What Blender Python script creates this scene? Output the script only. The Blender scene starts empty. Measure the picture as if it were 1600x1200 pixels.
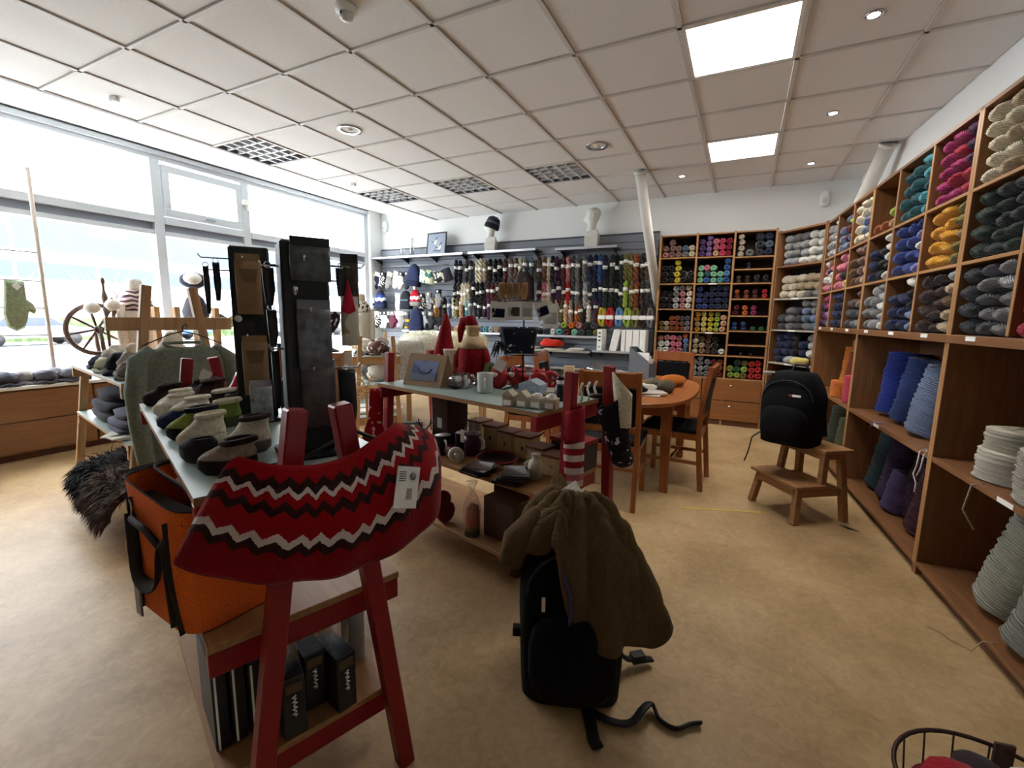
import bpy, bmesh, math, random
from mathutils import Vector, Matrix, noise
from math import sin, cos, pi, radians, atan2, hypot
rnd = random.Random(7)
SC = bpy.context.scene
SC.cycles.use_denoising = True
COL = SC.collection

# ------------------------------------------------------------------ camera
def make_camera():
    a, b, c = -0.4633, -0.1465, 0.0143          # yaw, pitch, roll
    f = Vector((sin(a)*cos(b), cos(a)*cos(b), sin(b)))
    r = Vector((cos(a), -sin(a), 0)); u = r.cross(f)
    r2 = r*cos(c) + u*sin(c); u2 = u*cos(c) - r*sin(c)
    cd = bpy.data.cameras.new('camera'); co = bpy.data.objects.new('camera', cd); COL.objects.link(co)
    m = Matrix((r2, u2, -f)).transposed().to_4x4(); m.translation = (0, 0, 1.3)
    co.matrix_world = m
    cd.sensor_fit = 'HORIZONTAL'; cd.sensor_width = 36; cd.lens = 36*711/1600
    cd.clip_start = .02; cd.clip_end = 300
    SC.camera = co
make_camera()

# ------------------------------------------------------------------ world (bright overcast sky)
W = bpy.data.worlds.new('sky'); SC.world = W; W.use_nodes = True
bgn = W.node_tree.nodes['Background']
bgn.inputs[0].default_value = (.93, .97, 1, 1); bgn.inputs[1].default_value = 11
vs = SC.view_settings
vs.view_transform = 'Standard'; vs.look = 'None'; vs.gamma = 1; vs.use_curve_mapping = False
vs.exposure = .75
PANEL_E, SPOT_E = 13.0, 60.0

# ------------------------------------------------------------------ materials
MATS = {}
def lin(c):
    return tuple(((x/255)/12.92 if x/255 <= .04045 else ((x/255+.055)/1.055)**2.4) for x in c)
def newmat(key):
    m = bpy.data.materials.new(key); m.use_nodes = True
    nt = m.node_tree; b = nt.nodes['Principled BSDF']
    MATS[key] = m
    return m, nt, b
def nd(nt, t, **kw):
    n = nt.nodes.new(t)
    for k, v in kw.items():
        if k in n.inputs.keys(): n.inputs[k].default_value = v
        else: setattr(n, k, v)
    return n
def coords(nt, scale=(1, 1, 1), kind='Object'):
    t = nd(nt, 'ShaderNodeTexCoord'); mp = nd(nt, 'ShaderNodeMapping'); mp.inputs['Scale'].default_value = scale
    nt.links.new(t.outputs[kind], mp.inputs[0]); return mp.outputs[0]
def ramp(nt, fac, stops):
    r = nd(nt, 'ShaderNodeValToRGB'); e = r.color_ramp.elements
    while len(e) < len(stops): e.new(.5)
    for el, (p, c) in zip(e, stops): el.position = p; el.color = (*c, 1)
    nt.links.new(fac, r.inputs[0]); return r.outputs[0]
def bump(nt, b, h, strength=.3, dist=.01):
    n = nd(nt, 'ShaderNodeBump', Strength=strength, Distance=dist)
    nt.links.new(h, n.inputs['Height']); nt.links.new(n.outputs[0], b.inputs['Normal'])
def plain(rgb, rough=.5, metal=0, var=.08, nscale=6, spec=.4):
    key = 'plain_%d_%d_%d_%d_%d' % (*rgb, rough*100, metal*100)
    if key in MATS: return MATS[key]
    m, nt, b = newmat(key); c = lin(rgb)
    n = nd(nt, 'ShaderNodeTexNoise', Scale=nscale, Detail=4); nt.links.new(coords(nt), n.inputs[0])
    nt.links.new(ramp(nt, n.outputs[0], [(.3, [x*(1-var) for x in c]), (.7, [min(1, x*(1+var)) for x in c])]), b.inputs['Base Color'])
    b.inputs['Roughness'].default_value = rough; b.inputs['Metallic'].default_value = metal
    b.inputs['Specular IOR Level'].default_value = spec
    return m
def fabric(rgb, fuzz=.5, sc=90):
    key = 'fabric_%d_%d_%d_%d' % (*rgb, sc)
    if key in MATS: return MATS[key]
    m, nt, b = newmat(key); c = lin(rgb); co = coords(nt)
    n = nd(nt, 'ShaderNodeTexNoise', Scale=sc, Detail=3); nt.links.new(co, n.inputs[0])
    nt.links.new(ramp(nt, n.outputs[0], [(.25, [x*.72 for x in c]), (.75, [min(1, x*1.2) for x in c])]), b.inputs['Base Color'])
    b.inputs['Roughness'].default_value = .95; b.inputs['Specular IOR Level'].default_value = .1
    b.inputs['Sheen Weight'].default_value = .15*fuzz
    bump(nt, b, n.outputs[0], .5, .004)
    return m
def yarn(rgb, sc=7, dist=2.5, dr='DIAGONAL', lo=.6):
    key = 'yarn_%d_%d_%d_%d_%s' % (*rgb, sc, dr)
    if key in MATS: return MATS[key]
    m, nt, b = newmat(key); c = lin(rgb); co = coords(nt)
    w = nd(nt, 'ShaderNodeTexWave', Scale=sc, Distortion=dist, Detail=2); w.bands_direction = dr
    nt.links.new(co, w.inputs[0])
    nt.links.new(ramp(nt, w.outputs[1], [(.05, [x*lo for x in c]), (.8, [min(1, x*1.12) for x in c])]), b.inputs['Base Color'])
    b.inputs['Roughness'].default_value = .95; b.inputs['Specular IOR Level'].default_value = .1
    b.inputs['Sheen Weight'].default_value = .12
    bump(nt, b, w.outputs[1], .6, .015)
    return m
def stripes(key, rgbs, scale, axis='Z', zig=0, zigscale=20):
    """knitted bands along an object axis; zig adds a zigzag edge"""
    if key in MATS: return MATS[key]
    m, nt, b = newmat(key); co = coords(nt)
    s = nd(nt, 'ShaderNodeSeparateXYZ'); nt.links.new(co, s.inputs[0])
    v = s.outputs[axis]
    if zig:
        o = 'X' if axis != 'X' else 'Y'
        p = nd(nt, 'ShaderNodeMath', operation='PINGPONG'); p.inputs[1].default_value = 1/zigscale
        nt.links.new(s.outputs[o], p.inputs[0])
        q = nd(nt, 'ShaderNodeMath', operation='MULTIPLY_ADD'); q.inputs[1].default_value = zig
        nt.links.new(p.outputs[0], q.inputs[0]); nt.links.new(v, q.inputs[2]); v = q.outputs[0]
    mu = nd(nt, 'ShaderNodeMath', operation='MULTIPLY'); mu.inputs[1].default_value = scale; nt.links.new(v, mu.inputs[0])
    fr = nd(nt, 'ShaderNodeMath', operation='FRACT'); nt.links.new(mu.outputs[0], fr.inputs[0])
    r = nd(nt, 'ShaderNodeValToRGB'); r.color_ramp.interpolation = 'CONSTANT'; e = r.color_ramp.elements
    while len(e) < len(rgbs): e.new(.5)
    for i, c in enumerate(rgbs): e[i].position = i/len(rgbs); e[i].color = (*lin(c), 1)
    nt.links.new(fr.outputs[0], r.inputs[0]); nt.links.new(r.outputs[0], b.inputs['Base Color'])
    n = nd(nt, 'ShaderNodeTexNoise', Scale=90, Detail=2); nt.links.new(co, n.inputs[0]); bump(nt, b, n.outputs[0], .5, .004)
    b.inputs['Roughness'].default_value = .95; b.inputs['Specular IOR Level'].default_value = .1
    return m
def speckle(key, base, dots, sc=30, thr=.62):
    if key in MATS: return MATS[key]
    m, nt, b = newmat(key); co = coords(nt)
    n = nd(nt, 'ShaderNodeTexNoise', Scale=sc, Detail=1.5); nt.links.new(co, n.inputs[0])
    nt.links.new(ramp(nt, n.outputs[0], [(thr-.03, lin(base)), (thr, lin(dots))]), b.inputs['Base Color'])
    b.inputs['Roughness'].default_value = .9; b.inputs['Specular IOR Level'].default_value = .15
    bump(nt, b, n.outputs[0], .4, .006)
    return m
def wood(key, c1, c2, rough=.4, axis=0, sc=1.0):
    if key in MATS: return MATS[key]
    m, nt, b = newmat(key); s = [14*sc]*3; s[axis] = 1.2*sc
    co = coords(nt, s)
    n = nd(nt, 'ShaderNodeTexNoise', Scale=3, Detail=6, Distortion=.6); nt.links.new(co, n.inputs[0])
    nt.links.new(ramp(nt, n.outputs[0], [(.3, lin(c1)), (.7, lin(c2))]), b.inputs['Base Color'])
    b.inputs['Roughness'].default_value = rough; b.inputs['Specular IOR Level'].default_value = .35
    bump(nt, b, n.outputs[0], .06, .003)
    return m
def glassy(key='clear glass', tint=(1, 1, 1), gloss=.08):
    """thin clear sheet: see-through with a weak mirror reflection"""
    if key in MATS: return MATS[key]
    m, nt, b = newmat(key); nt.nodes.remove(b)
    t = nd(nt, 'ShaderNodeBsdfTransparent'); t.inputs[0].default_value = (*tint, 1)
    g = nd(nt, 'ShaderNodeBsdfGlossy'); g.inputs['Roughness'].default_value = .05
    lf = nd(nt, 'ShaderNodeLayerWeight'); lf.inputs[0].default_value = .5
    lw = nd(nt, 'ShaderNodeMath', operation='POWER'); lw.inputs[1].default_value = 4; nt.links.new(lf.outputs['Facing'], lw.inputs[0])
    mu = nd(nt, 'ShaderNodeMath', operation='MULTIPLY_ADD'); mu.inputs[1].default_value = .5; mu.inputs[2].default_value = .02+gloss*.2
    nt.links.new(lw.outputs[0], mu.inputs[0])
    mx = nd(nt, 'ShaderNodeMixShader'); nt.links.new(mu.outputs[0], mx.inputs[0])
    nt.links.new(t.outputs[0], mx.inputs[1]); nt.links.new(g.outputs[0], mx.inputs[2])
    nt.links.new(mx.outputs[0], nt.nodes['Material Output'].inputs[0])
    return m
def emit(key, rgb, e):
    if key in MATS: return MATS[key]
    m, nt, b = newmat(key); b.inputs['Base Color'].default_value = (.8, .8, .8, 1)
    b.inputs['Emission Color'].default_value = (*lin(rgb), 1); b.inputs['Emission Strength'].default_value = e
    return m

# ------------------------------------------------------------------ mesh builder
class MB:
    def __init__(s): s.v = []; s.f = []; s.sm = []
    def add(s, vs_, fs, smooth=False):
        o = len(s.v); s.v += [tuple(x) for x in vs_]; s.f += [tuple(i+o for i in f) for f in fs]; s.sm += [smooth]*len(fs); return s
    def box(s, x0, x1, y0, y1, z0, z1, M=None):
        p = [(x, y, z) for z in (z0, z1) for y in (y0, y1) for x in (x0, x1)]
        if M is not None: p = [M @ Vector(q) for q in p]
        return s.add(p, [(0, 2, 3, 1), (4, 5, 7, 6), (0, 1, 5, 4), (2, 6, 7, 3), (0, 4, 6, 2), (1, 3, 7, 5)])
    def cbox(s, c, d, rz=0, rx=0, ry=0):
        M = Matrix.Translation(c) @ Matrix.Rotation(rz, 4, 'Z') @ Matrix.Rotation(rx, 4, 'X') @ Matrix.Rotation(ry, 4, 'Y')
        return s.box(-d[0]/2, d[0]/2, -d[1]/2, d[1]/2, -d[2]/2, d[2]/2, M)
    def bar(s, a, b, w, h, up=(0, 0, 1)):
        a = Vector(a); b = Vector(b); d = (b-a); L = d.length; d.normalize(); u = Vector(up)
        if abs(d.dot(u)) > .95: u = Vector((0, 1, 0))
        x = d.cross(u).normalized(); z = x.cross(d)
        M = Matrix((x, d, z)).transposed().to_4x4(); M.translation = a
        return s.box(-w/2, w/2, 0, L, -h/2, h/2, M)
    def lathe(s, prof, n=20, c=(0, 0, 0), M=None, sy=1, smooth=True, caps=True):
        vs_ = []; fs = []
        for r, z in prof:
            for i in range(n):
                t = 2*pi*i/n; p = Vector((c[0]+r*cos(t), c[1]+r*sin(t)*sy, c[2]+z)); vs_.append(M @ p if M is not None else p)
        for j in range(len(prof)-1):
            for i in range(n): fs.append((j*n+i, j*n+(i+1) % n, (j+1)*n+(i+1) % n, (j+1)*n+i))
        if caps and prof[0][0] > 1e-5: fs.append(tuple(range(n-1, -1, -1)))
        if caps and prof[-1][0] > 1e-5: fs.append(tuple((len(prof)-1)*n+i for i in range(n)))
        return s.add(vs_, fs, smooth)
    def cyl(s, c, r, h, n=20, M=None, r2=None, smooth=True):
        return s.lathe([(r, 0), (r if r2 is None else r2, h)], n, c, M, smooth=smooth)
    def ell(s, c, r, n=14, m=9, M=None, wob=0, seed=0, pw=1):
        vs_ = []; fs = []
        for j in range(m+1):
            ph = pi*j/m
            for i in range(n):
                t = 2*pi*i/n
                d = Vector((sin(ph)*cos(t), sin(ph)*sin(t), -cos(ph)))
                if pw != 1: d = Vector([math.copysign(abs(q)**pw, q) for q in d])
                k = 1+wob*noise.noise(d*1.7+Vector((seed*3.1, seed*1.7, 0))) if wob else 1
                p = Vector((c[0]+d.x*r[0]*k, c[1]+d.y*r[1]*k, c[2]+d.z*r[2]*k)); vs_.append(M @ p if M is not None else p)
        for j in range(m):
            for i in range(n): fs.append((j*n+i, j*n+(i+1) % n, (j+1)*n+(i+1) % n, (j+1)*n+i))
        return s.add(vs_, fs, True)
    def tube(s, pts, r, n=8, close=False, smooth=True, flat=1):
        pts = [Vector(p) for p in pts]; N = len(pts); vs_ = []; fs = []; up = None
        rs = r if isinstance(r, (list, tuple)) else [r]*N
        for k, p in enumerate(pts):
            d = (pts[(k+1) % N]-pts[k-1]) if close else (pts[min(k+1, N-1)]-pts[max(k-1, 0)])
            d.normalize()
            if up is None:
                up = Vector((0, 0, 1)) if abs(d.z) < .9 else Vector((1, 0, 0))
            x = d.cross(up).normalized(); up = x.cross(d)
            for i in range(n): t = 2*pi*i/n; vs_.append(p+x*(cos(t)*rs[k])+up*(sin(t)*rs[k]*flat))
        for k in range(N if close else N-1):
            k2 = (k+1) % N
            for i in range(n): fs.append((k*n+i, k*n+(i+1) % n, k2*n+(i+1) % n, k2*n+i))
        if not close: fs += [tuple(range(n-1, -1, -1)), tuple((N-1)*n+i for i in range(n))]
        return s.add(vs_, fs, smooth)
    def prism(s, poly, t, M=None, smooth=False):
        """polygon in local xz, thickness t along y (centred)"""
        n = len(poly); vs_ = [Vector((x, -t/2, z)) for x, z in poly]+[Vector((x, t/2, z)) for x, z in poly]
        if M is not None: vs_ = [M @ q for q in vs_]
        return s.add(vs_, [tuple(range(n)), tuple(range(2*n-1, n-1, -1))]+[(i, i+n, (i+1) % n+n, (i+1) % n) for i in range(n)], smooth)
    def pad(s, poly, t, M=None, k=.86):
        """pillowed slab: rounded-over prism for soft cloth shapes (polygon in xz)"""
        n = len(poly); cx = sum(p[0] for p in poly)/n; cz = sum(p[1] for p in poly)/n; vs_ = []
        for sc_, y in ((.5, -t/2), (k, -t*.42), (1, 0), (k, t*.42), (.5, t/2)):
            vs_ += [Vector((cx+(x-cx)*sc_, y, cz+(z-cz)*sc_)) for x, z in poly]
        if M is not None: vs_ = [M @ q for q in vs_]
        fs = [tuple(range(n)), tuple(range(5*n-1, 4*n-1, -1))]
        for j in range(4): fs += [(j*n+i, (j+1)*n+i, (j+1)*n+(i+1) % n, j*n+(i+1) % n) for i in range(n)]
        return s.add(vs_, fs, True)
    def grid(s, fn, nu, nv, thick=0, closeu=False):
        """surface fn(u,v), optional thickness by offsetting along normals"""
        P = [[Vector(fn(i/(nu if closeu else nu-1), j/(nv-1))) for i in range(nu)] for j in range(nv)]
        vs_ = [p for row in P for p in row]; fs = []
        for j in range(nv-1):
            for i in range(nu if closeu else nu-1):
                i2 = (i+1) % nu; fs.append((j*nu+i, j*nu+i2, (j+1)*nu+i2, (j+1)*nu+i))
        if thick:
            nn = []
            for j in range(nv):
                for i in range(nu):
                    a = P[j][(i+1) % nu if closeu else min(i+1, nu-1)]-P[j][i-1 if (closeu or i) else 0]
                    b = P[min(j+1, nv-1)][i]-P[max(j-1, 0)][i]; q = a.cross(b)
                    nn.append(q.normalized() if q.length > 1e-9 else Vector((0, 0, 1)))
            o = len(vs_); vs_ += [p-n_*thick for p, n_ in zip(vs_, nn)]
            fs += [tuple(q+o for q in reversed(f)) for f in fs[:]]
            for i in range(nu if closeu else nu-1):
                i2 = (i+1) % nu
                fs.append((i, i+o, i2+o, i2)); b_ = (nv-1)*nu; fs.append((b_+i, b_+i2, b_+i2+o, b_+i+o))
            if not closeu:
                for j in range(nv-1):
                    a, b = j*nu, (j+1)*nu; fs.append((a, b, b+o, a+o)); a += nu-1; b += nu-1; fs.append((a, a+o, b+o, b))
        return s.add(vs_, fs, True)
    def mesh(s, name, bevel=0):
        me = bpy.data.meshes.new(name); me.from_pydata(s.v, [], s.f)
        me.polygons.foreach_set('use_smooth', s.sm)
        bm = bmesh.new(); bm.from_mesh(me)
        bmesh.ops.recalc_face_normals(bm, faces=bm.faces[:])
        if bevel: bmesh.ops.bevel(bm, geom=[e for e in bm.edges if len(e.link_faces) == 2 and e.calc_face_angle(0) > .6], offset=bevel, segments=1, affect='EDGES')
        bm.to_mesh(me); bm.free(); me.update()
        return me
def tag(o, label=None, cat=None, group=None, kind=None):
    if label: o['label'] = label
    if cat: o['category'] = cat
    if group: o['group'] = group
    if kind: o['kind'] = kind
    return o
def obj(name, mb, m, parent=None, loc=None, rz=0, bevel=0, label=None):
    """one mesh object; mb is a builder or ready mesh data (then the material sits on the object)"""
    shared = isinstance(mb, bpy.types.Mesh)
    me = mb if shared else mb.mesh(name, bevel)
    if not me.materials: me.materials.append(None if shared else m)
    o = bpy.data.objects.new(name, me); COL.objects.link(o)
    if shared: o.material_slots[0].link = 'OBJECT'; o.material_slots[0].material = m
    if parent: o.parent = parent
    if loc is not None: o.location = loc
    if rz: o.rotation_euler = (0, 0, rz)
    if label: o['label'] = label
    return o
def thing(name, label, cat, loc=(0, 0, 0), rz=0, group=None):
    o = bpy.data.objects.new(name, None); COL.objects.link(o); o.empty_display_size = .1
    o.location = loc; o.rotation_euler = (0, 0, rz)
    return tag(o, label, cat, group)
def single(name, mb, m, label, cat, loc=(0, 0, 0), rz=0, group=None, bevel=0, rot=None):
    o = obj(name, mb, m, None, loc, rz, bevel)
    if rot: o.rotation_euler = rot
    return tag(o, label, cat, group)
def struct(name, mb, m, bevel=0, loc=None): return tag(obj(name, mb, m, None, loc, 0, bevel), kind='structure')
def shadecol(c, k): return tuple(max(0, min(255, int(x*k))) for x in c)
def jit(c, a=10): return tuple(max(0, min(255, x+rnd.randint(-a, a))) for x in c)
# ------------------------------------------------------------------ shared surface materials
def floor_mat():
    m, nt, b = newmat('linoleum'); co = coords(nt)
    n = nd(nt, 'ShaderNodeTexNoise', Scale=2.2, Detail=8, Distortion=.4); nt.links.new(co, n.inputs[0])
    n2 = nd(nt, 'ShaderNodeTexNoise', Scale=26, Detail=5, Distortion=1.2); nt.links.new(co, n2.inputs[0])
    ad = nd(nt, 'ShaderNodeMath', operation='MULTIPLY_ADD'); ad.inputs[1].default_value = .55
    nt.links.new(n2.outputs[0], ad.inputs[0]); nt.links.new(n.outputs[0], ad.inputs[2])
    nt.links.new(ramp(nt, ad.outputs[0], [(.55, lin((154, 126, 88))), (.8, lin((176, 147, 107))), (1, lin((188, 161, 122)))]), b.inputs['Base Color'])
    b.inputs['Roughness'].default_value = .45; b.inputs['Specular IOR Level'].default_value = .18
    bump(nt, b, n2.outputs[0], .03, .002)
    return m
FLOOR = floor_mat()
WHITE = plain((236, 238, 236), .7, var=.02, nscale=2)
TILE = plain((226, 225, 224), .9, var=.03, nscale=60)
GRID = plain((206, 203, 199), .55, var=.02)
FRAME = plain((204, 210, 216), .4, var=.02)
FRAMED = plain((150, 158, 172), .45, var=.03)
OAK = wood('shelf_wood', (112, 74, 46), (134, 92, 58), .42, 2)
OAKH = wood('shelf_wood_lengthwise', (112, 74, 46), (134, 92, 58), .42, 0)
EDGE = wood('shelf_edge_lipping', (150, 108, 68), (172, 128, 84), .4, 2)
EDGEH = wood('shelf_edge_lipping_lengthwise', (150, 108, 68), (172, 128, 84), .4, 0)
PINE = wood('pale_pine', (170, 132, 90), (196, 158, 114), .45, 2)
PINEH = wood('pale_pine_lengthwise', (170, 132, 90), (196, 158, 114), .45, 0)
RED = plain((132, 18, 24), .42, var=.06)
TEALTOP = plain((146, 162, 156), .38, var=.03)
MDF = wood('brown_board', (140, 100, 62), (160, 118, 76), .5, 0)
CHROME = plain((200, 200, 205), .15, 1, .02)
BLACK = plain((16, 16, 18), .5, 0, .15)
BLACKCARD = plain((28, 30, 36), .55, 0, .1)
GREY = plain((120, 126, 136), .5, .1, .03)
WPAPER = plain((232, 231, 226), .75, 0, .02)
GLASS = glassy()
PLASTIC = glassy('clear plastic', (.93, .94, .95), .5)

# ------------------------------------------------------------------ room shell
YB, XW, ZC, YR = 6.42, -5.95, 2.8625, -3.2
A4 = radians(4.5); RO = Vector((.81, 4.11, 0)); RU = Vector((sin(A4), -cos(A4), 0)); RN = Vector((cos(A4), sin(A4), 0))
RROT = atan2(RU.y, RU.x)
def rpt(s, d, z): return RO+RU*s+RN*d+Vector((0, 0, z))
def wallx(y, d=.42): # x of the right wall at y
    p = RO+RN*d; return p.x+(y-p.y)*RU.x/RU.y
fl = MB().box(XW-.05, 1.9, YR-.05, YB+.05, -.06, 0); struct('floor', fl, FLOOR)
struct('wall_back', MB().box(XW-.12, 1.5, YB, YB+.12, 0, 3.2), WHITE)
struct('wall_rear', MB().box(XW-.12, 2, YR-.12, YR, 0, 3.2), plain((104, 94, 84), .8, 0, .04))  # unseen wall added to bounce light, darkened to dim the foreground
a, b = Vector((wallx(YR-.2), YR-.2, 0)), Vector((wallx(YB+.1), YB+.1, 0)); q = RN*.12
struct('wall_right', MB().add([a, b, b+q, a+q]+[p+Vector((0, 0, 3.2)) for p in (a, b, b+q, a+q)], [(0, 1, 2, 3), (4, 5, 6, 7), (0, 1, 5, 4), (1, 2, 6, 5), (2, 3, 7, 6), (3, 0, 4, 7)]), WHITE)
struct('wall_left', MB().box(XW-.12, XW+.02, YR, YB, -.05, .6).box(XW-.12, XW+.02, YR, YB, 3.0, 3.25).box(XW-.1, XW+.12, 6.14, YB, .6, 3.1).box(XW-.12, XW+.02, YR, .05, .6, 3.1), WHITE)  # last box: unseen solid stretch added to keep window light off the foreground
# corner column by the window is part of wall_left; ceiling: slab, hung grid bars, single tiles
ceil = struct('ceiling', MB().box(XW-.1, 2, YR-.1, YB+.1, 3.22, 3.3), WHITE)
gx = [.17+.6*k for k in range(-8, 3)]; gy = [.43+.6*k for k in range(-6, 10)]
def gbar(x0, x1, y0, y1): obj('grid_bar', MB().box(x0, x1, y0, y1, ZC-.006, ZC+.03), GRID, ceil)
for x in gx: gbar(x-.012, x+.012, YR, YB)
for y in gy: gbar(gx[0], min(wallx(y)-.01, gx[-1]+.6), y-.012, y+.012)
gbar(gx[0]-.03, gx[0], YR, YB)
FIX = {('p', 7, 10): 0, ('p', 7, 13): 0}
def cell(x, y): return round((x-.3-.17)/.6), round((y-.3-.43)/.6)
panels = [(-.13, 3.13), (-.13, 4.93)]
louvres = [(-4.33, 3.13), (-4.33, 4.93), (-3.13, 4.93), (-1.93, 4.93)]
skip = {cell(*p) for p in panels+louvres}
tile_me = MB().box(-.286, .286, -.286, .286, 0, .015).mesh('ceiling_tile', .003)
tile_me.materials.append(TILE)
for i in range(-8, 2):
    for j in range(-6, 10):
        if (i, j) in skip: continue
        cx, cy = .17+.6*i+.3, .43+.6*j+.3
        if cy-.3 > YB-.05 or cy+.3 < YR: continue
        y1 = min(cy+.286, YB-.005); x1 = min(cx+.286, wallx(y1)-.01); y0 = max(cy-.286, YR+.005)
        if x1-cx < -.2: continue
        if x1 < cx+.285 or y1 < cy+.285 or y0 > cy-.285:
            xa = min(cx+.286, wallx(y0)-.01)
            obj('ceiling_tile', MB().add([(cx-.286, y0, ZC+.004), (xa, y0, ZC+.004), (x1, y1, ZC+.004), (cx-.286, y1, ZC+.004), (cx-.286, y0, ZC+.019), (xa, y0, ZC+.019), (x1, y1, ZC+.019), (cx-.286, y1, ZC+.019)], [(3, 2, 1, 0), (4, 5, 6, 7), (0, 1, 5, 4), (1, 2, 6, 5), (2, 3, 7, 6), (3, 0, 4, 7)]), TILE, ceil)
        else: obj('ceiling_tile', tile_me, TILE, ceil, (cx, cy, ZC+.004))
# sloped white soffit from the grid up to the window head
sx = gx[0]-.03
struct('trim_1', MB().add([(sx, YR, ZC), (sx, YB, ZC), (XW, YB, 3.08), (XW, YR, 3.08), (sx, YR, ZC+.04), (sx, YB, ZC+.04), (XW, YB, 3.14), (XW, YR, 3.14)],
       [(0, 1, 2, 3), (4, 7, 6, 5), (0, 4, 5, 1), (1, 5, 6, 2), (2, 6, 7, 3), (3, 7, 4, 0)]), WHITE)
# ------------------------------------------------------------------ window wall
mull = [.1, 2.95, 3.97, 6.12]
struct('trim_2', MB().box(XW-.03, XW+.09, YR, 6.14, 3.0, 3.045).box(XW-.03, XW+.05, YR, 6.14, 2.955, 3.0), FRAME)
for n, (y0, y1) in enumerate(zip(mull[:-1], mull[1:])):
    w = tag(bpy.data.objects.new('window_%d' % (n+1), None), kind='structure'); COL.objects.link(w); w.location = (XW, y0, .62)
    L = y1-y0
    def wp(name, mb, m, bev=.004): return obj(name, mb, m, w, None, 0, bev)
    wp('mullion', MB().box(-.04, .06, -.05, .05, 0, 2.34), FRAME)
    if n == 2: wp('mullion', MB().box(-.04, .06, L-.06, L+.03, 0, 2.34), FRAME)
    wp('transom', MB().box(-.05, .07, .05, L-.05, 1.66, 1.735), FRAME)
    wp('transom', MB().box(-.07, .01, .05, L-.05, 1.575, 1.66), FRAMED)
    wp('transom', MB().box(-.05, .05, .05, L-.05, 1.53, 1.58), FRAME)
    wp('sill_rail', MB().box(-.05, .05, .05, L-.05, 0, .06), FRAME)
    wp('pane', MB().box(-.016, -.01, .05, L-.05, .06, 1.53), GLASS, 0)
    wp('pane', MB().box(-.016, -.01, .05, L-.05, 1.735, 2.34), GLASS, 0)
    if n == 1:   # tilting sash with its own frame and handle
        s_ = wp('sash', MB().box(.0, .075, .06, L-.06, 1.745, 1.83).box(.0, .075, .06, L-.06, 2.22, 2.30).box(.0, .075, .06, .13, 1.83, 2.22).box(.0, .075, L-.13, L-.06, 1.83, 2.22), FRAME)
        obj('sash_handle', MB().box(.075, .1, L*.5-.02, L*.5+.09, 1.78, 1.795), FRAMED, s_)
        obj('window_opener', MB().box(.05, .12, L-.06, L+.04, 2.06, 2.12).cyl((.09, L, 2.0), .02, .06, 10), WHITE, w)
# long white sill board
struct('trim_3', MB().box(XW+.02, -5.47, YR, 6.1, .622, .65), plain((236, 238, 238), .3, 0, .01), .003)
# ------------------------------------------------------------------ outside
ASPH = plain((150, 152, 155), .9, 0, .06, 1); LAWN = speckle('lawn', (72, 88, 58), (92, 106, 74), 3, .5)
tag(obj('pavement', MB().box(-13, XW-.14, -30, 40, -.45, -.3), plain((188, 188, 186), .9, 0, .04, 1)), kind='structure')
tag(obj('lawn', MB().box(-36, -33.2, -40, 90, -.45, .9), LAWN), kind='structure')
tag(obj('street', MB().box(-33.2, -13, -60, 90, -.5, -.35), ASPH), kind='structure')
tag(obj('far_ground', MB().box(-90, -34, -90, 130, -.5, -.36), ASPH), kind='structure')
FACADE = plain((64, 82, 102), .6, 0, .05, 2); FWHITE = plain((214, 220, 226), .7, 0, .03)
bd = thing('office_building', 'long low office block with dark blue bands across the street', 'building', (-46, 0, -.4))
obj('wall', MB().box(0, 10, -60, 100, 0, 6.7), FWHITE, bd)
for k, (z0, z1) in enumerate(((5.1, 6.75), (3.5, 4.4))):
    obj('blue_band', MB().box(9.9, 10.12, -60, 100, z0, z1), FACADE, bd)
for k in range(26): obj('window', MB().box(10, 10.1, -56+k*6, -52+k*6, 1.0, 2.5), plain((150, 172, 200), .25, 0, .05), bd)
def car(y, x, col, lab, rz=0):
    t = thing('parked_car', lab, 'car', (x, y, -.35), rz, 'cars parked across the street')
    p = [(-2.1, .35), (-2.05, .75), (-1.5, .88), (-.95, 1.38), (.65, 1.4), (1.35, .92), (2.05, .8), (2.15, .4)]
    obj('body', MB().prism(p, 1.7), plain(col, .3, .2, .03), t, bevel=.06)
    obj('side_window', MB().prism([(-1.35, .9), (-.9, 1.3), (.6, 1.32), (1.1, .93)], 1.72), plain((40, 50, 62), .15), t)
    for sx_ in (-1.3, 1.35):
        for sy in (-.78, .78): obj('wheel', MB().cyl((0, 0, -.1), .32, .2, 18, Matrix.Translation((sx_, sy, .32)) @ Matrix.Rotation(pi/2, 4, 'X')), BLACK, t)
for k, (y, x, c, lab) in enumerate([(9, -30, (150, 160, 172), 'grey car parked nearest the spinning wheel view'), (15, -30, (58, 84, 120), 'dark blue car parked second along the kerb'), (21.5, -30.3, (196, 198, 200), 'pale silver car parked third along the kerb'), (28, -30, (70, 78, 92), 'charcoal car parked farthest along the kerb')]):
    car(y, x, c, lab, pi/2)
def bare_tree(x, y, lab):
    t = thing('bare_tree', lab, 'tree', (x, y, -.35), 0, 'bare trees by the street'); r = random.Random(x*7+y)
    obj('trunk', MB().tube([(0, 0, 0), (.05, .02, 1.2), (0, .1, 2.4)], [.1, .08, .05]), plain((120, 108, 100), .9), t)
    m = MB()
    for k in range(16):
        a_ = r.uniform(0, 2*pi); z = r.uniform(1.0, 2.3); l = r.uniform(.8, 1.6)
        p1 = Vector((cos(a_)*l*.5, sin(a_)*l*.5, z+l*.4)); m.tube([(0, .05, z), p1, p1+Vector((cos(a_+.5)*l*.4, sin(a_+.5)*l*.4, l*.5))], [.03, .02, .006], 5)
    obj('branches', m, plain((128, 116, 108), .9), t)
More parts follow.
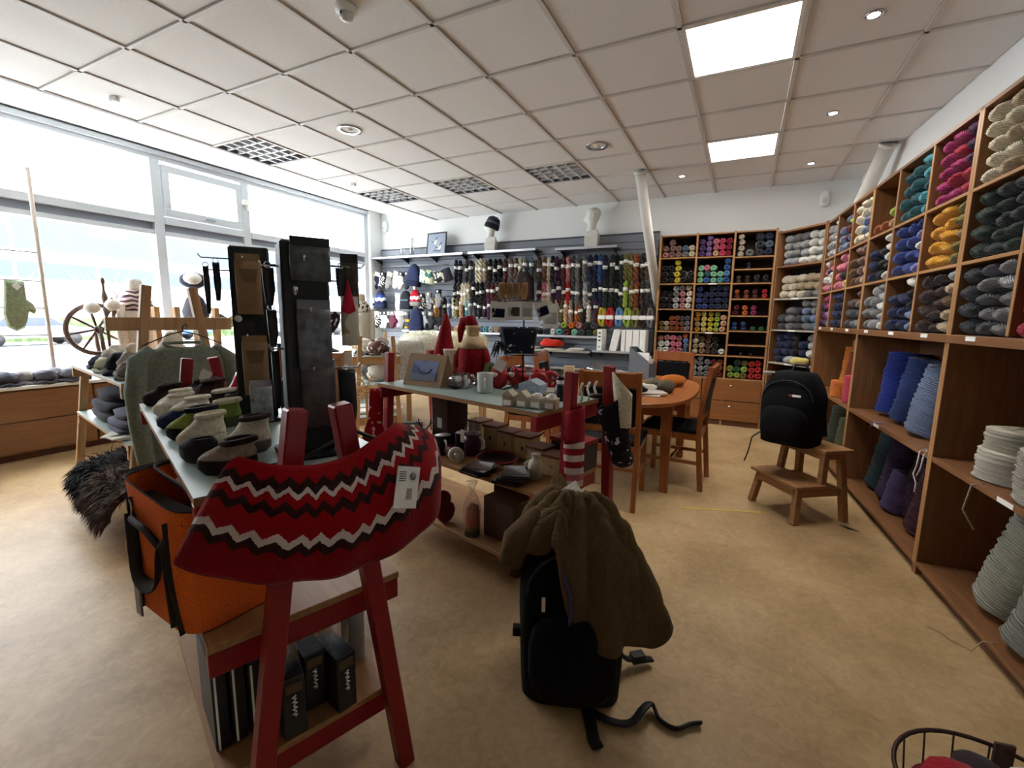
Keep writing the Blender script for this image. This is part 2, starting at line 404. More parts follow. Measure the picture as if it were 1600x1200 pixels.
bare_tree(-22, 9.2, 'bare young tree standing by the street outside the window, right one'); bare_tree(-23, 6, 'bare young tree standing by the street outside the window, left one')

# ------------------------------------------------------------------ ceiling fixtures
LIGHTW = emit('lit_diffuser', (255, 252, 244), PANEL_E)
for k, (x, y) in enumerate(panels):
    t = thing('ceiling_light_panel', ('large lit square ceiling panel nearest the camera', 'lit square ceiling panel farther back near yarn cabinets')[k], 'ceiling light', (x, y, ZC), 0, 'lit ceiling panels')
    obj('frame', MB().box(-.29, .29, -.29, -.27, -.004, .05).box(-.29, .29, .27, .29, -.004, .05).box(-.29, -.27, -.27, .27, -.004, .05).box(.27, .29, -.27, .27, -.004, .05), plain((230, 230, 228), .4), t)
    obj('diffuser', MB().box(-.27, .27, -.27, .27, .002, .02), LIGHTW, t)
LAMEL = plain((224, 226, 228), .25, .2, .02)
for k, (x, y) in enumerate(louvres):
    t = thing('louvre_light', ('unlit louvre ceiling light nearest the window and camera', 'unlit louvre ceiling light in the far window corner', 'unlit louvre ceiling light between two others, middle of its row', 'unlit shiny louvre ceiling light nearest the round downlight')[k], 'ceiling light', (x, y, ZC), 0, 'unlit louvre ceiling lights')
    obj('housing', MB().box(-.29, .29, -.29, .29, .09, .1).box(-.29, -.28, -.29, .29, 0, .09).box(.28, .29, -.29, .29, 0, .09).box(-.28, .28, -.29, -.28, 0, .09).box(-.28, .28, .28, .29, 0, .09), plain((96, 100, 112), .5), t)
    for i in range(1, 5):
        c = -.28+.56*i/5
        obj('louvre_blade', MB().box(c-.008, c+.008, -.28, .28, 0, .04), LAMEL, t); obj('louvre_blade', MB().box(-.28, .28, c-.008, c+.008, 0, .04), LAMEL, t)
    for i in (-1, 1): obj('tube', MB().cyl((0, 0, -.26), .013, .52, 10, Matrix.Translation((i*.11, 0, .065)) @ Matrix.Rotation(pi/2, 4, 'X')), WPAPER, t)
for k, (x, y) in enumerate([(-3.13, 3.09), (-1.32, 4.32)]):
    t = thing('recessed_downlight', ('unlit round chrome downlight near the window side', 'unlit round chrome downlight near middle of ceiling')[k], 'ceiling light', (x, y, ZC), 0, 'unlit round downlights')
    obj('trim_ring', MB().lathe([(.075, -.002), (.1, -.008), (.105, 0), (.075, .01)], 28, caps=False), CHROME, t)
    obj('reflector', MB().lathe([(.075, 0), (.06, .05), (.02, .075)], 24, caps=False), CHROME, t); obj('bulb', MB().ell((0, 0, .03), (.035, .035, .04)), WPAPER, t)
SPOTM = emit('lit_spot', (255, 244, 226), SPOT_E)
for k, (x, y) in enumerate([(.48, 3.14), (.49, 4.4), (.49, 5.65), (-.72, 5.57)]):
    t = thing('ceiling_spotlight', ('small lit ceiling spot nearest the camera, above the yarn wall', 'small lit ceiling spot second from the camera', 'small lit ceiling spot farthest along the right wall', 'small lit ceiling spot beside the slanting white pipe')[k], 'ceiling light', (x, y, ZC), 0, 'small lit ceiling spots')
    obj('ring', MB().lathe([(.028, -.004), (.042, -.006), (.044, .002), (.028, .004)], 20, caps=False), CHROME, t)
    obj('lens', MB().cyl((0, 0, -.001), .027, .006, 18), SPOTM, t)
    l = bpy.data.lights.new('spot_beam', 'SPOT'); l.energy = 16; l.spot_size = radians(105); l.spot_blend = .8; l.shadow_soft_size = .03; l.color = (1, .93, .82)
    lo = bpy.data.objects.new('spot_beam', l); COL.objects.link(lo); lo.parent = t; lo.location = (0, 0, -.012)
t = thing('smoke_detector', 'white smoke detector on ceiling tile nearest the top edge', 'smoke detector', (-1.95, 1.93, ZC))
obj('base', MB().lathe([(.0, .004), (.055, .004), (.055, -.02), (.04, -.03), (0, -.03)], 24), WHITE, t)
obj('head', MB().lathe([(.035, -.03), (.035, -.05), (.02, -.062), (0, -.064)], 20), plain((214, 216, 218), .4), t); obj('indicator', MB().cyl((.0, -.036, -.045), .006, .012, 8), BLACK, t)
for k, (x, y) in enumerate([(-4.28, 1.92), (-4.33, 4.3)]):
    single('ceiling_sensor', MB().box(-.03, .03, -.02, .02, -.03, .004), WHITE, ('small white box sensor on ceiling near left edge', 'small white box sensor by far louvre light')[k], 'sensor', (x, y, ZC), .3, 'small ceiling boxes', .006)
t = thing('motion_sensor', 'white motion sensor high in back left corner', 'sensor', (-5.72, YB-.03, 2.83))
obj('body', MB().ell((0, 0, 0), (.05, .035, .09), pw=.7), WHITE, t); obj('lens', MB().ell((0, -.02, -.02), (.035, .025, .04)), plain((206, 210, 214), .3), t)
p = rpt(-2.0, .38, 0); t = thing('motion_sensor', 'white motion sensor on back wall right of ceiling pipe', 'sensor', (.72, YB-.03, 2.67))
obj('body', MB().ell((0, 0, 0), (.045, .035, .085), pw=.7), WHITE, t); obj('lens', MB().ell((0, -.02, -.02), (.032, .025, .04)), plain((206, 210, 214), .3), t)
# slanting white pipes
PIPE = plain((214, 212, 206), .5, 0, .02)
def pipe(a_, b_, r, lab):
    t = thing('slanting_pipe', lab, 'pipe', a_); d = Vector(b_)-Vector(a_)
    obj('tube', MB().tube([(0, 0, 0), d*.5, d], r, 16), PIPE, t); obj('collar', MB().tube([d*0, d.normalized()*.03], r*1.18, 16), PIPE, t)
pipe((-1.1, 5.16, ZC), (-1.02, 6.36, 1.45), .055, 'white pipe slanting from ceiling to back wall left of yarn cabinet')
pipe((1.02, 5.25, ZC-.01), (.86, 6.05, 2.05), .06, 'white pipe slanting down behind right yarn shelves')
# ------------------------------------------------------------------ yarn meshes (shared)
def ball_mesh(seed, L=.12):
    """barrel shaped ball of yarn, hole at both ends, axis along y, radius 1/2 unit sphere-ish (scaled later)"""
    m = MB(); r = random.Random(seed); n = 16
    prof = [(.10, -.30), (.16, -.47), (.30, -.5), (.43, -.42), (.5, -.2), (.5, .2), (.43, .42), (.30, .5), (.16, .47), (.10, .30)]
    vs_ = []; fs = []
    for j, (rad, y) in enumerate(prof):
        for i in range(n):
            t = 2*pi*i/n; k = 1+.035*sin(5*t+j*1.3+seed)+.03*r.uniform(-1, 1)
            vs_.append((rad*k*cos(t), y*(1+.03*sin(3*t+seed)), rad*k*sin(t)))
    for j in range(len(prof)-1):
        for i in range(n): fs.append((j*n+i, j*n+(i+1) % n, (j+1)*n+(i+1) % n, (j+1)*n+i))
    fs += [tuple(range(n)), tuple((len(prof)-1)*n+i for i in range(n-1, -1, -1))]
    return m.add(vs_, fs, True).mesh('yarn_ball')
def skein_mesh(seed):
    """soft oblong pull skein, axis along y, twisted strand ridges"""
    m = MB(); n, q = 28, 15; vs_ = []; fs = []; r = random.Random(seed*11); ph = r.uniform(0, 6)
    for j in range(q):
        y = -.5*cos(pi*j/(q-1)); rad = .5*max(.05, (1-abs(2*y)**3))**.38
        for i in range(n):
            t = 2*pi*i/n; k = 1+.07*sin(3*t+y*7+ph)+.06*sin(8*t-y*18+ph)+.06*noise.noise(Vector((cos(t)*2, sin(t)*2, y*4+seed)))
            vs_.append((rad*k*cos(t), y+.03*sin(t*2+ph)*(abs(y) < .49), rad*k*sin(t)))
    for j in range(q-1):
        for i in range(n): fs.append((j*n+i, j*n+(i+1) % n, (j+1)*n+(i+1) % n, (j+1)*n+i))
    fs += [tuple(range(n)), tuple((q-1)*n+i for i in range(n-1, -1, -1))]
    return m.add(vs_, fs, True).mesh('wool_skein')
BALLS = [ball_mesh(k) for k in range(4)]; SKEINS = [skein_mesh(k) for k in range(5)]
BAND = MB().lathe([(.515, -.13), (.525, 0), (.515, .13)], 20, M=Matrix.Rotation(pi/2, 4, 'X')).mesh('paper_band')
CN = dict(black=(26, 25, 28), charcoal=(58, 60, 66), dkgrey=(78, 78, 82), grey=(128, 126, 126), ltgrey=(172, 172, 174), white=(226, 224, 216), cream=(222, 210, 184), beige=(186, 164, 134), tan=(168, 136, 98), brown=(104, 74, 52), dkbrown=(62, 46, 40), rust=(146, 74, 36), orange=(214, 106, 40), gold=(214, 152, 48), yellow=(214, 190, 62), lemon=(226, 208, 120), lime=(164, 186, 74), green=(44, 118, 72), mint=(140, 202, 164), dkgreen=(44, 58, 50), olive=(128, 118, 62), teal=(48, 92, 100), aqua=(84, 160, 170), blue=(52, 92, 150), sky=(104, 148, 196), royal=(50, 66, 128), navy=(34, 42, 76), slate=(96, 116, 136), greyblue=(120, 134, 166), periwinkle=(130, 132, 190), purple=(92, 64, 124), lilac=(146, 112, 176), plum=(74, 40, 74), magenta=(164, 48, 104), pink=(216, 120, 142), hotpink=(216, 74, 112), rose=(186, 120, 118), crimson=(166, 34, 60), red=(190, 40, 40), dkred=(116, 34, 36), maroon=(96, 36, 44), peach=(224, 172, 134), dustybrown=(136, 104, 96))
def place_yarn(name, me, col, p, size, rz, label, cat, group, roll=0, tilt=0, band=False, squash=None):
    o = obj(name, me, yarn(CN[col]), None, p, rz); o.scale = size; o.rotation_euler = (tilt, roll, rz)
    tag(o, label, cat, group)
    if band:
        b_ = obj('paper_band', BAND, WPAPER, o)
    return o
def fill_cell(ox, oy, rot, x0, x1, z0, z1, cols, where, me_list, name, depth=.14, face=.03, wide=None, aspect=1.0, maxd=.092, flat=1.0, along=1.25, rows2=False, bands=()):
    """stack balls in one shelf cell; cols = [(colour, count), ...] from left to right, seen from the front"""
    R = Matrix.Rotation(rot, 3, 'Z'); O = Vector((ox, oy, 0)); n = len(cols); w = (x1-x0-.02)/n
    for c, (colr, cnt) in enumerate(cols):
        if not cnt: continue
        colrs = colr if isinstance(colr, (list, tuple)) else [colr]*cnt
        d = min(maxd, w*1.0, (z1-z0-.01)/max(3, cnt)/flat*1.04); h = d*flat
        if wide: d = wide
        z = z0
        for k in range(cnt):
            hh = h*rnd.uniform(.96, 1.06)
            x = x0+.01+w*(c+.5)+rnd.uniform(-.006, .006); y = face+d*along/2+rnd.uniform(0, .02)
            p = O+R @ Vector((x, y, 0)); cn = colrs[k % len(colrs)]
            place_yarn(name, rnd.choice(me_list), cn, (p.x, p.y, z+hh*.5), (d*rnd.uniform(.96, 1.03), d*along, hh*1.04), rot+rnd.uniform(-.12, .12),
                       '%s %s, %s up, %s stack, %s' % (cn_words(cn), 'yarn ball' if name == 'yarn_ball' else 'skein', ORD[k], ORD[c], where), 'yarn', 'yarn, %s' % where,
                       rnd.uniform(0, 6) if flat > .9 else rnd.uniform(-.15, .15), band=(cn in bands and k % 2 == 1))
            z += hh*.97
ORD = ['first', 'second', 'third', 'fourth', 'fifth', 'sixth', 'seventh']
def cn_words(c):
    w = dict(dkgrey='dark grey', ltgrey='light grey', dkbrown='dark brown', dkgreen='dark green', dkred='dark red', greyblue='grey blue', hotpink='hot pink', sky='sky blue', lemon='pale yellow', dustybrown='dusty brown')
    return w.get(c, c)

# ------------------------------------------------------------------ back yarn cabinet (three columns with drawers)
YF = 6.13
cab = thing('yarn_cabinet', 'brown yarn cabinet of three columns with drawers on back wall', 'cabinet', (-.36, YF, 0))
X0 = -.36
DARKB = plain((44, 32, 27), .75, 0, .1)
def part(name, mb, m, par=cab, bev=.0015): return obj(name, mb, m, par, None, 0, bev)
xs = [-.995, -.566, -.152, .275]
part('back_panel', MB().box(xs[0]-X0, xs[-1]-X0, .265, .275, .03, 2.33), DARKB)
for x in xs: part('side_panel', MB().box(x-.011-X0, x+.011-X0, .004, .265, .0, 2.34), OAK); part('edge_strip', MB().box(x-.011-X0, x+.011-X0, 0, .004, .0, 2.34), EDGE)
rowsz = [[2.33, 2.06, 1.745, 1.43, 1.15, .87, .59], [2.33, 2.055, 1.74, 1.42, 1.147, .87, .59], [2.33, 2.04, 1.897, 1.735, 1.553, 1.354, 1.173, 1.004, .869, .59]]
for c in range(3):
    for z in rowsz[c]: part('shelf', MB().box(xs[c]+.011-X0, xs[c+1]-.011-X0, .004, .265, z-.016, z), OAKH); part('edge_strip', MB().box(xs[c]+.011-X0, xs[c+1]-.011-X0, 0, .004, z-.016, z), EDGEH)
for i, (a, b) in enumerate(((-.98, -.40), (-.39, .262))):
    for z0, z1 in ((.315, .57), (.07, .305)):
        d = part('drawer', MB().box(a-X0, b-X0, -.012, .01, z0, z1), wood('drawer_front', (122, 76, 40), (140, 90, 50), .4, 0), bev=.003)
        obj('knob', MB().lathe([(.006, 0), (.006, .012), (.014, .018), (.013, .026), (0, .028)], 14, M=Matrix.Translation(((a+b)/2-X0, -.012, (z0+z1)/2+.06)) @ Matrix.Rotation(pi/2, 4, 'X')), CHROME, d)
part('plinth', MB().box(xs[0]-X0, xs[-1]-X0, .01, .03, 0, .07), wood('plinth', (84, 52, 32), (98, 62, 38), .5, 0))
for x, z in ((-.36, 1.737), (-.36, 1.144)): part('shelf_label', MB().box(x-X0-.045, x-X0+.045, -.002, .0005, z-.014, z+.002), WPAPER)
cellw = {(0, 1): (None,)}
BC = [
 [[(['rose', 'dustybrown'], 2), ('dustybrown', 3), ('dustybrown', 2), (['grey', 'slate'], 2), ('cream', 2)],
  [('black', 3), ('black', 3), ('yellow', 4), ('black', 2), ('black', 2)],
  [('black', 3), ('black', 3), (['ltgrey', 'ltgrey', 'grey'], 4), (['rose', 'rose', 'rose', 'grey'], 4), (['white', 'white', 'cream', 'beige'], 4)],
  [('olive', 2), (['tan', 'beige'], 2), ('rust', 3), ('rust', 3), (['rust', 'brown', 'dkgrey'], 3), (['grey', 'grey', 'dkgrey'], 3)],
  [(['white', 'white', 'rose'], 3), (['white', 'white', 'rose', 'pink'], 3), ('pink', 3), (['pink', 'pink', 'rose'], 3), (['slate', 'slate', 'sky', 'orange'], 4)],
  [('ltgrey', 3), ('grey', 3), ('dkgrey', 3), ('grey', 2)]],
 [[('purple', 3), ('lilac', 4), (['peach', 'pink', 'pink'], 3), ('hotpink', 3), ('crimson', 3)],
  [(['mint', 'mint', 'mint'], 3), (['blue', 'teal', 'pink'], 3), ('mint', 3), (['aqua', 'mint'], 2), (['blue', 'sky', 'blue', 'blue'], 4)],
  [('royal', 4), (['royal', 'navy', 'navy'], 3), ('navy', 4), ('navy', 4), ('navy', 4)],
  [(['gold', 'tan', 'gold'], 4), ('lemon', 4), ('yellow', 4), ('lime', 4), ('peach', 3)],
  [(['cream', 'beige'], 4), (['tan', 'beige', 'brown'], 3), ('brown', 4), (['dkbrown', 'black', 'black'], 3), ('white', 1)],
  [('ltgrey', 3), (['grey', 'ltgrey'], 4), ('grey', 3), ('dkred', 3), (['dkred', 'rust', 'rust'], 3)]],
 [[('cream', 4), ('grey', 1), ('charcoal', 3), (['navy', 'slate', 'navy'], 3)],
  [('black', 0), ('navy', 2), ('black', 0), ('black', 0)],
  [('brown', 2), (['dkbrown'], 2), ('black', 2), ('black', 2)],
  [(['rust', 'orange'], 2), ('rust', 2), ('maroon', 2), ('red', 2)],
  [(['dkred'], 2), ('orange', 2), ('magenta', 2), ('black', 0)],
  [('blue', 2), (['royal', 'blue'], 2), ('green', 1), ('green', 1)],
  [('black', 0)], [('black', 0), ('charcoal', 1), ('dkbrown', 1), ('black', 0)],
  [(['lime'], 2), (['lime', 'green', 'dkgreen'], 3), (['olive', 'lime', 'olive'], 3), ('red', 3), ('red', 3)]]]
ordn = ['top', 'second', 'third', 'fourth', 'fifth', 'sixth', 'seventh', 'eighth', 'bottom']
coln = ['left column of back cabinet', 'middle column of back cabinet', 'right column of back cabinet']
for c in range(3):
    for r_, cols in enumerate(BC[c]):
        fill_cell(0, YF, 0, xs[c]+.012, xs[c+1]-.012, rowsz[c][r_+1], rowsz[c][r_]-.016, cols, '%s shelf, %s' % (ordn[r_], coln[c]), BALLS, 'yarn_ball', bands=('black', 'charcoal'))

# ------------------------------------------------------------------ corner unit (diagonal front)
CA = Vector((.292, YF, 0)); CB = rpt(-1.56, 0, 0); cu = (CB-CA); CL = cu.length; cu.normalize(); CR = atan2(cu.y, cu.x)
t = thing('corner_shelf', 'diagonal corner shelf unit stuffed with bagged wool', 'shelf', CA, CR)
cz = [2.29, 1.91, 1.55, 1.2, .825, .43, .03]
for x in (.01, CL-.01): obj('side_panel', MB().box(x-.01, x+.01, 0, .3 if x > .1 else .2, 0, 2.3), OAK, t)
wd = .42
obj('back_panel', MB().add([(.02, .2, .02), (.3, .42, .02), (CL-.02, .3, .02), (.02, .2, 2.3), (.3, .42, 2.3), (CL-.02, .3, 2.3)], [(0, 1, 4, 3), (1, 2, 5, 4)]), DARKB, t)
for z in cz: obj('shelf', MB().add([(.02, 0, z-.018), (CL-.02, 0, z-.018), (CL-.02, .3, z-.018), (.3, .42, z-.018), (.02, .2, z-.018), (.02, 0, z), (CL-.02, 0, z), (CL-.02, .3, z), (.3, .42, z), (.02, .2, z)],
     [(4, 3, 2, 1, 0), (5, 6, 7, 8, 9), (0, 1, 6, 5), (1, 2, 7, 6), (2, 3, 8, 7), (3, 4, 9, 8), (4, 0, 5, 9)]), plain((150, 140, 124), .5) if z in (1.55, 1.2, .825) else OAKH, t)
for z in (1.55, 1.2, .825, .43): obj('shelf_label', MB().box(CL*.5-.05, CL*.5+.05, -.003, 0, z-.017, z-.002), WPAPER, t)
cornerfill = [[('ltgrey', 4), (['ltgrey', 'grey', 'ltgrey', 'grey'], 4), (['white', 'ltgrey', 'ltgrey', 'grey'], 4), ('white', 4), (['white', 'ltgrey', 'white', 'white'], 4)],
 [('cream', 3), ('cream', 3), (['cream', 'beige', 'cream'], 3), (['grey', 'beige', 'beige'], 3), (['grey', 'beige', 'beige'], 3)],
 [('dkgrey', 2), ('grey', 3), ('dkgrey', 3), (['grey', 'slate', 'greyblue', 'grey'], 4), (['slate', 'greyblue', 'grey', 'grey'], 4)],
 [('navy', 4), ('navy', 4), ('black', 4), ('navy', 3), (['brown', 'white', 'ltgrey', 'grey'], 4)],
 [('black', 3), ('charcoal', 3), ('black', 4), ('dkbrown', 3), ('black', 3)],
 [('dkbrown', 3), ('brown', 2), ('black', 3), ('black', 3), ('black', 3)]]
for r_, cols in enumerate(cornerfill):
    fill_cell(CA.x, CA.y, CR, .03, CL-.03, cz[r_+1], cz[r_]-.018, cols, '%s shelf, diagonal corner unit' % ordn[r_], SKEINS, 'wool_skein', wide=.125, flat=.8, maxd=.12, along=1.2)
p = CA+Matrix.Rotation(CR, 3, 'Z') @ Vector((.33, .02, 0)); p2 = CA+Matrix.Rotation(CR, 3, 'Z') @ Vector((.47, .0, 0))
place_yarn('wool_skein', SKEINS[0], 'ltgrey', (p.x, p.y-.05, .825+.045), (.085, .17, .085), CR-.9, 'light grey yarn roll lying on front edge of corner shelf', 'yarn', 'loose rolls on the corner shelf')
place_yarn('wool_skein', SKEINS[2], 'lemon', (p2.x-.02, p2.y-.05, .825+.045), (.085, .17, .085), CR-1.0, 'pale yellow yarn roll lying on front edge of corner shelf', 'yarn', 'loose rolls on the corner shelf')

# ------------------------------------------------------------------ right wall shelf units
RZ = [2.27, 1.915, 1.585, 1.245]
unit = [(-1.545, -.22, [-1.14, -.68]), (-.22, 1.165, [.25, .71]), (1.165, 2.55, [1.62, 2.08])]
side = ['far', 'middle', 'near']
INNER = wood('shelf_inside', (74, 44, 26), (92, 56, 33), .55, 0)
for k, (s0, s1, divs) in enumerate(unit):
    t = thing('wall_shelf_unit', ['brown wall shelf unit farthest along the right wall', 'brown wall shelf unit in middle of the right wall', 'brown wall shelf unit nearest the camera on right wall'][k], 'shelf', rpt(s0, 0, 0), RROT, 'shelf units on the right wall')
    L = s1-s0
    def rp(name, mb, m, bev=.0015): return obj(name, mb, m, t, None, 0, bev)
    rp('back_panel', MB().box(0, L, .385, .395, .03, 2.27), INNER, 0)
    for x in (.011, L-.011): rp('side_panel', MB().box(x-.011, x+.011, .004, .385, 0, 2.28), OAK); rp('edge_strip', MB().box(x-.011, x+.011, 0, .004, .05, 2.28), EDGE)
    for d in divs: x = d-s0; rp('divider', MB().box(x-.01, x+.01, .004, .385, 1.25, 2.26), OAK); rp('edge_strip', MB().box(x-.01, x+.01, 0, .004, 1.25, 2.26), EDGE)
    cx = [s0]+divs+[s1]
    for a, b in zip(cx[:-1], cx[1:]):
        for z in RZ[1:3]: rp('shelf', MB().box(a-s0+.011, b-s0-.011, .004, .385, z-.016, z), OAKH); rp('edge_strip', MB().box(a-s0+.011, b-s0-.011, 0, .004, z-.016, z), EDGEH)
        rp('shelf_label', MB().box((a+b)/2-s0-.04, (a+b)/2-s0+.04, -.012, -.0105, 1.222, 1.242), WPAPER, 0)
    rp('top_board', MB().box(0, L, .0, .385, 2.26, 2.28), OAKH); rp('ledge', MB().box(.0, L, -.01, .385, 1.205, 1.245), OAKH)
    rp('lower_shelf', MB().box(.022, L-.022, .0, .385, .61, .635), OAKH); rp('base_board', MB().box(.022, L-.022, .0, .385, .05, .07), OAKH)
    rp('plinth', MB().box(.0, L, .03, .05, 0, .05), wood('plinth', (84, 52, 32), (98, 62, 38), .5, 0))
    rp('shelf_label', MB().box(L*.45-.05, L*.45+.05, -.0015, .0, .613, .632), WPAPER, 0)
RC = {0: [[('ltgrey', 4), ('ltgrey', 3), (['white', 'ltgrey'], 5)], [(['pink', 'white'], 4), (['rose', 'white', 'navy'], 4), (['navy', 'white', 'white', 'pink', 'rose'], 5)], [('plum', 3), (['plum', 'magenta'], 4), (['grey', 'lilac', 'magenta', 'magenta'], 4)]],
 1: [[('greyblue', 3), (['greyblue', 'maroon', 'maroon'], 4), (['grey', 'greyblue', 'maroon', 'lime', 'maroon'], 5)], [('pink', 3), (['pink', 'black', 'pink'], 4), (['lemon', 'black', 'pink', 'pink'], 4)], [('navy', 4), ('navy', 4), (['black', 'navy'], 4)]],
 2: [[('cream', 4), (['cream', 'greyblue', 'greyblue', 'cream'], 5), (['cream', 'greyblue', 'greyblue', 'cream', 'cream'], 5)], [('brown', 3), ('dustybrown', 4), (['beige', 'beige', 'dustybrown', 'dustybrown'], 4)], [('dkgrey', 3), (['grey', 'dkgrey', 'brown'], 3), (['grey', 'dkgrey', 'grey', 'brown'], 4)]],
 3: [[('rust', 1), (['rust'], 1), (['tan', 'lime'], 2)], [('navy', 3), ('black', 3), (['white', 'black', 'white', 'white', 'white'], 5)], [('grey', 3), (['ltgrey', 'grey', 'grey'], 4), (['white', 'ltgrey', 'white', 'ltgrey', 'grey'], 5)]],
 4: [[('teal', 4), (['teal'], 4), (['aqua', 'aqua', 'teal', 'aqua', 'aqua'], 5)], [('royal', 4), ('royal', 4), (['periwinkle', 'royal', 'white', 'periwinkle', 'royal'], 5)], [('navy', 3), ('navy', 3), (['greyblue', 'greyblue', 'black', 'black', 'white'], 5)]],
 5: [[('magenta', 5), (['magenta', 'crimson'], 5), (['crimson', 'crimson', 'plum', 'plum', 'plum'], 5)], [('gold', 4), ('gold', 5), (['olive', 'olive', 'tan', 'olive'], 5)], [('dkbrown', 4), ('dkbrown', 5), (['beige', 'beige', 'brown', 'beige', 'ltgrey'], 5)]],
 6: [[('cream', 5), (['beige', 'cream'], 5), (['olive', 'olive', 'beige', 'tan', 'cream'], 5)], [('dkgreen', 4), (['charcoal', 'dkgreen'], 5), (['dkgreen', 'dkgreen', 'charcoal', 'dkgrey', 'dkgrey'], 5)], [('charcoal', 4), (['dkgrey', 'grey'], 5), (['grey', 'grey', 'grey', 'ltgrey', 'grey'], 5)]],
 7: [[('dkgrey', 3), ('charcoal', 4), ('brown', 4)], [('charcoal', 3), ('dkbrown', 4), ('dkbrown', 4)], [('crimson', 2), ('crimson', 3), ('crimson', 2)]]}
cb = [-1.545, -1.14, -.68, -.22, .25, .71, 1.165, 1.62, 2.08]
rown = ['top row', 'middle row', 'low row']
for c, rows in RC.items():
    for r_, cols in enumerate(rows):
        fill_cell(RO.x, RO.y, RROT, cb[c]+.012, cb[c+1]-.012, RZ[r_+1], RZ[r_]-.016, cols, 'right wall, %s bin from corner, %s' % (['first','second','third','fourth','fifth','sixth','seventh','eighth'][c], rown[r_]), SKEINS, 'wool_skein', wide=.146, flat=.68, maxd=.118, along=1.45, face=-.004)

# ------------------------------------------------------------------ big rolls of unspun wool in the lower bays
def roll_mesh(seed, n=22, m=26):
    r = random.Random(seed); mb = MB(); prof = [(0, 0), (.3, 0), (.47, .008)]
    for k in range(m):
        z = .02+.96*k/(m-1); prof.append(((.5 if k % 2 else .472)*(1+.03*r.uniform(-1, 1)), z))
    prof += [(.46, .992), (.3, 1.0), (.12, .985), (0, .98)]
    mb.lathe(prof, n)
    mb.v = [(x*(1+.09*noise.noise(Vector((x*3, y*3, z*2.2+seed)))), y*(1+.09*noise.noise(Vector((x*3+5, y*3, z*2.2+seed)))), z+.02*noise.noise(Vector((x*4, y*4, seed)))) for x, y, z in mb.v]
    return mb.mesh('wool_roll')
ROLLS = [roll_mesh(k) for k in range(3)]
def roll(s, d, z, dia, h, lean, leand, col, lab, tail=None):
    me = rnd.choice(ROLLS); o = obj('wool_roll', me, yarn(col, 14, .6, 'Z', .72), None, rpt(s, d, z)); o.scale = (dia, dia, h)
    o.rotation_euler = (radians(leand), radians(lean), RROT); tag(o, lab, 'wool', 'rolls of unspun wool in lower bays')
    return o
# far bay
roll(-1.12, .22, .645, .17, .42, -6, -6, (190, 110, 34), 'mustard orange wool roll standing in far upper bay')
roll(-.92, .24, .64, .26, .38, 3, -6, (120, 46, 28), 'rust red wool roll standing in far upper bay')
roll(-.62, .24, .64, .26, .36, -4, -5, (96, 26, 30), 'dark red wool roll standing in far upper bay')
roll(-.9, .27, 1.03, .22, .11, 0, 0, (166, 124, 66), 'tan wool ring lying on top of rust roll')
roll(-.8, .105, .638, .2, .14, 0, 0, (206, 112, 38), 'short orange wool ring at front of far bay')
roll(-.47, .115, .638, .2, .22, 0, 0, (176, 52, 74), 'pink wool ring stack at front of far bay')
roll(-1.1, .2, .075, .25, .42, 0, -5, (58, 64, 50), 'dark moss wool roll in lowest far bay')
roll(-.8, .2, .075, .25, .36, 0, -5, (84, 88, 62), 'olive green wool roll in lowest far bay')
roll(-.5, .2, .075, .25, .34, 0, -5, (52, 52, 48), 'charcoal wool roll in lowest far bay')
# middle bay
roll(.06, .22, .65, .26, .44, -5, -6, (26, 44, 122), 'royal blue wool roll in middle upper bay')
roll(.33, .21, .65, .25, .42, 5, -7, (44, 60, 112), 'navy blue wool roll leaning in middle upper bay')
roll(.68, .18, .65, .27, .4, 8, -8, (112, 126, 154), 'pale blue grey wool roll leaning in middle upper bay')
roll(.95, .22, .65, .25, .42, 4, -5, (66, 88, 130), 'denim blue wool roll leaning in middle upper bay')
roll(.0, .22, .085, .24, .44, 8, -6, (52, 72, 80), 'teal grey wool roll in lowest middle bay')
roll(.24, .22, .085, .25, .43, 9, -6, (70, 56, 92), 'dusky purple wool roll in lowest middle bay')
roll(.45, .15, .08, .18, .26, 6, -8, (92, 78, 122), 'short lavender wool roll at front of lowest middle bay')
roll(.55, .25, .085, .24, .42, 8, -4, (56, 34, 58), 'dark plum wool roll in lowest middle bay')
roll(.79, .2, .08, .25, .4, 8, -6, (64, 22, 34), 'maroon wool roll in lowest middle bay')
roll(1.02, .22, .075, .2, .36, 0, -4, (34, 36, 46), 'black wool roll in lowest middle bay')
# near bay
for s, d, z, dia, h, c, lab in [(1.52, .16, .637, .27, .13, (196, 188, 170), 'cream wool ring at base of near stack'), (1.50, .17, .765, .24, .09, (190, 180, 160), 'cream wool ring on top of near stack'),
        (1.83, .15, .637, .29, .2, (170, 162, 148), 'greige wool ring stack beside cream rings'), (1.82, .16, .838, .25, .1, (176, 170, 158), 'pale grey wool ring atop greige stack'),
        (2.13, .16, .637, .28, .26, (162, 156, 148), 'light grey wool ring stack nearest frame edge')]:
    roll(s, d, z, dia, h, 0, 0, c, lab)
roll(1.58, .19, .09, .28, .42, 9, -9, (152, 152, 138), 'large pale grey wool roll leaning in lowest near bay')
roll(1.88, .15, .085, .27, .36, 7, -9, (132, 134, 126), 'grey wool roll leaning at front of lowest near bay')
roll(2.17, .17, .085, .28, .38, 5, -7, (98, 96, 104), 'slate grey wool roll at right of lowest near bay')
def strand(pts, col, lab, r=.004):
    single('loose_yarn_end', MB().tube(pts, r, 6), fabric(col), lab, 'yarn strand')
strand([rpt(1.05, .03, .64), rpt(1.07, -.005, .63), rpt(1.075, -.012, .55), rpt(1.05, -.012, .5), rpt(1.09, -.01, .46), rpt(1.085, -.01, .41)], (196, 186, 190), 'pale yarn end dangling from middle bay shelf edge')
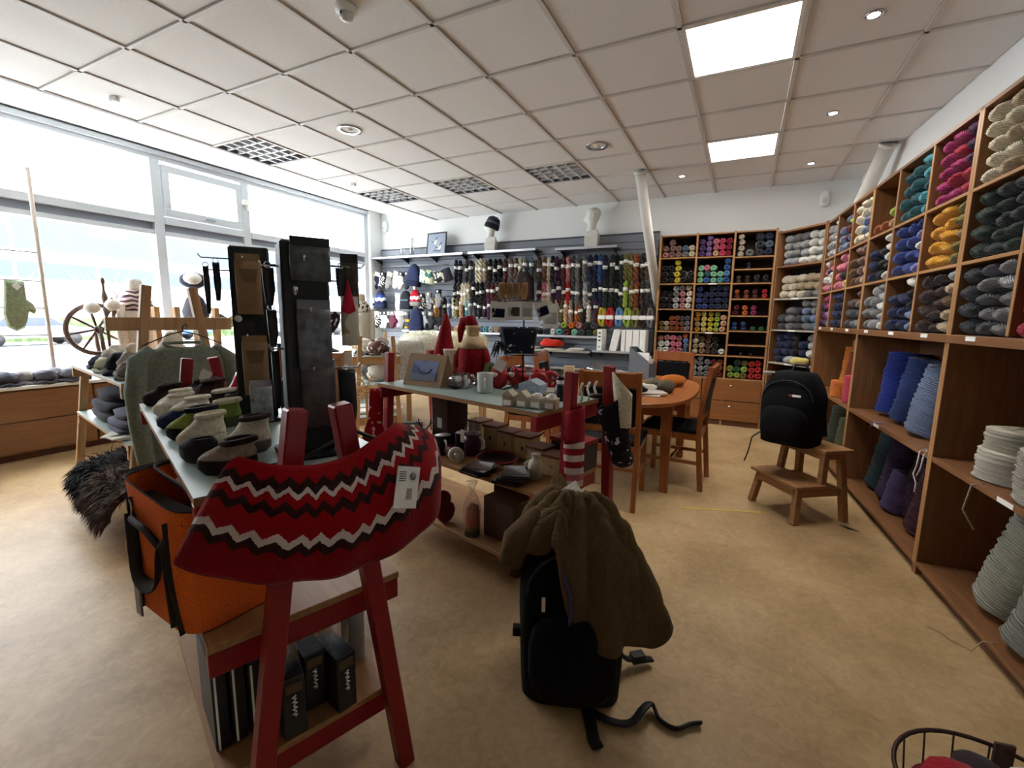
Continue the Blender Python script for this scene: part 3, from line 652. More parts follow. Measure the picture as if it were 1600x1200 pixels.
strand([rpt(1.08, .02, .64), rpt(1.12, -.006, .62), rpt(1.12, -.012, .55), rpt(1.09, -.012, .5)], (196, 186, 190), 'pale yarn loop dangling next to side panel of middle bay')
strand([rpt(1.6, .02, .64), rpt(1.58, -.01, .62), rpt(1.55, -.012, .5), rpt(1.56, .03, .42)], (150, 136, 122), 'beige yarn end hanging from near bay shelf')
strand([rpt(.42, .03, .645), rpt(.36, .0, .638), rpt(.33, -.008, .6)], (140, 150, 176), 'pale blue yarn end drooping over middle bay edge')
strand([rpt(1.84, .02, .076), rpt(1.82, -.01, .06), rpt(1.81, -.03, .006), rpt(1.78, -.05, .005), rpt(1.76, -.08, .005), rpt(1.72, -.09, .005), rpt(1.69, -.13, .005), rpt(1.67, -.13, .005)], (176, 160, 130), 'thin yarn end trailing onto the floor', .0022)
# ------------------------------------------------------------------ grey slat wall on the back wall
SLAT = plain((126, 131, 141), .5, .05, .03); ALU = plain((196, 200, 206), .3, .6, .02); DSHELF = plain((92, 97, 108), .45, .1, .04)
sw = thing('slat_wall', 'grey slatted display panel covering the back wall', 'wall panel', (-5.82, 6.4, .3))
sl = MB().box(0, 4.76, -.032, -.012, 0, .094).mesh('slat', .003); sl.materials.append(SLAT)
for k in range(21): obj('slat', sl, SLAT, sw, (0, 0, .1*k+.02))
obj('backing', MB().box(0, 4.76, -.012, .015, 0, 2.14), plain((70, 74, 82), .6), sw)
def wshelf(x0, x1, z, lab, depth=.24, brk=None):
    t = thing('metal_shelf', lab, 'shelf', (x0, 6.368, z), 0, 'metal shelves on the slat wall')
    obj('board', MB().box(0, x1-x0, -depth, 0, -.02, 0), DSHELF, t, bevel=.002); obj('front_rail', MB().box(0, x1-x0, -depth-.006, -depth, -.024, .006), ALU, t)
    n = brk or max(2, int((x1-x0)/.6)+1)
    for i in range(n):
        x = .06+(x1-x0-.12)*i/(n-1)
        obj('bracket', MB().prism([(0, -.02), (-.2, -.02), (0, -.1)], .012, Matrix.Translation((x, -.0, 0)) @ Matrix.Rotation(pi/2, 4, 'Z')), plain((52, 56, 66), .5), t)
wshelf(-5.84, -3.95, 2.27, 'long grey metal shelf holding the bird picture', brk=4); wshelf(-3.85, -2.72, 2.27, 'grey metal shelf below the mannequin head with beanie', brk=3)
wshelf(-2.42, -1.55, 2.25, 'grey metal shelf below the bald mannequin head', brk=2)
wshelf(-5.2, -3.3, 1.05, 'grey metal shelf with yarn balls at left of slat wall', .2); wshelf(-3.25, -1.75, 1.045, 'grey metal shelf with yarn balls in middle of slat wall', .2)
wshelf(-3.2, -1.85, .84, 'grey metal shelf with magazines below yarn balls', .28); wshelf(-1.82, -1.06, .86, 'grey metal shelf holding white binders', .28)
wshelf(-4.9, -1.1, .6, 'lowest grey metal shelf of the slat wall', .3)
for k, (x0, x1, z) in enumerate([(-5.5, -4.3, 2.13), (-4.2, -3.3, 1.28), (-5.0, -4.1, 1.9)]):
    single('hanging_rail', MB().tube([(0, 0, 0), (x1-x0, 0, 0)], .008, 10).box(.1, .12, 0, .1, -.006, .006).box(x1-x0-.12, x1-x0-.1, 0, .1, -.006, .006), ALU, ['upper metal hanging rail above the mittens', 'lower metal rail behind the gnome hat', 'middle metal rail behind knitted hats'][k], 'rail', (x0, 6.27, z), 0, 'hanging rails')
# ------------------------------------------------------------------ twisted hanks of yarn
def hank_mesh(seed, L=.36, w=.06, turns=2.6):
    m = MB(); r = random.Random(seed); ph = r.uniform(0, 6)
    for k in (0, 1):
        pts = []; rad = []
        for i in range(23):
            u = i/22; a_ = ph+k*pi+u*turns*2*pi
            e = min(1, sin(pi*min(u, 1-u)*6)) if min(u, 1-u) < 1/12 else 1
            pts.append((cos(a_)*w*.22*e, sin(a_)*w*.22*e, -u*L)); rad.append(w*.27*(.62+.38*min(1, min(u, 1-u)*9)))
        m.tube(pts, rad, 8)
    return m.mesh('yarn_hank')
HANKS = [hank_mesh(k) for k in range(4)]
HLAB = MB().lathe([(.031, -.03), (.0325, -.03), (.0325, .03), (.031, .03)], 14).mesh('paper_label')
def hank(x, z, col, lab, grp, y=6.27, sc=1.0, lz=-.14, labcol=WPAPER):
    o = obj('yarn_hank', rnd.choice(HANKS), yarn(CN[col], 45, 4), None, (x, y+rnd.uniform(-.012, .012), z+rnd.uniform(-.012, .008)), rnd.uniform(0, 6)); o.scale = (sc*1.32, sc*1.3, rnd.uniform(.95, 1.03)*sc)
    tag(o, lab, 'yarn', grp); l_ = obj('paper_label', HLAB, labcol, o, (0, 0, lz+rnd.uniform(-.055, .045))); l_.scale = (.86, .86, .8)
HA = [(-4.16,'black'),(-4.08,'black'),(-3.96,'dkbrown'),(-3.89,'charcoal'),(-3.77,'cream'),(-3.70,'cream'),(-3.63,'beige'),(-3.53,'black'),(-3.44,'black'),(-3.37,'black'),(-3.27,'maroon'),(-3.17,'dustybrown'),(-3.08,'brown'),(-3.02,'cream'),(-2.94,'grey'),(-2.84,'slate'),(-2.71,'brown'),(-2.62,'brown'),(-2.56,'cream'),(-2.50,'black'),(-2.44,'plum'),(-2.34,'maroon'),(-2.26,'rose'),(-2.19,'dkgrey'),(-2.13,'grey'),(-2.02,'grey'),(-1.95,'navy'),(-1.87,'navy'),(-1.81,'blue'),(-1.74,'navy'),(-1.63,'dkgreen'),(-1.57,'black'),(-1.51,'dkgreen'),(-1.45,'olive'),(-1.39,'olive'),(-1.32,'rust'),(-1.23,'dkbrown'),(-1.17,'brown')]
HB = [(-4.18,'black'),(-4.11,'dkbrown'),(-4.04,'cream'),(-3.98,'cream'),(-3.92,'beige'),(-3.83,'black'),(-3.76,'black'),(-3.68,'black'),(-3.57,'maroon'),(-3.49,'maroon'),(-3.40,'dkbrown'),(-3.3,'maroon'),(-3.2,'dkbrown'),(-2.71,'maroon'),(-2.62,'pink'),(-2.56,'cream'),(-2.48,'plum'),(-2.40,'plum'),(-2.32,'maroon'),(-2.26,'red'),(-2.19,'dkgrey'),(-2.12,'grey'),(-2.00,'ltgrey'),(-1.93,'charcoal'),(-1.87,'navy'),(-1.78,'navy'),(-1.72,'dkgreen'),(-1.64,'dkgreen'),(-1.56,'black'),(-1.50,'dkgreen'),(-1.44,'lime'),(-1.36,'olive'),(-1.30,'rust'),(-1.21,'dkbrown'),(-1.15,'dkgrey')]
HCL = [(-4.56,'gold'),(-4.48,'brown'),(-4.39,'dkbrown'),(-4.29,'greyblue'),(-4.21,'cream'),(-4.14,'olive'),(-4.07,'peach'),(-3.95,'aqua'),(-3.89,'grey'),(-3.80,'charcoal'),(-3.73,'charcoal'),(-3.63,'plum'),(-3.54,'plum'),(-3.45,'maroon')]
HCR = [(-2.51,'cream'),(-2.42,'gold'),(-2.35,'olive'),(-2.28,'peach'),(-2.21,'beige'),(-2.12,'orange'),(-2.06,'brown'),(-1.94,'cream'),(-1.84,'maroon')]
def ordi(n): return ['first', 'second', 'third', 'fourth', 'fifth', 'sixth', 'seventh', 'eighth', 'ninth', 'tenth', 'eleventh', 'twelfth', 'thirteenth', 'fourteenth', 'fifteenth', 'sixteenth', 'seventeenth', 'eighteenth', 'nineteenth', 'twentieth'][n] if n < 20 else '%dth' % (n+1) if (n+1) % 10 not in (1, 2, 3) else '%d%s' % (n+1, {1: 'st', 2: 'nd', 3: 'rd'}[(n+1) % 10])
for lst, z, row in ((HA, 2.185, 'top row'), (HB, 1.83, 'second row'), (HCL, 1.595, 'left lower row'), (HCR, 1.575, 'right lower row')):
    for i, (x, c) in enumerate(lst):
        hank(x, z-(x+4.2)*.012, c, '%s twisted yarn hank, %s from the left in %s' % (cn_words(c), ordi(i), row), 'yarn hanks, %s' % row, sc=.93 if 'lower' in row else 1)
        obj_hook = MB().tube([(0, 0, 0), (0, -.1, .004), (0, -.112, .014)], .004, 6)
# thick looped hanks at the right end
def loop_mesh(seed):
    m = MB(); L, w = .29, .105
    for k in range(5):
        o = (k-2)*.009
        m.tube([(w*.32*cos(a_)+o*.4, o+.012*sin(3*a_+k), -L/2+(L/2-.03)*sin(a_)*(1+.02*k) if abs(sin(a_)) > .3 else -L/2+(L/2-.03)*sin(a_)) for a_ in [2*pi*i/18 for i in range(18)]], .019, 7, True)
    return m.mesh('looped_hank')
LOOPS = [loop_mesh(0), loop_mesh(1)]
LWR = MB().box(-.052, .052, -.05, .05, -.03, .03).mesh('paper_wrapper', .012)
for i, (x, c) in enumerate([(-1.75, 'yellow'), (-1.64, 'red'), (-1.51, 'sky'), (-1.40, 'lime'), (-1.29, 'olive'), (-1.19, 'dkbrown'), (-1.09, 'grey')]):
    o = obj('looped_hank', LOOPS[i % 2], yarn(CN[c], 45, 4), None, (x, 6.28, 1.46)); tag(o, '%s thick looped hank with white wrapper, %s from the left' % (cn_words(c), ordi(i)), 'yarn', 'thick looped hanks')
    obj('paper_wrapper', LWR, WPAPER, o, (0, 0, -.15))
# balls lying on the rails
bl = [(-4.5, 'grey'), (-4.4, 'ltgrey'), (-4.28, 'white'), (-4.1, 'peach'), (-4.0, 'peach'), (-3.9, 'cream'), (-3.66, 'slate'), (-3.57, 'aqua'), (-3.47, 'ltgrey'), (-3.37, 'beige')]
for i, (x, c) in enumerate(bl): place_yarn('yarn_ball', BALLS[i % 4], c, (x, 6.23, 1.1), (.1, .12, .1), 0, '%s yarn ball, %s from left on left rail shelf' % (cn_words(c), ordi(i)), 'yarn', 'balls on the left rail shelf', i)
bl2 = [(-2.62, 'ltgrey'), (-2.5, 'grey'), (-2.4, 'white'), (-2.28, 'lime'), (-2.17, 'orange'), (-2.06, 'rose'), (-1.95, 'black'), (-1.85, 'dkgrey')]
for i, (x, c) in enumerate(bl2): place_yarn('yarn_ball', BALLS[i % 4], c, (x, 6.25, 1.19), (.1, .12, .1), 0, '%s yarn ball, %s from left, upper layer on middle rail shelf' % (cn_words(c), ordi(i)), 'yarn', 'upper balls on the middle rail shelf', i)
bl3 = [(-2.66, 'black'), (-2.55, 'charcoal'), (-2.44, 'white'), (-2.34, 'aqua'), (-2.23, 'maroon'), (-2.12, 'mint'), (-2.01, 'dkgrey'), (-1.9, 'dkgreen'), (-1.8, 'olive')]
for i, (x, c) in enumerate(bl3): place_yarn('yarn_ball', BALLS[i % 4], c, (x, 6.23, 1.095), (.1, .12, .1), 0, '%s yarn ball, %s from left, lower layer on middle rail shelf' % (cn_words(c), ordi(i)), 'yarn', 'lower balls on the middle rail shelf', i)
# ------------------------------------------------------------------ mittens and hats at the left of the slat wall
MP = [(-.045, 0), (.045, 0), (.05, -.07), (.052, -.09), (.085, -.115), (.1, -.15), (.088, -.17), (.062, -.155), (.056, -.19), (.04, -.245), (0, -.265), (-.04, -.245), (-.056, -.18), (-.05, -.07)]
MIT = MB().pad(MP, .035).mesh('mitten')
CUFF = MB().pad([(-.05, .006), (.05, .006), (.053, -.06), (-.053, -.06)], .044).mesh('cuff')
def mitten(x, z, m, cm, lab, tilt=0, sc=1.0, rz=0, y=6.21):
    o = obj('mitten', MIT, m, None, (x, y, z)); o.rotation_euler = (rnd.uniform(-.1, .1), tilt, rz); o.scale = (sc, sc, sc)
    tag(o, lab, 'mitten', 'knitted mittens on the wall'); obj('cuff', CUFF, cm, o, (0, 0, 0)); obj('price_tag', MB().box(-.012, .012, -.026, -.024, -.04, -.01), WPAPER, o)
BW = speckle('black_white_knit', (30, 30, 36), (214, 212, 206), 42, .54); WB = speckle('white_black_knit', (220, 216, 206), (34, 34, 40), 42, .57); NW = speckle('navy_white_knit', (30, 36, 66), (220, 224, 228), 40, .58)
WOOLW = fabric((224, 218, 202)); WOOLG = fabric((124, 122, 120)); WOOLD = fabric((48, 48, 54)); WOOLN = fabric((30, 36, 62)); WOOLR = fabric((156, 26, 40))
ml = [(-5.86, 2.02, WB, WOOLW, 'white and black mitten at far left of upper rail', .25), (-5.74, 2.03, WOOLN, WOOLW, 'navy mitten with white cuff near left end of upper rail', .3), (-5.62, 2.03, BW, WOOLD, 'black speckled mitten third on the upper rail', .32), (-5.46, 2.02, WOOLG, WOOLW, 'grey mitten with white edge on upper rail', .35),
      (-5.32, 2.03, WOOLW, WOOLW, 'plain cream mitten on upper rail', .3), (-5.22, 2.02, speckle('cream_black_teeth', (222, 214, 194), (40, 38, 40), 26, .6), WOOLD, 'cream mitten with black teeth pattern and dark cuff', .25), (-5.1, 2.02, WOOLD, WOOLD, 'dark charcoal mitten on upper rail beside navy cap', .1),
      (-4.66, 1.68, speckle('cable_grey', (96, 94, 94), (150, 148, 146), 24, .5), WOOLG, 'grey cable knit mitten right of red hat', 0), (-5.3, 1.66, WOOLW, WOOLW, 'long white mitten hanging between hats', .05), (-4.8, 1.66, BW, WOOLD, 'black patterned mitten beside red white hat', .1), (-4.47, 1.72, WOOLG, WOOLD, 'grey mitten below the flower headband', .0)]
for k, (x, c, cu_, lab) in enumerate([(-5.78, BW, WOOLW, 'black white mitten at left end of lower row'), (-5.69, WB, WOOLD, 'white toothed mitten second in lower row'), (-5.6, WOOLW, WOOLD, 'white mitten third in lower row'), (-5.51, WOOLD, WOOLG, 'charcoal mitten fourth in lower row'), (-5.42, fabric((86, 40, 52)), WOOLG, 'maroon mitten fifth in lower row'), (-5.33, fabric((178, 160, 178)), WOOLW, 'lilac mitten sixth in lower row'), (-5.23, WOOLG, WOOLW, 'grey mitten seventh in lower row'), (-5.13, stripes('grey_gold', [(70, 68, 70), (70, 68, 70), (196, 150, 50)], 9), WOOLG, 'grey mitten with yellow stripe in lower row'), (-4.76, fabric((176, 178, 180)), WOOLG, 'light grey mitten right of the navy hat'), (-4.62, WOOLD, WOOLG, 'dark grey mitten at right end of lower row')]):
    ml.append((x, 1.36, c, cu_, lab, .06))
for x, z, c, cu_, lab, ti in ml: mitten(x, z, c, cu_, lab, ti, 1.12)
HATP = [(-.1, -.2), (.1, -.2), (.105, -.12), (.085, -.03), (.05, .03), (0, .05), (-.05, .03), (-.085, -.03), (-.105, -.12)]
def hat(x, z, m, bm_, lab, sc=1.0, pom=None, tilt=0, y=6.19):
    t = thing('knitted_hat', lab, 'hat', (x, y, z), 0, 'knitted hats on the wall'); t.rotation_euler = (0, tilt, 0); t.scale = (sc, sc, sc)
    obj('crown', MB().pad(HATP, .07), m, t); obj('brim', MB().pad([(-.106, -.14), (.106, -.14), (.108, -.215), (-.108, -.215)], .082), bm_, t)
    if pom: obj('pompom', MB().ell((0, 0, .075), (.035, .035, .035), wob=.2), pom, t)
    return t
hat(-5.68, 1.66, stripes('navy_zig', [(30, 36, 66), (30, 36, 66), (214, 224, 236), (40, 60, 110)], 5.5, 'Z', .5, 22), WOOLN, 'navy hat with white zigzag band on left of wall', 1.15, None)
ht = hat(-5.12, 1.66, fabric((30, 32, 40)), fabric((30, 32, 40)), 'black hat with pale blue script on front', 1.2)
obj('script', MB().tube([(-.06+.011*i, -.044, -.1+.016*sin(i*2.1)+.01*(i % 3)) for i in range(12)], .004, 5), fabric((140, 178, 186)), ht)
hat(-4.92, 1.68, stripes('red_white_zig', [(156, 26, 40), (156, 26, 40), (226, 222, 214), (156, 26, 40)], 5, 'Z', .5, 24), WOOLG, 'red hat with white zigzag band and grey brim', 1.05, WOOLW)
hat(-4.9, 1.36, WOOLN, WOOLN, 'big plain navy hat in the lower row', 1.5); hat(-4.93, 2.08, fabric((40, 48, 78)), WOOLN, 'tall navy cap beside the patterned headband', 1.4, None, .15)
hat(-5.92, 1.66, fabric((226, 228, 232)), NW, 'pale white hat with blue edge at window end', 1.1)
def ringband(x, z, m, lab, r=.1, h=.14, tilt=.3):
    o = single('headband', MB().grid(lambda u, v: (r*cos(2*pi*u), .5*r*sin(2*pi*u), (v-.5)*h), 28, 4, .012, True), m, lab, 'headband', (x, 6.18, z), 0, 'knitted headbands'); o.rotation_euler = (.15, tilt, 0)
ringband(-4.66, 1.93, speckle('cream_teal_knit', (214, 216, 180), (66, 116, 116), 16, .56), 'cream headband with teal peaks', .15, .2, .2)
ringband(-4.42, 1.92, speckle('black_cream_flower', (44, 46, 48), (216, 214, 196), 14, .52), 'black headband with cream flower motif', .12, .17, -.1)
ringband(-4.27, 1.95, WOOLD, 'plain dark headband beside the black hanks', .08, .2, -.3)
# coat hangers with brown fringe and bags hanging in front of the hanks
t = thing('dark_bag', 'dark felted bag with small logo hanging among hanks', 'bag', (-2.88, 6.12, 1.9))
obj('body', MB().pad([(-.13, 0), (-.05, .06), (.06, .05), (.15, -.06), (.17, -.36), (-.14, -.38), (-.17, -.2)], .1), fabric((52, 38, 40)), t); obj('logo', MB().cbox((.04, -.055, -.3), (.05, .006, .03)), WPAPER, t); obj('strap', MB().tube([(-.08, -.02, .02), (0, -.03, .13), (.07, -.02, .02)], .01, 6), fabric((50, 44, 40)), t); obj('hook', MB().tube([(0, -.04, .135), (0, .0, .12), (0, .26, .12)], .005, 6), ALU, t)
# ------------------------------------------------------------------ on the top shelves
t = thing('bird_picture', 'black framed picture of two birds leaning on shelf', 'picture', (-4.52, 6.22, 2.272), -.08); t.rotation_euler = (-.13, 0, -.08)
obj('frame', MB().box(-.2, .2, -.01, .01, 0, .02).box(-.2, .2, -.01, .01, .34, .36).box(-.2, -.18, -.01, .01, .02, .34).box(.18, .2, -.01, .01, .02, .34), BLACK, t, bevel=.002)
obj('print', MB().box(-.18, .18, -.004, .006, .02, .34), plain((132, 142, 158), .6, 0, .08, 14), t)
def bird(x, z, s, par):
    M = Matrix.Translation((x, -.006, z))
    obj('bird_body', MB().prism([(q*s, w*s) for q, w in ((-.05, .0), (-.03, .03), (.0, .045), (.02, .06), (.03, .085), (.045, .08), (.035, .05), (.03, .0), (.01, -.03), (-.02, -.02))], .003, M), plain((226, 226, 226), .7), par)
    obj('bird_wing', MB().prism([(q*s, w*s) for q, w in ((-.09, .025), (-.05, .015), (-.02, .02), (.0, .045), (.02, .075), (.035, .09), (.045, .075), (.02, .04), (-.03, .0), (-.06, .0))], .004, M), BLACK, par)
bird(-.02, .2, 1, t); bird(.07, .11, 1.05, t); obj('rock', MB().prism([(-.08, .06), (-.02, .085), (.04, .075), (.1, .07), (.09, .055)], .003, Matrix.Translation((0, -.006, 0))), plain((92, 98, 106), .7), t)
for k, x in enumerate((-5.22, -5.02)): single('glass_vase', MB().lathe([(.03, 0), (.045, .01), (.04, .2), (.05, .31), (.046, .31), (.036, .2), (.04, .02), (0, .012)], 20), glassy('frosted glass', (.94, .95, .95), .6), ['clear tall glass left on top shelf', 'clear tall glass right on top shelf'][k], 'vase', (x, 6.24, 2.272), 0, 'glass vases on the top shelf')
def mann_head(x, z, rz, lab, h=.5):
    """angular display bust: pedestal, neck, head facing local -x"""
    t = thing('mannequin_head', lab, 'mannequin', (x, 6.23, z), rz); t.scale = (h/.5,)*3
    Wm = plain((222, 222, 216), .45, 0, .02)
    obj('bust', MB().add([(-.085, -.07, 0), (.07, -.07, 0), (.07, .07, 0), (-.085, .07, 0), (-.09, -.085, .12), (.085, -.085, .16), (.085, .085, .16), (-.09, .085, .12), (-.055, -.05, .2), (.06, -.05, .22), (.06, .05, .22), (-.055, .05, .2)],
        [(0, 1, 2, 3), (0, 1, 5, 4), (1, 2, 6, 5), (2, 3, 7, 6), (3, 0, 4, 7), (4, 5, 9, 8), (5, 6, 10, 9), (6, 7, 11, 10), (7, 4, 8, 11), (8, 9, 10, 11)]), Wm, t, bevel=.006)
    prof = [(-.02, .2, .052), (-.012, .26, .048), (-.008, .3, .052), (-.012, .325, .066), (-.008, .36, .078), (.0, .40, .083), (.004, .44, .08), (.008, .47, .064), (.01, .49, .035), (.01, .498, .004)]
    n = 18; vs_ = []; fs = []
    for j, (cx, z_, r) in enumerate(prof):
        for i in range(n):
            a_ = 2*pi*i/n; rx = r*1.18; ry = r*.86
            xx = cx+rx*cos(a_); yy = ry*sin(a_)
            if j in (3, 4) and cos(a_) < -.8: xx -= .012
            if j == 4 and cos(a_) < -.97: xx -= .022      # nose
            if j == 3 and cos(a_) < -.9: xx -= .010      # mouth and chin
            vs_.append((xx, yy, z_))
    for j in range(len(prof)-1):
        for i in range(n): fs.append((j*n+i, j*n+(i+1) % n, (j+1)*n+(i+1) % n, (j+1)*n+i))
    hd = obj('head', MB().add(vs_, fs, True), Wm, t)
    for sy in (-1, 1):
        obj('ear', MB().ell((.02, sy*.07, .385), (.018, .01, .03)), Wm, hd); obj('eye', MB().ell((-.082, sy*.026, .395), (.008, .013, .006)), plain((196, 196, 192), .5), hd)
    return t
mann_head(-3.5, 2.272, .25, 'white mannequin head wearing dark beanie, facing left'); mann_head(-1.92, 2.252, .15, 'bald white mannequin head on a slanted bust', .53)
t = thing('beanie', 'dark striped beanie on the mannequin head', 'hat', (-3.49, 6.23, 2.64)); t.rotation_euler = (0, .35, .25)
obj('crown', MB().lathe([(.105, 0), (.108, .06), (.09, .12), (.05, .15), (0, .155)], 22, sy=.85), stripes('beanie_knit', [(58, 60, 70), (36, 38, 46), (96, 98, 108)], 14), t); obj('band', MB().lathe([(.108, -.03), (.114, -.025), (.114, .03), (.106, .035)], 22, sy=.86), fabric((40, 42, 50)), t)
# binders, magazines and boxes on the lower wall shelves
x = -1.76
for k in range(11):
    w_ = (.075, .1, .06, .085, .085, .08, .06, .07, .05, .06, .06)[k]
    if x+w_ > -1.09: break
    t = thing('ring_binder', ['white ring binder with black printed spine label', 'leaning white ring binder'][min(k, 1)] if k < 2 else '%s plain white binder in the row of binders' % ordi(k-2), 'binder', (x+w_/2+(.06 if k == 1 else 0), 6.2, .861), 0, 'white binders on the wall shelf')
    if k == 1: t.rotation_euler = (0, .2, 0)
    obj('cover', MB().box(-w_/2+.003, w_/2-.003, -.11, .12, .002, .29), WPAPER, t, bevel=.004)
    if k == 0:
        for q_, z in enumerate((.05, .14, .19, .24)): obj('print', MB().cbox((0, -.111, z), (.03, .002, .02 if q_ else .012)), BLACK, t)
    x += w_+(.12 if k == 1 else .004)
    if k == 0: x += .03
t = thing('magazine_file', 'dark grey magazine file with papers beside binders', 'file box', (-.86, 4.6, .722), -.5)
obj('side', MB().prism([(-.12, 0), (.13, 0), (.13, .15), (-.12, .3)], .006, Matrix.Translation((0, -.05, 0))), plain((84, 86, 92), .6), t); obj('side', MB().prism([(-.12, 0), (.13, 0), (.13, .15), (-.12, .3)], .006, Matrix.Translation((0, .05, 0))), plain((84, 86, 92), .6), t)
obj('spine', MB().box(.124, .13, -.05, .05, 0, .15).box(-.12, -.114, -.05, .05, 0, .3).box(-.12, .13, -.05, .05, 0, .006), plain((84, 86, 92), .6), t)
for k in range(3): obj('paper', MB().box(-.11, .11, -.035+.03*k, -.03+.03*k, .01, .25-.03*k), WPAPER, t)
def papers(x, y, z, n, lab, w=.21, h=.29, grp='magazines and papers', rz=0):
    t = thing('magazine_stack', lab, 'magazines', (x, y, z), rz, grp); cols = [(226, 222, 212), (206, 200, 186), (186, 178, 170), (232, 230, 226), (150, 140, 132)]
    for k in range(n): obj('magazine', MB().cbox((rnd.uniform(-.02, .02), rnd.uniform(-.02, .02), .004+.008*k), (w, h, .007), rnd.uniform(-.3, .3)), plain(cols[k % 5], .5), t)
papers(-2.72, 6.2, .842, 4, 'stack of magazines at left of the wall shelf'); papers(-2.4, 6.2, .842, 3, 'stack of white magazines in middle of wall shelf'); papers(-2.08, 6.2, .842, 4, 'stack of curling magazines at right of wall shelf')
single('red_cloth', MB().ell((0, 0, .05), (.17, .1, .06), wob=.5, seed=3), fabric((186, 44, 32)), 'crumpled red knitted piece on magazine shelf', 'cloth', (-2.45, 6.19, .876))
single('dark_cloth', MB().ell((0, 0, .04), (.12, .1, .05), wob=.4, seed=5), fabric((64, 72, 80)), 'dark grey knitted piece left of red one', 'cloth', (-2.82, 6.19, .876))
def curve(pts, u):
    k = u*(len(pts)-1); i = min(int(k), len(pts)-2); f = k-i
    p0, p1, p2, p3 = (Vector(pts[max(0, min(len(pts)-1, j))]) for j in (i-1, i, i+1, i+2))
    return .5*((2*p1)+(p2-p0)*f+(2*p0-5*p1+4*p2-p3)*f*f+(3*p1-p0-3*p2+p3)*f**3)
# ------------------------------------------------------------------ trestle shelves
def trestle(name, label, loc, rz, L, W, tsep, bsep, H, zs, lm, shelfm, topm=None, grp='red trestle shelves', sep_x=(.035, .035), xbar=None, leg=.045, farH=None):
    t = thing(name, label, 'shelf', (loc[0], loc[1], 0), rz, grp)
    for sx_ in (-1, 1):
        x = sx_*(L/2+sep_x[(sx_+1)//2]); hh = farH if (farH and sx_ < 0) else H; ts = bsep+(tsep-bsep)*hh/H
        for sy in (-1, 1): obj('leg', MB().bar((x, sy*bsep/2, 0), (x, sy*ts/2, hh), leg, leg, (1, 0, 0)), lm, t, bevel=.004)
        for z in zs: obj('crossbar', MB().box(sx_*(L/2-.025)-.018, sx_*(L/2-.025)+.018, -W/2, W/2, z-.022-.065, z-.022), lm, t, bevel=.003)
        if xbar and not (farH and sx_ < 0): obj('crossbar', MB().box(x-.02, x+.02, -W/2-.04, W/2+.04, xbar-.035, xbar+.035), lm, t, bevel=.003)
    for k, z in enumerate(zs):
        b_ = obj('shelf_board', MB().box(-L/2, L/2, -W/2, W/2, z-.022, z-.002), shelfm, t, bevel=.002)
        if topm and k == len(zs)-1: obj('laminate_top', MB().box(-L/2, L/2, -W/2, W/2, z-.002, z), topm, b_)
        elif topm and grp.startswith('pine'): obj('laminate_top', MB().box(-L/2, L/2, -W/2, W/2, z-.002, z), topm, b_)
    return t
ZT, ZM, ZL = .905, .55, .2
T1C, T1R = (-1.580, .992), radians(-20.56); T2C, T2R = (-1.252, 2.104), radians(-14.5)
trestle('trestle_shelf', 'red trestle shelf in foreground with teal top', T1C, T1R, 1.37, .48, .1, .4, 1.09, (ZL, ZM, ZT), RED, MDF, TEALTOP, sep_x=(.035, .085))
trestle('trestle_shelf', 'red trestle shelf in the middle with teal top beside dining table', T2C, T2R, 1.2, .49, .31, .42, 1.08, (ZL, ZM, ZT), RED, MDF, TEALTOP, sep_x=(0.0, .1))
T3A = Vector((.2, .98, 0)); T3X = Vector((.98, -.2, 0))
TWC = Vector((-2.85, 1.445, 0))-T3X*.7; TWR = atan2(-.2, .98)
trestle('trestle_shelf', 'tall pine trestle shelf by the window holding wool and furs', TWC, TWR, 1.36, .5, .21, .58, 1.44, (.2, .58, .92), PINE, PINEH, TEALTOP, 'pine trestle shelves', (.02, .02), 1.235, farH=.9)
T4R = radians(-44); T4C = Vector((-3.44, 3.67, 0))-Vector((cos(T4R), sin(T4R), 0))*.62
trestle('trestle_shelf', 'pine trestle shelf behind the black display rack with books below', T4C, T4R, 1.15, .5, .33, .46, 1.08, (.2, .55, .86), PINE, PINEH, TEALTOP, 'pine trestle shelves')
def loc2(C, rz, x, y, z=0): return Vector((C[0]+cos(rz)*x-sin(rz)*y, C[1]+sin(rz)*x+cos(rz)*y, z))
def L1(x, y, z=ZT): return loc2(T1C, T1R, x, y, z)
def L2(x, y, z=ZT): return loc2(T2C, T2R, x, y, z)

# ------------------------------------------------------------------ window bench cabinets with drawers
BENCH = wood('bench_front', (134, 94, 62), (150, 108, 74), .4, 1)
for k in range(6):
    y0 = -1.55+1.2*k
    t = thing('drawer_bench', '%s brown drawer bench under the window' % ['first', 'second', 'third', 'fourth', 'fifth', 'sixth'][k], 'cabinet', (-5.5, y0, 0), 0, 'drawer benches under the window')
    obj('body', MB().box(-.42, -.02, .005, 1.195, .06, .62), BENCH, t)
    for z0, z1 in ((.345, .605), (.075, .335)):
        d = obj('drawer', MB().box(-.02, 0, .008, 1.192, z0, z1), BENCH, t, bevel=.003)
        obj('knob', MB().lathe([(.006, 0), (.006, .012), (.014, .018), (.013, .026), (0, .028)], 14, M=Matrix.Translation((0, .3 if k != 2 else .3, (z0+z1)/2+.05)) @ Matrix.Rotation(pi/2, 4, 'Y')), CHROME, d)
    obj('plinth', MB().box(-.42, -.05, .0, 1.2, 0, .06), wood('plinth', (84, 52, 32), (98, 62, 38), .5, 0), t)

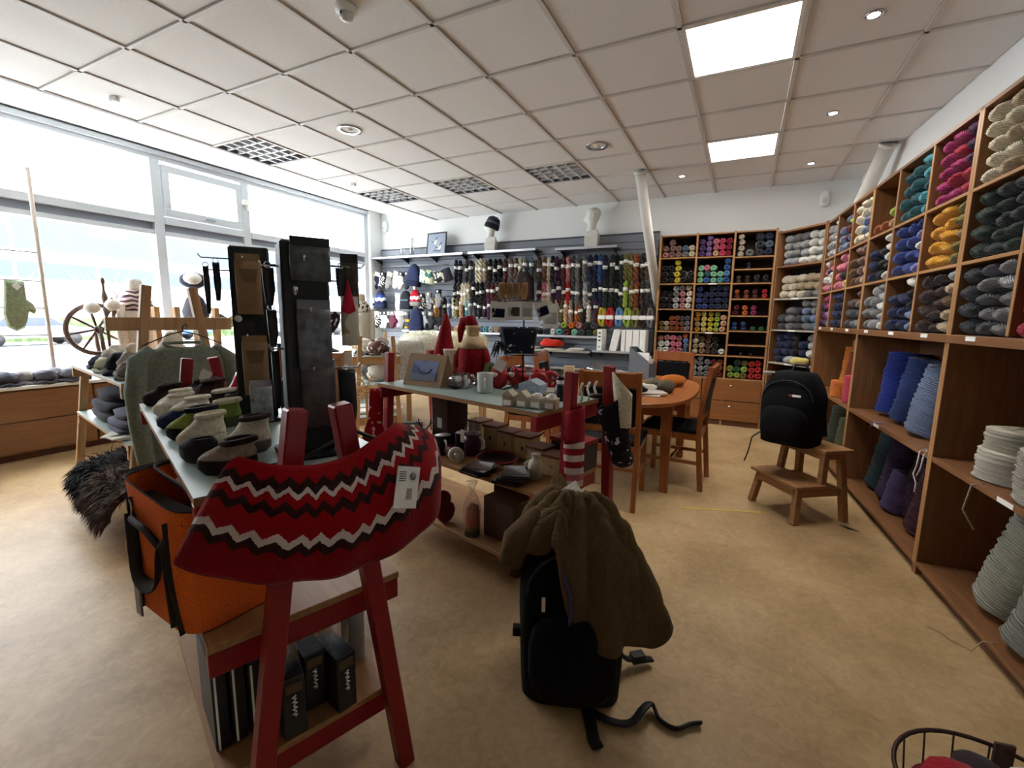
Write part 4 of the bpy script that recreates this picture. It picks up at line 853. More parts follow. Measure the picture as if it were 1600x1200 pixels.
# ------------------------------------------------------------------ dining table and chairs
CHERRY = wood('cherry', (128, 70, 34), (152, 88, 46), .35, 2); CHERRYH = wood('cherry_lengthwise', (142, 82, 40), (164, 100, 54), .3, 1)
t = thing('dining_table', 'oval cherry wood table with yarn and papers', 'table', (-.88, 3.98, 0))
def oval(n=48, a=.6, b=.88, e=.72): return [(math.copysign(abs(cos(2*pi*i/n))**e, cos(2*pi*i/n))*a, math.copysign(abs(sin(2*pi*i/n))**e, sin(2*pi*i/n))*b) for i in range(n)]
ov = oval(); n = len(ov)
obj('tabletop', MB().add([(x, y, .69) for x, y in ov]+[(x, y, .72) for x, y in ov], [tuple(range(n-1, -1, -1)), tuple(range(n, 2*n))]+[(i, (i+1) % n, (i+1) % n+n, i+n) for i in range(n)]), CHERRYH, t, bevel=.004)
obj('apron', MB().box(-.45, .45, -.6, -.575, .6, .69).box(-.45, .45, .575, .6, .6, .69).box(-.45, -.425, -.575, .575, .6, .69).box(.425, .45, -.575, .575, .6, .69), CHERRY, t)
for sx_ in (-1, 1):
    for sy in (-1, 1): obj('leg', MB().add([(sx_*.44+a_*.03, sy*.5+b_*.03, 0) for a_, b_ in ((-1, -1), (1, -1), (1, 1), (-1, 1))]+[(sx_*.43+a_*.04, sy*.49+b_*.04, .69) for a_, b_ in ((-1, -1), (1, -1), (1, 1), (-1, 1))], [(3, 2, 1, 0), (4, 5, 6, 7), (0, 1, 5, 4), (1, 2, 6, 5), (2, 3, 7, 6), (3, 0, 4, 7)]), CHERRY, t, bevel=.004)
SEATB = fabric((20, 19, 20), .2)
def chair(x, y, rz, lab):
    """seat front towards local +y"""
    t = thing('dining_chair', lab, 'chair', (x, y, 0), rz, 'dining chairs around the table')
    for s in (-1, 1):
        obj('leg', MB().bar((s*.19, .2, 0), (s*.19, .2, .44), .036, .036, (0, 1, 0)), CHERRY, t, bevel=.003)
        b_ = MB(); pts = [(s*.19, -.24, 0), (s*.19, -.2, .44), (s*.19, -.215, .7), (s*.19, -.26, .955)]
        for a_, c_ in zip(pts[:-1], pts[1:]): b_.bar(a_, c_, .032, .038, (0, 1, 0))
        obj('back_post', b_, CHERRY, t); obj('side_rail', MB().box(s*.19-.011, s*.19+.011, -.19, .19, .39, .44).box(s*.19-.01, s*.19+.01, -.2, .19, .2, .225), CHERRY, t)
    obj('front_rail', MB().box(-.19, .19, .19, .212, .39, .44), CHERRY, t); obj('rear_rail', MB().box(-.19, .19, -.21, -.19, .39, .44), CHERRY, t); obj('stretcher', MB().box(-.19, .19, -.01, .01, .2, .222), CHERRY, t)
    obj('seat', MB().box(-.21, .21, -.195, .225, .44, .475), SEATB, t, bevel=.012)
    obj('top_rail', MB().cbox((0, -.252, .9), (.4, .026, .1), 0, .16), CHERRY, t, bevel=.004)
    obj('back_cushion', MB().cbox((0, -.222, .71), (.345, .03, .26), 0, .1), SEATB, t, bevel=.008)
    obj('lower_rail', MB().cbox((0, -.206, .555), (.36, .022, .04), 0, .05), CHERRY, t, bevel=.003)
chair(-.77, 3.215, .06, 'cherry dining chair with back towards the camera'); chair(-.42, 3.83, pi/2-.06, 'cherry dining chair at right end of table seen from side')
chair(-1.62, 3.75, -pi/2, 'cherry dining chair on left side, nearer the camera'); chair(-1.58, 4.35, -pi/2+.1, 'cherry dining chair on left side, farther away'); chair(-.66, 4.98, pi-.1, 'cherry dining chair at far end near yarn cabinet')
# ------------------------------------------------------------------ step stool with black backpack
OAKP = wood('stool_wood', (142, 100, 62), (166, 122, 80), .5, 0)
t = thing('step_stool', 'small wooden step stool carrying a black backpack', 'stool', (.43, 3.57, 0), radians(-54))
def leg4(x0, y0, x1, y1, z1, w_=.042): return MB().bar((x0, y0, 0), (x1, y1, z1), w_, w_, (1, 0, 0))
for s in (-1, 1):
    obj('leg', leg4(s*.2, -.19, s*.17, -.155, .235), OAKP, t, bevel=.003); obj('leg', leg4(s*.2, .18, s*.165, .135, .465), OAKP, t, bevel=.003)
    obj('leg', MB().bar((s*.182, .0, .215), (s*.165, .02, .465), .04, .04, (1, 0, 0)), OAKP, t, bevel=.003)
    obj('side_rail', MB().bar((s*.183, -.17, .2), (s*.183, .16, .2), .022, .05), OAKP, t, bevel=.002); obj('side_rail', MB().bar((s*.166, .0, .44), (s*.166, .15, .44), .022, .05), OAKP, t, bevel=.002)
obj('step', MB().box(-.215, .215, -.21, .01, .235, .257), OAKP, t, bevel=.004); obj('seat', MB().box(-.215, .215, -.03, .185, .465, .488), OAKP, t, bevel=.004)
obj('stretcher', MB().box(-.17, .17, .145, .165, .17, .22).box(-.17, .17, -.19, -.17, .18, .225).box(-.165, .165, .01, .03, .41, .46), OAKP, t)
NYL = fabric((19, 19, 21), .1, 200); NYLD = plain((13, 13, 15), .6)
def backpack(name, lab, loc, rz, w_, d_, h_, lean=0):
    t = thing(name, lab, 'backpack', loc, rz); t.rotation_euler = (lean, 0, rz)
    vs_ = []
    def shp(u, v):
        a_ = 2*pi*u; k = .93+.07*sin(pi*v) if v < .6 else (.995-.9*(v-.6)**2*2.4)
        e = .55; cx = math.copysign(abs(cos(a_))**e, cos(a_)); sy = math.copysign(abs(sin(a_))**e, sin(a_))
        wob = 1+.03*noise.noise(Vector((cos(a_)*2, sin(a_)*2, v*4)))
        return (cx*w_/2*k*wob, sy*d_/2*(k if sy > 0 else k*(1.06-.25*max(0, v-.5)))*wob, v*h_)
    m = MB().grid(shp, 36, 14, 0, True); o = len(m.v)
    m.f.append(tuple(range(35, -1, -1))); m.sm.append(False)
    m.add([(0, 0, h_*1.03)], []); top = len(m.v)-1
    for i in range(36): m.f.append((13*36+i, 13*36+(i+1) % 36, top)); m.sm.append(True)
    obj('body', m, NYL, t)
    obj('front_pocket', MB().ell((0, -d_*.5, h_*.3), (w_*.4, d_*.22, h_*.27), pw=.65), NYL, t)
    obj('zip', MB().tube([(w_*.42*cos(a_), -d_*.42, h_*.66+h_*.26*sin(a_)) for a_ in [pi*i/12 for i in range(13)]], .005, 6), NYLD, t)
    obj('handle', MB().tube([(-.05, d_*.3, h_*.95), (-.035, d_*.32, h_*1.09), (.035, d_*.32, h_*1.09), (.05, d_*.3, h_*.95)], .011, 8), NYLD, t)
    for s in (-1, 1): obj('shoulder_strap', MB().tube([(s*w_*.22, d_*.42, h_*.93), (s*w_*.27, d_*.6, h_*.8), (s*w_*.36, d_*.58, h_*.45), (s*w_*.45, d_*.46, h_*.08)], .024, 8, flat=.4), NYLD, t)
    return t
bp = backpack('backpack', 'black backpack with small white label sitting on stool', (.355, 3.57, .488), radians(-25), .36, .27, .47, .06)
lb = obj('label', MB().cbox((.07, -.153, .345), (.05, .004, .014)), WPAPER, bp); obj('red_mark', MB().cbox((.033, -.153, .345), (.014, .004, .014)), plain((150, 30, 34), .6), bp)
obj('loose_strap', MB().tube([(-.18, .0, .04), (-.24, -.03, -.02), (-.25, -.05, -.12), (-.27, -.06, -.2)], .016, 8, flat=.25), NYLD, bp)
obj('reflective_patch', MB().cbox((-.14, -.06, .462), (.07, .05, .012), .3, -.5), plain((186, 186, 190), .3, .5), bp)
# ------------------------------------------------------------------ backpack and brown coat by the middle trestle
bp2 = backpack('backpack', 'large black backpack with blue trim standing on floor under coat', (-.465, 1.43, 0), radians(22), .37, .28, .56, -.08)
obj('blue_trim', MB().tube([(-.05, -.16, .5), (-.02, -.168, .42), (-.01, -.168, .34), (-.02, -.165, .27)], .013, 8, flat=.4), plain((44, 52, 104), .5), bp2); obj('blue_panel', MB().ell((.1, -.13, .28), (.03, .03, .11)), plain((40, 46, 92), .6), bp2)
obj('zip_pull', MB().cbox((-.1, -.155, .36), (.012, .01, .05)), CHROME, bp2); obj('side_buckle', MB().cbox((-.185, -.05, .2), (.04, .03, .03)), NYLD, bp2)
single('webbing_strap', MB().tube([curve([(-.42, 1.3, .05), (-.36, 1.32, .012), (-.28, 1.31, .012), (-.22, 1.33, .016), (-.19, 1.38, .04), (-.17, 1.42, .03), (-.14, 1.39, .012), (-.09, 1.38, .01), (-.05, 1.42, .01), (-.02, 1.44, .01)], i/40) for i in range(41)], .018, 8, flat=.35), NYLD, 'black hip strap trailing over floor from backpack', 'strap')
single('webbing_strap', MB().tube([(-.34, 1.48, .15), (-.29, 1.56, .05), (-.25, 1.6, .03), (-.21, 1.64, .02)], .018, 8, flat=.45).cbox((-.255, 1.6, .04), (.05, .035, .03), .7), NYLD, 'short black buckle strap right of the backpack', 'strap')
single('webbing_strap', MB().tube([(-.36, 1.31, .02), (-.33, 1.26, .012), (-.31, 1.22, .012), (-.29, 1.2, .012)], .02, 8, flat=.35), NYLD, 'black strap end lying in front of backpack', 'strap')
KH = fabric((88, 70, 46), .2, 160)
def coat_pt(u, v):
    # u: 0 left side .. 1 right side round the front of the pack, v: 0 collar .. 1 hem
    hem = [(.0, .42, .25), (.14, .37, .23), (.28, .5, .19), (.42, .57, .165), (.52, .33, .18), (.66, .24, .19), (.8, .26, .22), (.9, .25, .25), (1, .34, .24)]
    for (a0, z0, r0), (a1, z1, r1) in zip(hem[:-1], hem[1:]):
        if u <= a1: k = (u-a0)/(a1-a0); k = k*k*(3-2*k); zh = z0+(z1-z0)*k; rh = r0+(r1-r0)*k; break
    th = radians(175+u*190); r = .035+(rh-.035)*(v**.62); z = .69-(.69-zh)*(v**1.5)
    f = 1+.12*sin(u*26+v*2)*v+.06*sin(u*47)*v+.1*noise.noise(Vector((u*9, v*5, 3)))*v
    c = Vector((-.47, 1.46, 0))
    return (c.x+cos(th)*r*f*1.06+.03*v, c.y+sin(th)*r*f*.78-.02*v, z+.014*sin(u*33+v*5)*(1-v*.5)+.02*noise.noise(Vector((u*7, v*9, 8))))
t = thing('coat', 'olive brown coat thrown over the black backpack', 'coat', (0, 0, 0))
obj('body', MB().grid(coat_pt, 90, 30, .012), KH, t)
obj('sleeve', MB().tube([(-.37, 1.44, .6), (-.3, 1.44, .5), (-.26, 1.44, .4), (-.23, 1.45, .31), (-.215, 1.46, .25)], [.05, .06, .055, .05, .04], 14), KH, t)
obj('sleeve', MB().tube([(-.52, 1.45, .63), (-.59, 1.4, .58), (-.65, 1.36, .52), (-.67, 1.35, .44)], [.05, .06, .055, .045], 14), KH, t)
obj('collar', MB().grid(lambda u, v: (-.47+(.06+.05*v)*cos(pi*1.1*u+2.6), 1.5+(.05+.04*v)*sin(pi*1.1*u+2.6), .675+.045*v-.03*u), 18, 5, .008), KH, t)
obj('lining', MB().add([(-.56, 1.42, .665), (-.48, 1.47, .73), (-.445, 1.44, .705), (-.5, 1.38, .65), (-.56, 1.42, .672), (-.48, 1.47, .737), (-.445, 1.44, .712), (-.5, 1.38, .657)], [(0, 1, 2, 3), (4, 7, 6, 5), (0, 4, 5, 1), (1, 5, 6, 2), (2, 6, 7, 3), (3, 7, 4, 0)]), fabric((196, 190, 174)), t)
# ------------------------------------------------------------------ red yoke garment round the front legs
def yoke_mat():
    m, nt, b = newmat('red_yoke_knit')
    at = nd(nt, 'ShaderNodeAttribute'); at.attribute_name = 'pat'
    s = nd(nt, 'ShaderNodeSeparateXYZ'); nt.links.new(at.outputs['Vector'], s.inputs[0])
    p = nd(nt, 'ShaderNodeMath', operation='PINGPONG'); p.inputs[1].default_value = .5
    nt.links.new(s.outputs['X'], p.inputs[0])
    q = nd(nt, 'ShaderNodeMath', operation='MULTIPLY_ADD'); q.inputs[1].default_value = .13; nt.links.new(p.outputs[0], q.inputs[0]); nt.links.new(s.outputs['Y'], q.inputs[2])
    nz = nd(nt, 'ShaderNodeTexNoise', Scale=120, Detail=2); nt.links.new(coords(nt), nz.inputs[0])
    q2 = nd(nt, 'ShaderNodeMath', operation='MULTIPLY_ADD'); q2.inputs[1].default_value = .03; nt.links.new(nz.outputs[0], q2.inputs[0]); nt.links.new(q.outputs[0], q2.inputs[2])
    RD, DK, WH, DR = lin((142, 15, 22)), lin((52, 30, 28)), lin((196, 178, 170)), lin((124, 11, 19))
    r = nd(nt, 'ShaderNodeValToRGB'); r.color_ramp.interpolation = 'CONSTANT'; e = r.color_ramp.elements
    st = [(0, RD), (.17, DK), (.25, WH), (.29, RD), (.36, DK), (.43, RD), (.60, WH), (.665, DK), (.74, DR)]
    while len(e) < len(st): e.new(.5)
    for el, (ps, c) in zip(e, st): el.position = ps; el.color = (*c, 1)
    nt.links.new(q2.outputs[0], r.inputs[0]); nt.links.new(r.outputs[0], b.inputs['Base Color'])
    b.inputs['Roughness'].default_value = 1; b.inputs['Specular IOR Level'].default_value = .05; b.inputs['Sheen Weight'].default_value = .1
    bump(nt, b, nz.outputs[0], .6, .004); return m
NU, NV = 90, 24
NECK = [(.045, -.165, 1.005), (.085, -.11, .98), (.1, -.04, .966), (.1, .04, .972), (.085, .11, .998), (.05, .17, 1.01), (.0, .21, .99)]
HEM = [(.02, -.275, .80), (.085, -.2, .775), (.12, -.1, .748), (.13, .01, .73), (.125, .13, .735), (.1, .25, .765), (.0, .34, .85)]
def yoke_pt(u, v):
    p = curve(NECK, u)*(1-v)+curve(HEM, u)*v
    p.x += .05*sin(pi*v)*sin(pi*u)**.5+.006*sin(u*31)*v; p.y += .035*sin(pi*v)*max(0, u-.6)/.4; p.z += .03*sin(pi*v)*max(0, u-.5)*2
    return p
ym = MB().grid(yoke_pt, NU, NV, .022)
yo = thing('knitted_yoke', 'red knitted yoke with white zigzag bands draped over foreground legs', 'knitwear', L1(.73, 0, 0), T1R)
yb = obj('body', ym, yoke_mat(), yo)
at = yb.data.attributes.new('pat', 'FLOAT_VECTOR', 'POINT')
for i in range(NU*NV*2):
    j = i % (NU*NV); at.data[i].vector = ((j % NU)/NU*15, (j//NU)/(NV-1), 0)
tg = thing_tag = obj('paper_tag', MB().box(-.03, .03, -.001, .001, -.095, 0), WPAPER, yo, (.185, .15, .95)); tg.rotation_euler = (-.2, .28, pi/2)
obj('stamp', MB().cyl((.012, 0, -.022), .009, .0005, 14, Matrix.Translation((.012, -.0012, -.022)) @ Matrix.Rotation(pi/2, 4, 'X') @ Matrix.Translation((-.012, 0, .022))), plain((120, 116, 112), .7), tg)
for k in range(5): obj('text_line', MB().box(-.024, -.006, -.0018, -.001, -.034+.005*k, -.032+.005*k), plain((70, 68, 66), .7), tg)
obj('print', MB().box(.0, .014, -.0018, -.001, -.075, -.05), plain((176, 150, 134), .7), tg)
# ------------------------------------------------------------------ orange bag on the middle shelf
ORG = fabric((240, 110, 46), .2, 240); GRYW = plain((66, 58, 58), .8)
bg = thing('orange_bag', 'orange bag with dark handles pushed onto foreground shelf', 'bag', (-1.235, .665, ZM+.002), radians(-5)); bg.scale = (.68, .7, 1.02)
def bag_pt(u, v):
    a_ = 2*pi*u; e = .35; cx = math.copysign(abs(cos(a_))**e, cos(a_)); sy = math.copysign(abs(sin(a_))**e, sin(a_)); k = 1-.05*sin(pi*v)*cos(3*a_)
    return (cx*.25*k+.02*v, sy*.185*k*((1+.04*v) if sy < 0 else (1-1.5*v*v)), .315*v*(1-.06*cx*v))
m = MB().grid(bag_pt, 44, 10, 0, True); m.f.append(tuple(range(43, -1, -1))); m.sm.append(False)
obj('body', m, ORG, bg)
obj('top_edge', MB().grid(lambda u, v: tuple(Vector(bag_pt(u, 1))*1+Vector((0, 0, .0+.012*v)) if v < .6 else Vector(bag_pt(u, 1))*.97+Vector((0, 0, .006))), 44, 4, .004, True), GRYW, bg)
obj('inner_shade', MB().cbox((.02, -.135, .27), (.44, .08, .004)), plain((40, 30, 30), .9), bg)  # dark sheet standing in for the shade inside the bag
HB_ = plain((36, 28, 28), .8)
obj('handle', MB().tube([curve([(.17, -.188, .02), (.165, -.196, .2), (.15, -.2, .22), (.13, -.205, .2), (.1, -.208, .12), (.02, -.21, .09), (-.07, -.208, .1), (-.09, -.205, .17), (-.1, -.2, .25), (-.1, -.196, .2), (-.1, -.19, .06)], i/40) for i in range(41)], .02, 10, flat=.3), HB_, bg)
obj('strap', MB().tube([(.19, -.17, .0), (.18, -.186, .12), (.175, -.184, .27)], .022, 8, flat=.2), HB_, bg); obj('strap', MB().tube([(-.11, -.17, .0), (-.1, -.186, .12), (-.1, -.184, .29)], .022, 8, flat=.2), HB_, bg)
obj('ring', MB().tube([(-.1+.02*cos(2*pi*i/14), -.2, .265+.02*sin(2*pi*i/14)) for i in range(14)], .003, 6, True), CHROME, bg)
obj('tie', MB().tube([(.15, -.2, .2), (.06, -.21, .235), (-.08, -.205, .24)], .01, 8), HB_, bg); obj('grey_tab', MB().cbox((-.11, -.2, .02), (.045, .006, .08)), plain((150, 148, 146), .7), bg)
# ------------------------------------------------------------------ black display racks on the foreground shelf
KRAFT = plain((150, 118, 86), .8, 0, .06, 20); FOIL = plain((150, 152, 158), .22, .8, .1, 30); DKITEM = plain((26, 26, 30), .45, 0, .2, 40)
def packmat(key, a_, b_, sc=18):
    return plain(tuple((p+q)//2 for p, q in zip(a_, b_)), .3, 0, .45, sc*2)
CRINK = packmat('crinkled_bag', (58, 62, 64), (92, 98, 98), 30); GREYPACK = packmat('grey_pack', (84, 88, 92), (110, 114, 118), 22)
def pack(name, x, z, w_, h_, m, lab, cat, T, y=-.07, t_=.02, rz=0, hang=True, card=None, grp='packets on the display racks'):
    """packet hanging from a hook on rack T (location Vector, rz)"""
    p = loc2(T[0], T[1], x, y, z); o = thing(name, lab, cat, p, T[1]+rz, grp)
    obj('packet', MB().pad([(-w_/2, 0), (w_/2, 0), (w_/2*.98, -h_*.5), (w_/2, -h_), (-w_/2, -h_), (-w_/2*1.02, -h_*.45)], t_, k=.95), m, o)
    obj('header_card', MB().box(-w_/2*.96, w_/2*.96, -t_*.3, t_*.3, -.004, .022), card or BLACKCARD, o)
    return o
def rack(loc, rz, w_, d_, z1, lab, hooks):
    t = thing('display_rack', lab, 'display rack', loc, rz, 'black display racks')
    obj('column', MB().box(-w_/2, w_/2, -d_/2, d_/2, .012, z1), BLACKCARD, t, bevel=.006)
    obj('base', MB().box(-w_/2-.03, w_/2+.035, -d_/2-.035, d_/2+.03, 0, .014), BLACK, t, bevel=.004)
    for x, y, z, dx, dy in hooks: obj('hook', MB().tube([(x, y, z), (x+dx, y+dy, z), (x+dx*1.1, y+dy*1.1, z+.012)], .0028, 6), CHROME, t)
R1 = (Vector((-1.09, .885, ZT)), radians(60)); R2 = (Vector((-1.575, 1.06, ZT)), radians(56))
rack(R1[0], R1[1], .118, .1, .585, 'tall black display column nearest the camera', [(-.01, -.05, .53, 0, -.05), (-.03, -.05, .45, 0, -.04), (.0, -.05, .4, 0, -.05), (.0, -.05, .245, 0, -.05), (.059, 0, .53, .1, 0), (.059, .02, .49, .08, 0), (-.059, 0, .52, -.04, 0), (.059, 0, .24, .08, 0), (-.059, .0, .3, -.03, 0)])
rack(R2[0], R2[1], .125, .03, .625, 'flat black display panel with cardboard packets behind column', [(-.02, -.015, .575, 0, -.045), (-.02, -.015, .31, 0, -.045), (.0, -.015, .14, 0, -.05), (-.0625, 0, .58, -.08, 0), (-.0625, 0, .54, -.06, 0), (.0625, .01, .57, .1, 0), (.0625, .01, .4, .08, 0)])
T1b = (Vector((*R1[0][:2], 0)), R1[1]); T2b = (Vector((*R2[0][:2], 0)), R2[1])
pack('packet', .01, 1.475, .1, .09, CRINK, 'crumpled clear bag of dark goods atop black column', 'packet', T1b)
pack('packet', .012, 1.315, .085, .16, GREYPACK, 'clear packet with grey leaflet in middle of black column', 'packet', T1b, card=plain((120, 124, 130), .5))
pack('packet', .016, 1.155, .088, .165, packmat('brown_pack', (58, 52, 52), (84, 76, 72), 24), 'dark clear packet with silver stud at bottom of column', 'packet', T1b, card=plain((104, 108, 112), .5))
tgp = single('silver_pendant', MB().ell((0, 0, 0), (.006, .003, .013)), CHROME, 'small silver oval pendant hanging on black column', 'pendant', loc2(T1b[0], T1b[1], -.03, -.065, 1.36), R1[1])
o = pack('cardboard_packet', -.005, 1.48, .078, .185, KRAFT, 'upper brown cardboard packet on flat black panel', 'packet', T2b, y=-.045, t_=.012, card=KRAFT); obj('window_cut', MB().prism([(-.03, -.03), (.03, -.03), (.02, -.075), (-.02, -.075)], .002, Matrix.Translation((0, -.007, 0))), plain((120, 92, 66), .7), o)
o = pack('cardboard_packet', .0, 1.2, .08, .19, KRAFT, 'lower brown cardboard packet on flat black panel', 'packet', T2b, y=-.045, t_=.012, card=KRAFT); obj('window_cut', MB().prism([(-.03, -.03), (.03, -.03), (.02, -.075), (-.02, -.075)], .002, Matrix.Translation((0, -.007, 0))), plain((120, 92, 66), .7), o)
pack('foil_packet', .01, 1.045, .07, .13, packmat('foil_pack', (120, 124, 132), (170, 174, 182), 22), 'shiny silver foil packet low on black panel', 'packet', T2b, y=-.07, card=FOIL)
single('round_tag', MB().cyl((0, 0, -.002), .012, .004, 18, Matrix.Rotation(pi/2, 4, 'X')), WPAPER, 'small round white tag on flat black panel', 'tag', loc2(T2b[0], T2b[1], -.045, -.02, 1.28), R2[1])
# dark straps, keyrings and cards dangling from the side hooks
dk = [(T2b, -.1, 1.47, .022, .13, 'black strap dangling at far left of panel'), (T2b, -.13, 1.455, .018, .16, 'black strip hanging slanted left of panel'), (T2b, .1, 1.46, .03, .1, 'short black pouch hanging between panel and column'), (T2b, .15, 1.44, .035, .17, 'long black pouch hanging between panel and column'),
      (T2b, .1, 1.28, .03, .12, 'small black beaded strip below pouches'), (T2b, .14, 1.24, .04, .2, 'black bead necklace bundle between racks'), (T1b, -.085, 1.42, .03, .1, 'black leather piece hanging left of column'), (T1b, -.08, 1.2, .02, .16, 'thin black strap with grey bead left of column'),
      (T1b, .1, 1.43, .03, .08, 'black clip hanging right of column'), (T1b, .105, 1.14, .05, .2, 'dark grey strap hanging low right of column'), (T1b, -.082, 1.31, .025, .1, 'small black pouch left of column'), (T2b, .09, 1.05, .05, .14, 'black velvet bag low between racks')]
for T, x, z, w_, h_, lab in dk:
    o = thing('hanging_strap', lab, 'accessory', loc2(T[0], T[1], x, -.005, z), T[1]+rnd.uniform(-.5, .5), 'dark accessories on the racks')
    obj('strap', MB().pad([(-w_/2, 0), (w_/2, 0), (w_/2*1.1, -h_*.6), (w_*.3, -h_), (-w_*.3, -h_), (-w_/2*.9, -h_*.5)], .014), DKITEM, o); obj('ring', MB().tube([(.008*cos(2*pi*i/10), 0, .006+.008*sin(2*pi*i/10)) for i in range(10)], .0016, 5, True), CHROME, o)
o = pack('photo_card', .125, 1.45, .05, .12, packmat('brown_card', (52, 44, 40), (108, 96, 84), 26), 'tilted brown card hanging right of column', 'card', T1b, y=.0, t_=.004, rz=-.4)
for k in range(3): pass
single('red_ornament', MB().pad([(0, 0), (.012, -.05), (.02, -.09), (0, -.1), (-.02, -.09), (-.012, -.05)], .01), fabric((196, 40, 60)), 'small red felt pendant right of column', 'ornament', loc2(T1b[0], T1b[1], .115, -.02, 1.4), 1)
o = pack('pale_packet', .12, 1.33, .05, .12, speckle('pale_pack', (214, 206, 190), (170, 150, 120), 20, .6), 'pale packet hanging below red felt pendant', 'packet', T1b, y=-.01, t_=.01, card=WPAPER)
o = pack('orange_card', .09, 1.17, .04, .1, plain((200, 116, 44), .6), 'orange card hanging between racks', 'card', T2b, y=-.03, t_=.006)
# cable coming off the column
single('black_cable', MB().tube([L1(.6, -.09, ZT+.012), L1(.62, .0, ZT+.02), L1(.6, .1, ZT+.05), L1(.55, .17, ZT+.06), L1(.56, .26, ZT+.01), L1(.62, .3, ZT-.03)], .006, 8), BLACK, 'black cable looping off the display column', 'cable')
# ------------------------------------------------------------------ felt slippers on the foreground shelf
def slipper(x, y, z, rz, sole, top, lab, sc=1.0, tall=.0, tagd=False, collar=None, grp='felt baby slippers'):
    t = thing('felt_slipper', lab, 'slipper', (x, y, z), rz, grp); t.scale = (sc, sc, sc)
    def shoe(u, v):
        a_ = 2*pi*u; w_ = .034+.006*cos(a_); L = .062
        prof = [(.8, 0), (1.0, .012), (1.03, .028), (.95, .045), (.72, .06+tall*.4), (.62, .072+tall)]
        k = v*(len(prof)-1); i = min(int(k), len(prof)-2); f = k-i; r = prof[i][0]*(1-f)+prof[i+1][0]*f; zz = prof[i][1]*(1-f)+prof[i+1][1]*f
        back = -.022*max(0, v-.5)*2
        return (cos(a_)*L*(r if cos(a_) < 0 else r*(1-.35*max(0, v-.45)))+back, sin(a_)*w_*r*1.15, zz+.01*max(0, v-.6)*cos(a_)*-1)
    m = MB().grid(lambda u, v: shoe(u, v*.5), 24, 8, 0, True); m.f.append(tuple(range(23, -1, -1))); m.sm.append(False)
    obj('sole', m, sole, t); obj('upper', MB().grid(lambda u, v: shoe(u, .48+v*.52), 24, 9, .005, True), top, t)
    if collar: obj('collar', MB().tube([Vector(shoe(i/20, 1.0)) for i in range(20)], .008, 7, True), collar, t)
    if tagd: obj('round_tag', MB().cyl((0, 0, -.001), .02, .002, 20, Matrix.Translation((.03, -.05, .03)) @ Matrix.Rotation(pi/2, 4, 'X')), WPAPER, t)
FD, FB, FC, FG, FT = fabric((46, 44, 46)), fabric((54, 40, 38)), fabric((206, 196, 174)), fabric((134, 148, 72)), fabric((142, 124, 112))
FN, FW = fabric((44, 52, 88)), fabric((224, 216, 200))
sl = [(-1.135, .672, -2.3, FB, FT, 'dark brown slipper with taupe top nearest the corner', 1.05, 0, 0, FB), (-1.285, .69, 2.9, FD, FD, 'dark grey open slipper with pale lining beside corner', 1.08, -.012, 0, None), (-1.42, .77, -2.0, FC, FC, 'cream slipper standing behind the grey open one', 1.0, .02, 0, FC), (-1.24, .79, -2.2, fabric((104, 92, 82)), FC, 'cream slipper with dark crossed cord beside red leg', 1.0, .03, 0, FB),
      (-1.53, .805, -2.4, FD, FG, 'green slipper with round white paper tag', 1.15, .01, 1, FD), (-1.61, .935, -2.3, fabric((88, 92, 66)), FG, 'olive green slipper with cream collar', 1.1, .01, 0, FC), (-1.72, .86, -2.2, FN, FN, 'navy slipper behind the green tagged one', .95, 0, 0, FC),
      (-1.84, .965, -2.3, FC, FW, 'white fleecy slipper third from the sweater', 1.05, .0, 0, FW), (-1.95, .965, -2.0, FW, FW, 'white fleecy slipper second from the sweater', 1.05, .0, 0, FC), (-2.03, 1.01, -2.5, FW, FC, 'white fleecy slipper nearest the sweater', 1.0, .01, 0, FW), (-1.9, 1.1, -2.3, FB, FD, 'dark slipper with white piping behind fleecy ones', 1.1, .0, 0, FW), (-1.78, 1.08, -2.1, FD, FB, 'dark brown slipper beside red pair', 1.05, .0, 0, FD),
      (-2.2, 1.05, -2.3, FD, FB, 'dark brown slipper with white tag at far corner', 1.15, .0, 1, FB), (-2.08, 1.16, -2.2, FB, FB, 'brown slipper against far red legs', 1.2, .01, 0, FB), (-2.2, 1.2, -1.9, FB, FD, 'chocolate slipper between far red legs', 1.2, .0, 0, FB), (-1.7, 1.0, -2.4, FC, FC, 'beige slipper squeezed in middle of group', .95, .0, 0, FC)]
for x, y, rz, a_, b_, lab, sc_, tall, tg_, col in sl: slipper(x, y, ZT, rz, a_, b_, lab, sc_, tall, tg_, col)
for k, (x, y) in enumerate([(-1.92, 1.21), (-1.84, 1.19)]):
    slipper(x, y, ZT, -2.2, plain((176, 24, 30), .3), plain((186, 30, 34), .3), ['glossy red slipper in plastic left of black panel', 'glossy red slipper beside black panel'][k], 1.2, .05, 0, None)
single('paper_label', MB().cbox((0, 0, 0), (.05, .002, .075), 0, -.2, .35), WPAPER, 'white hang tag on the far red leg', 'tag', L1(-.66, .0, 1.0), T1R+.8)
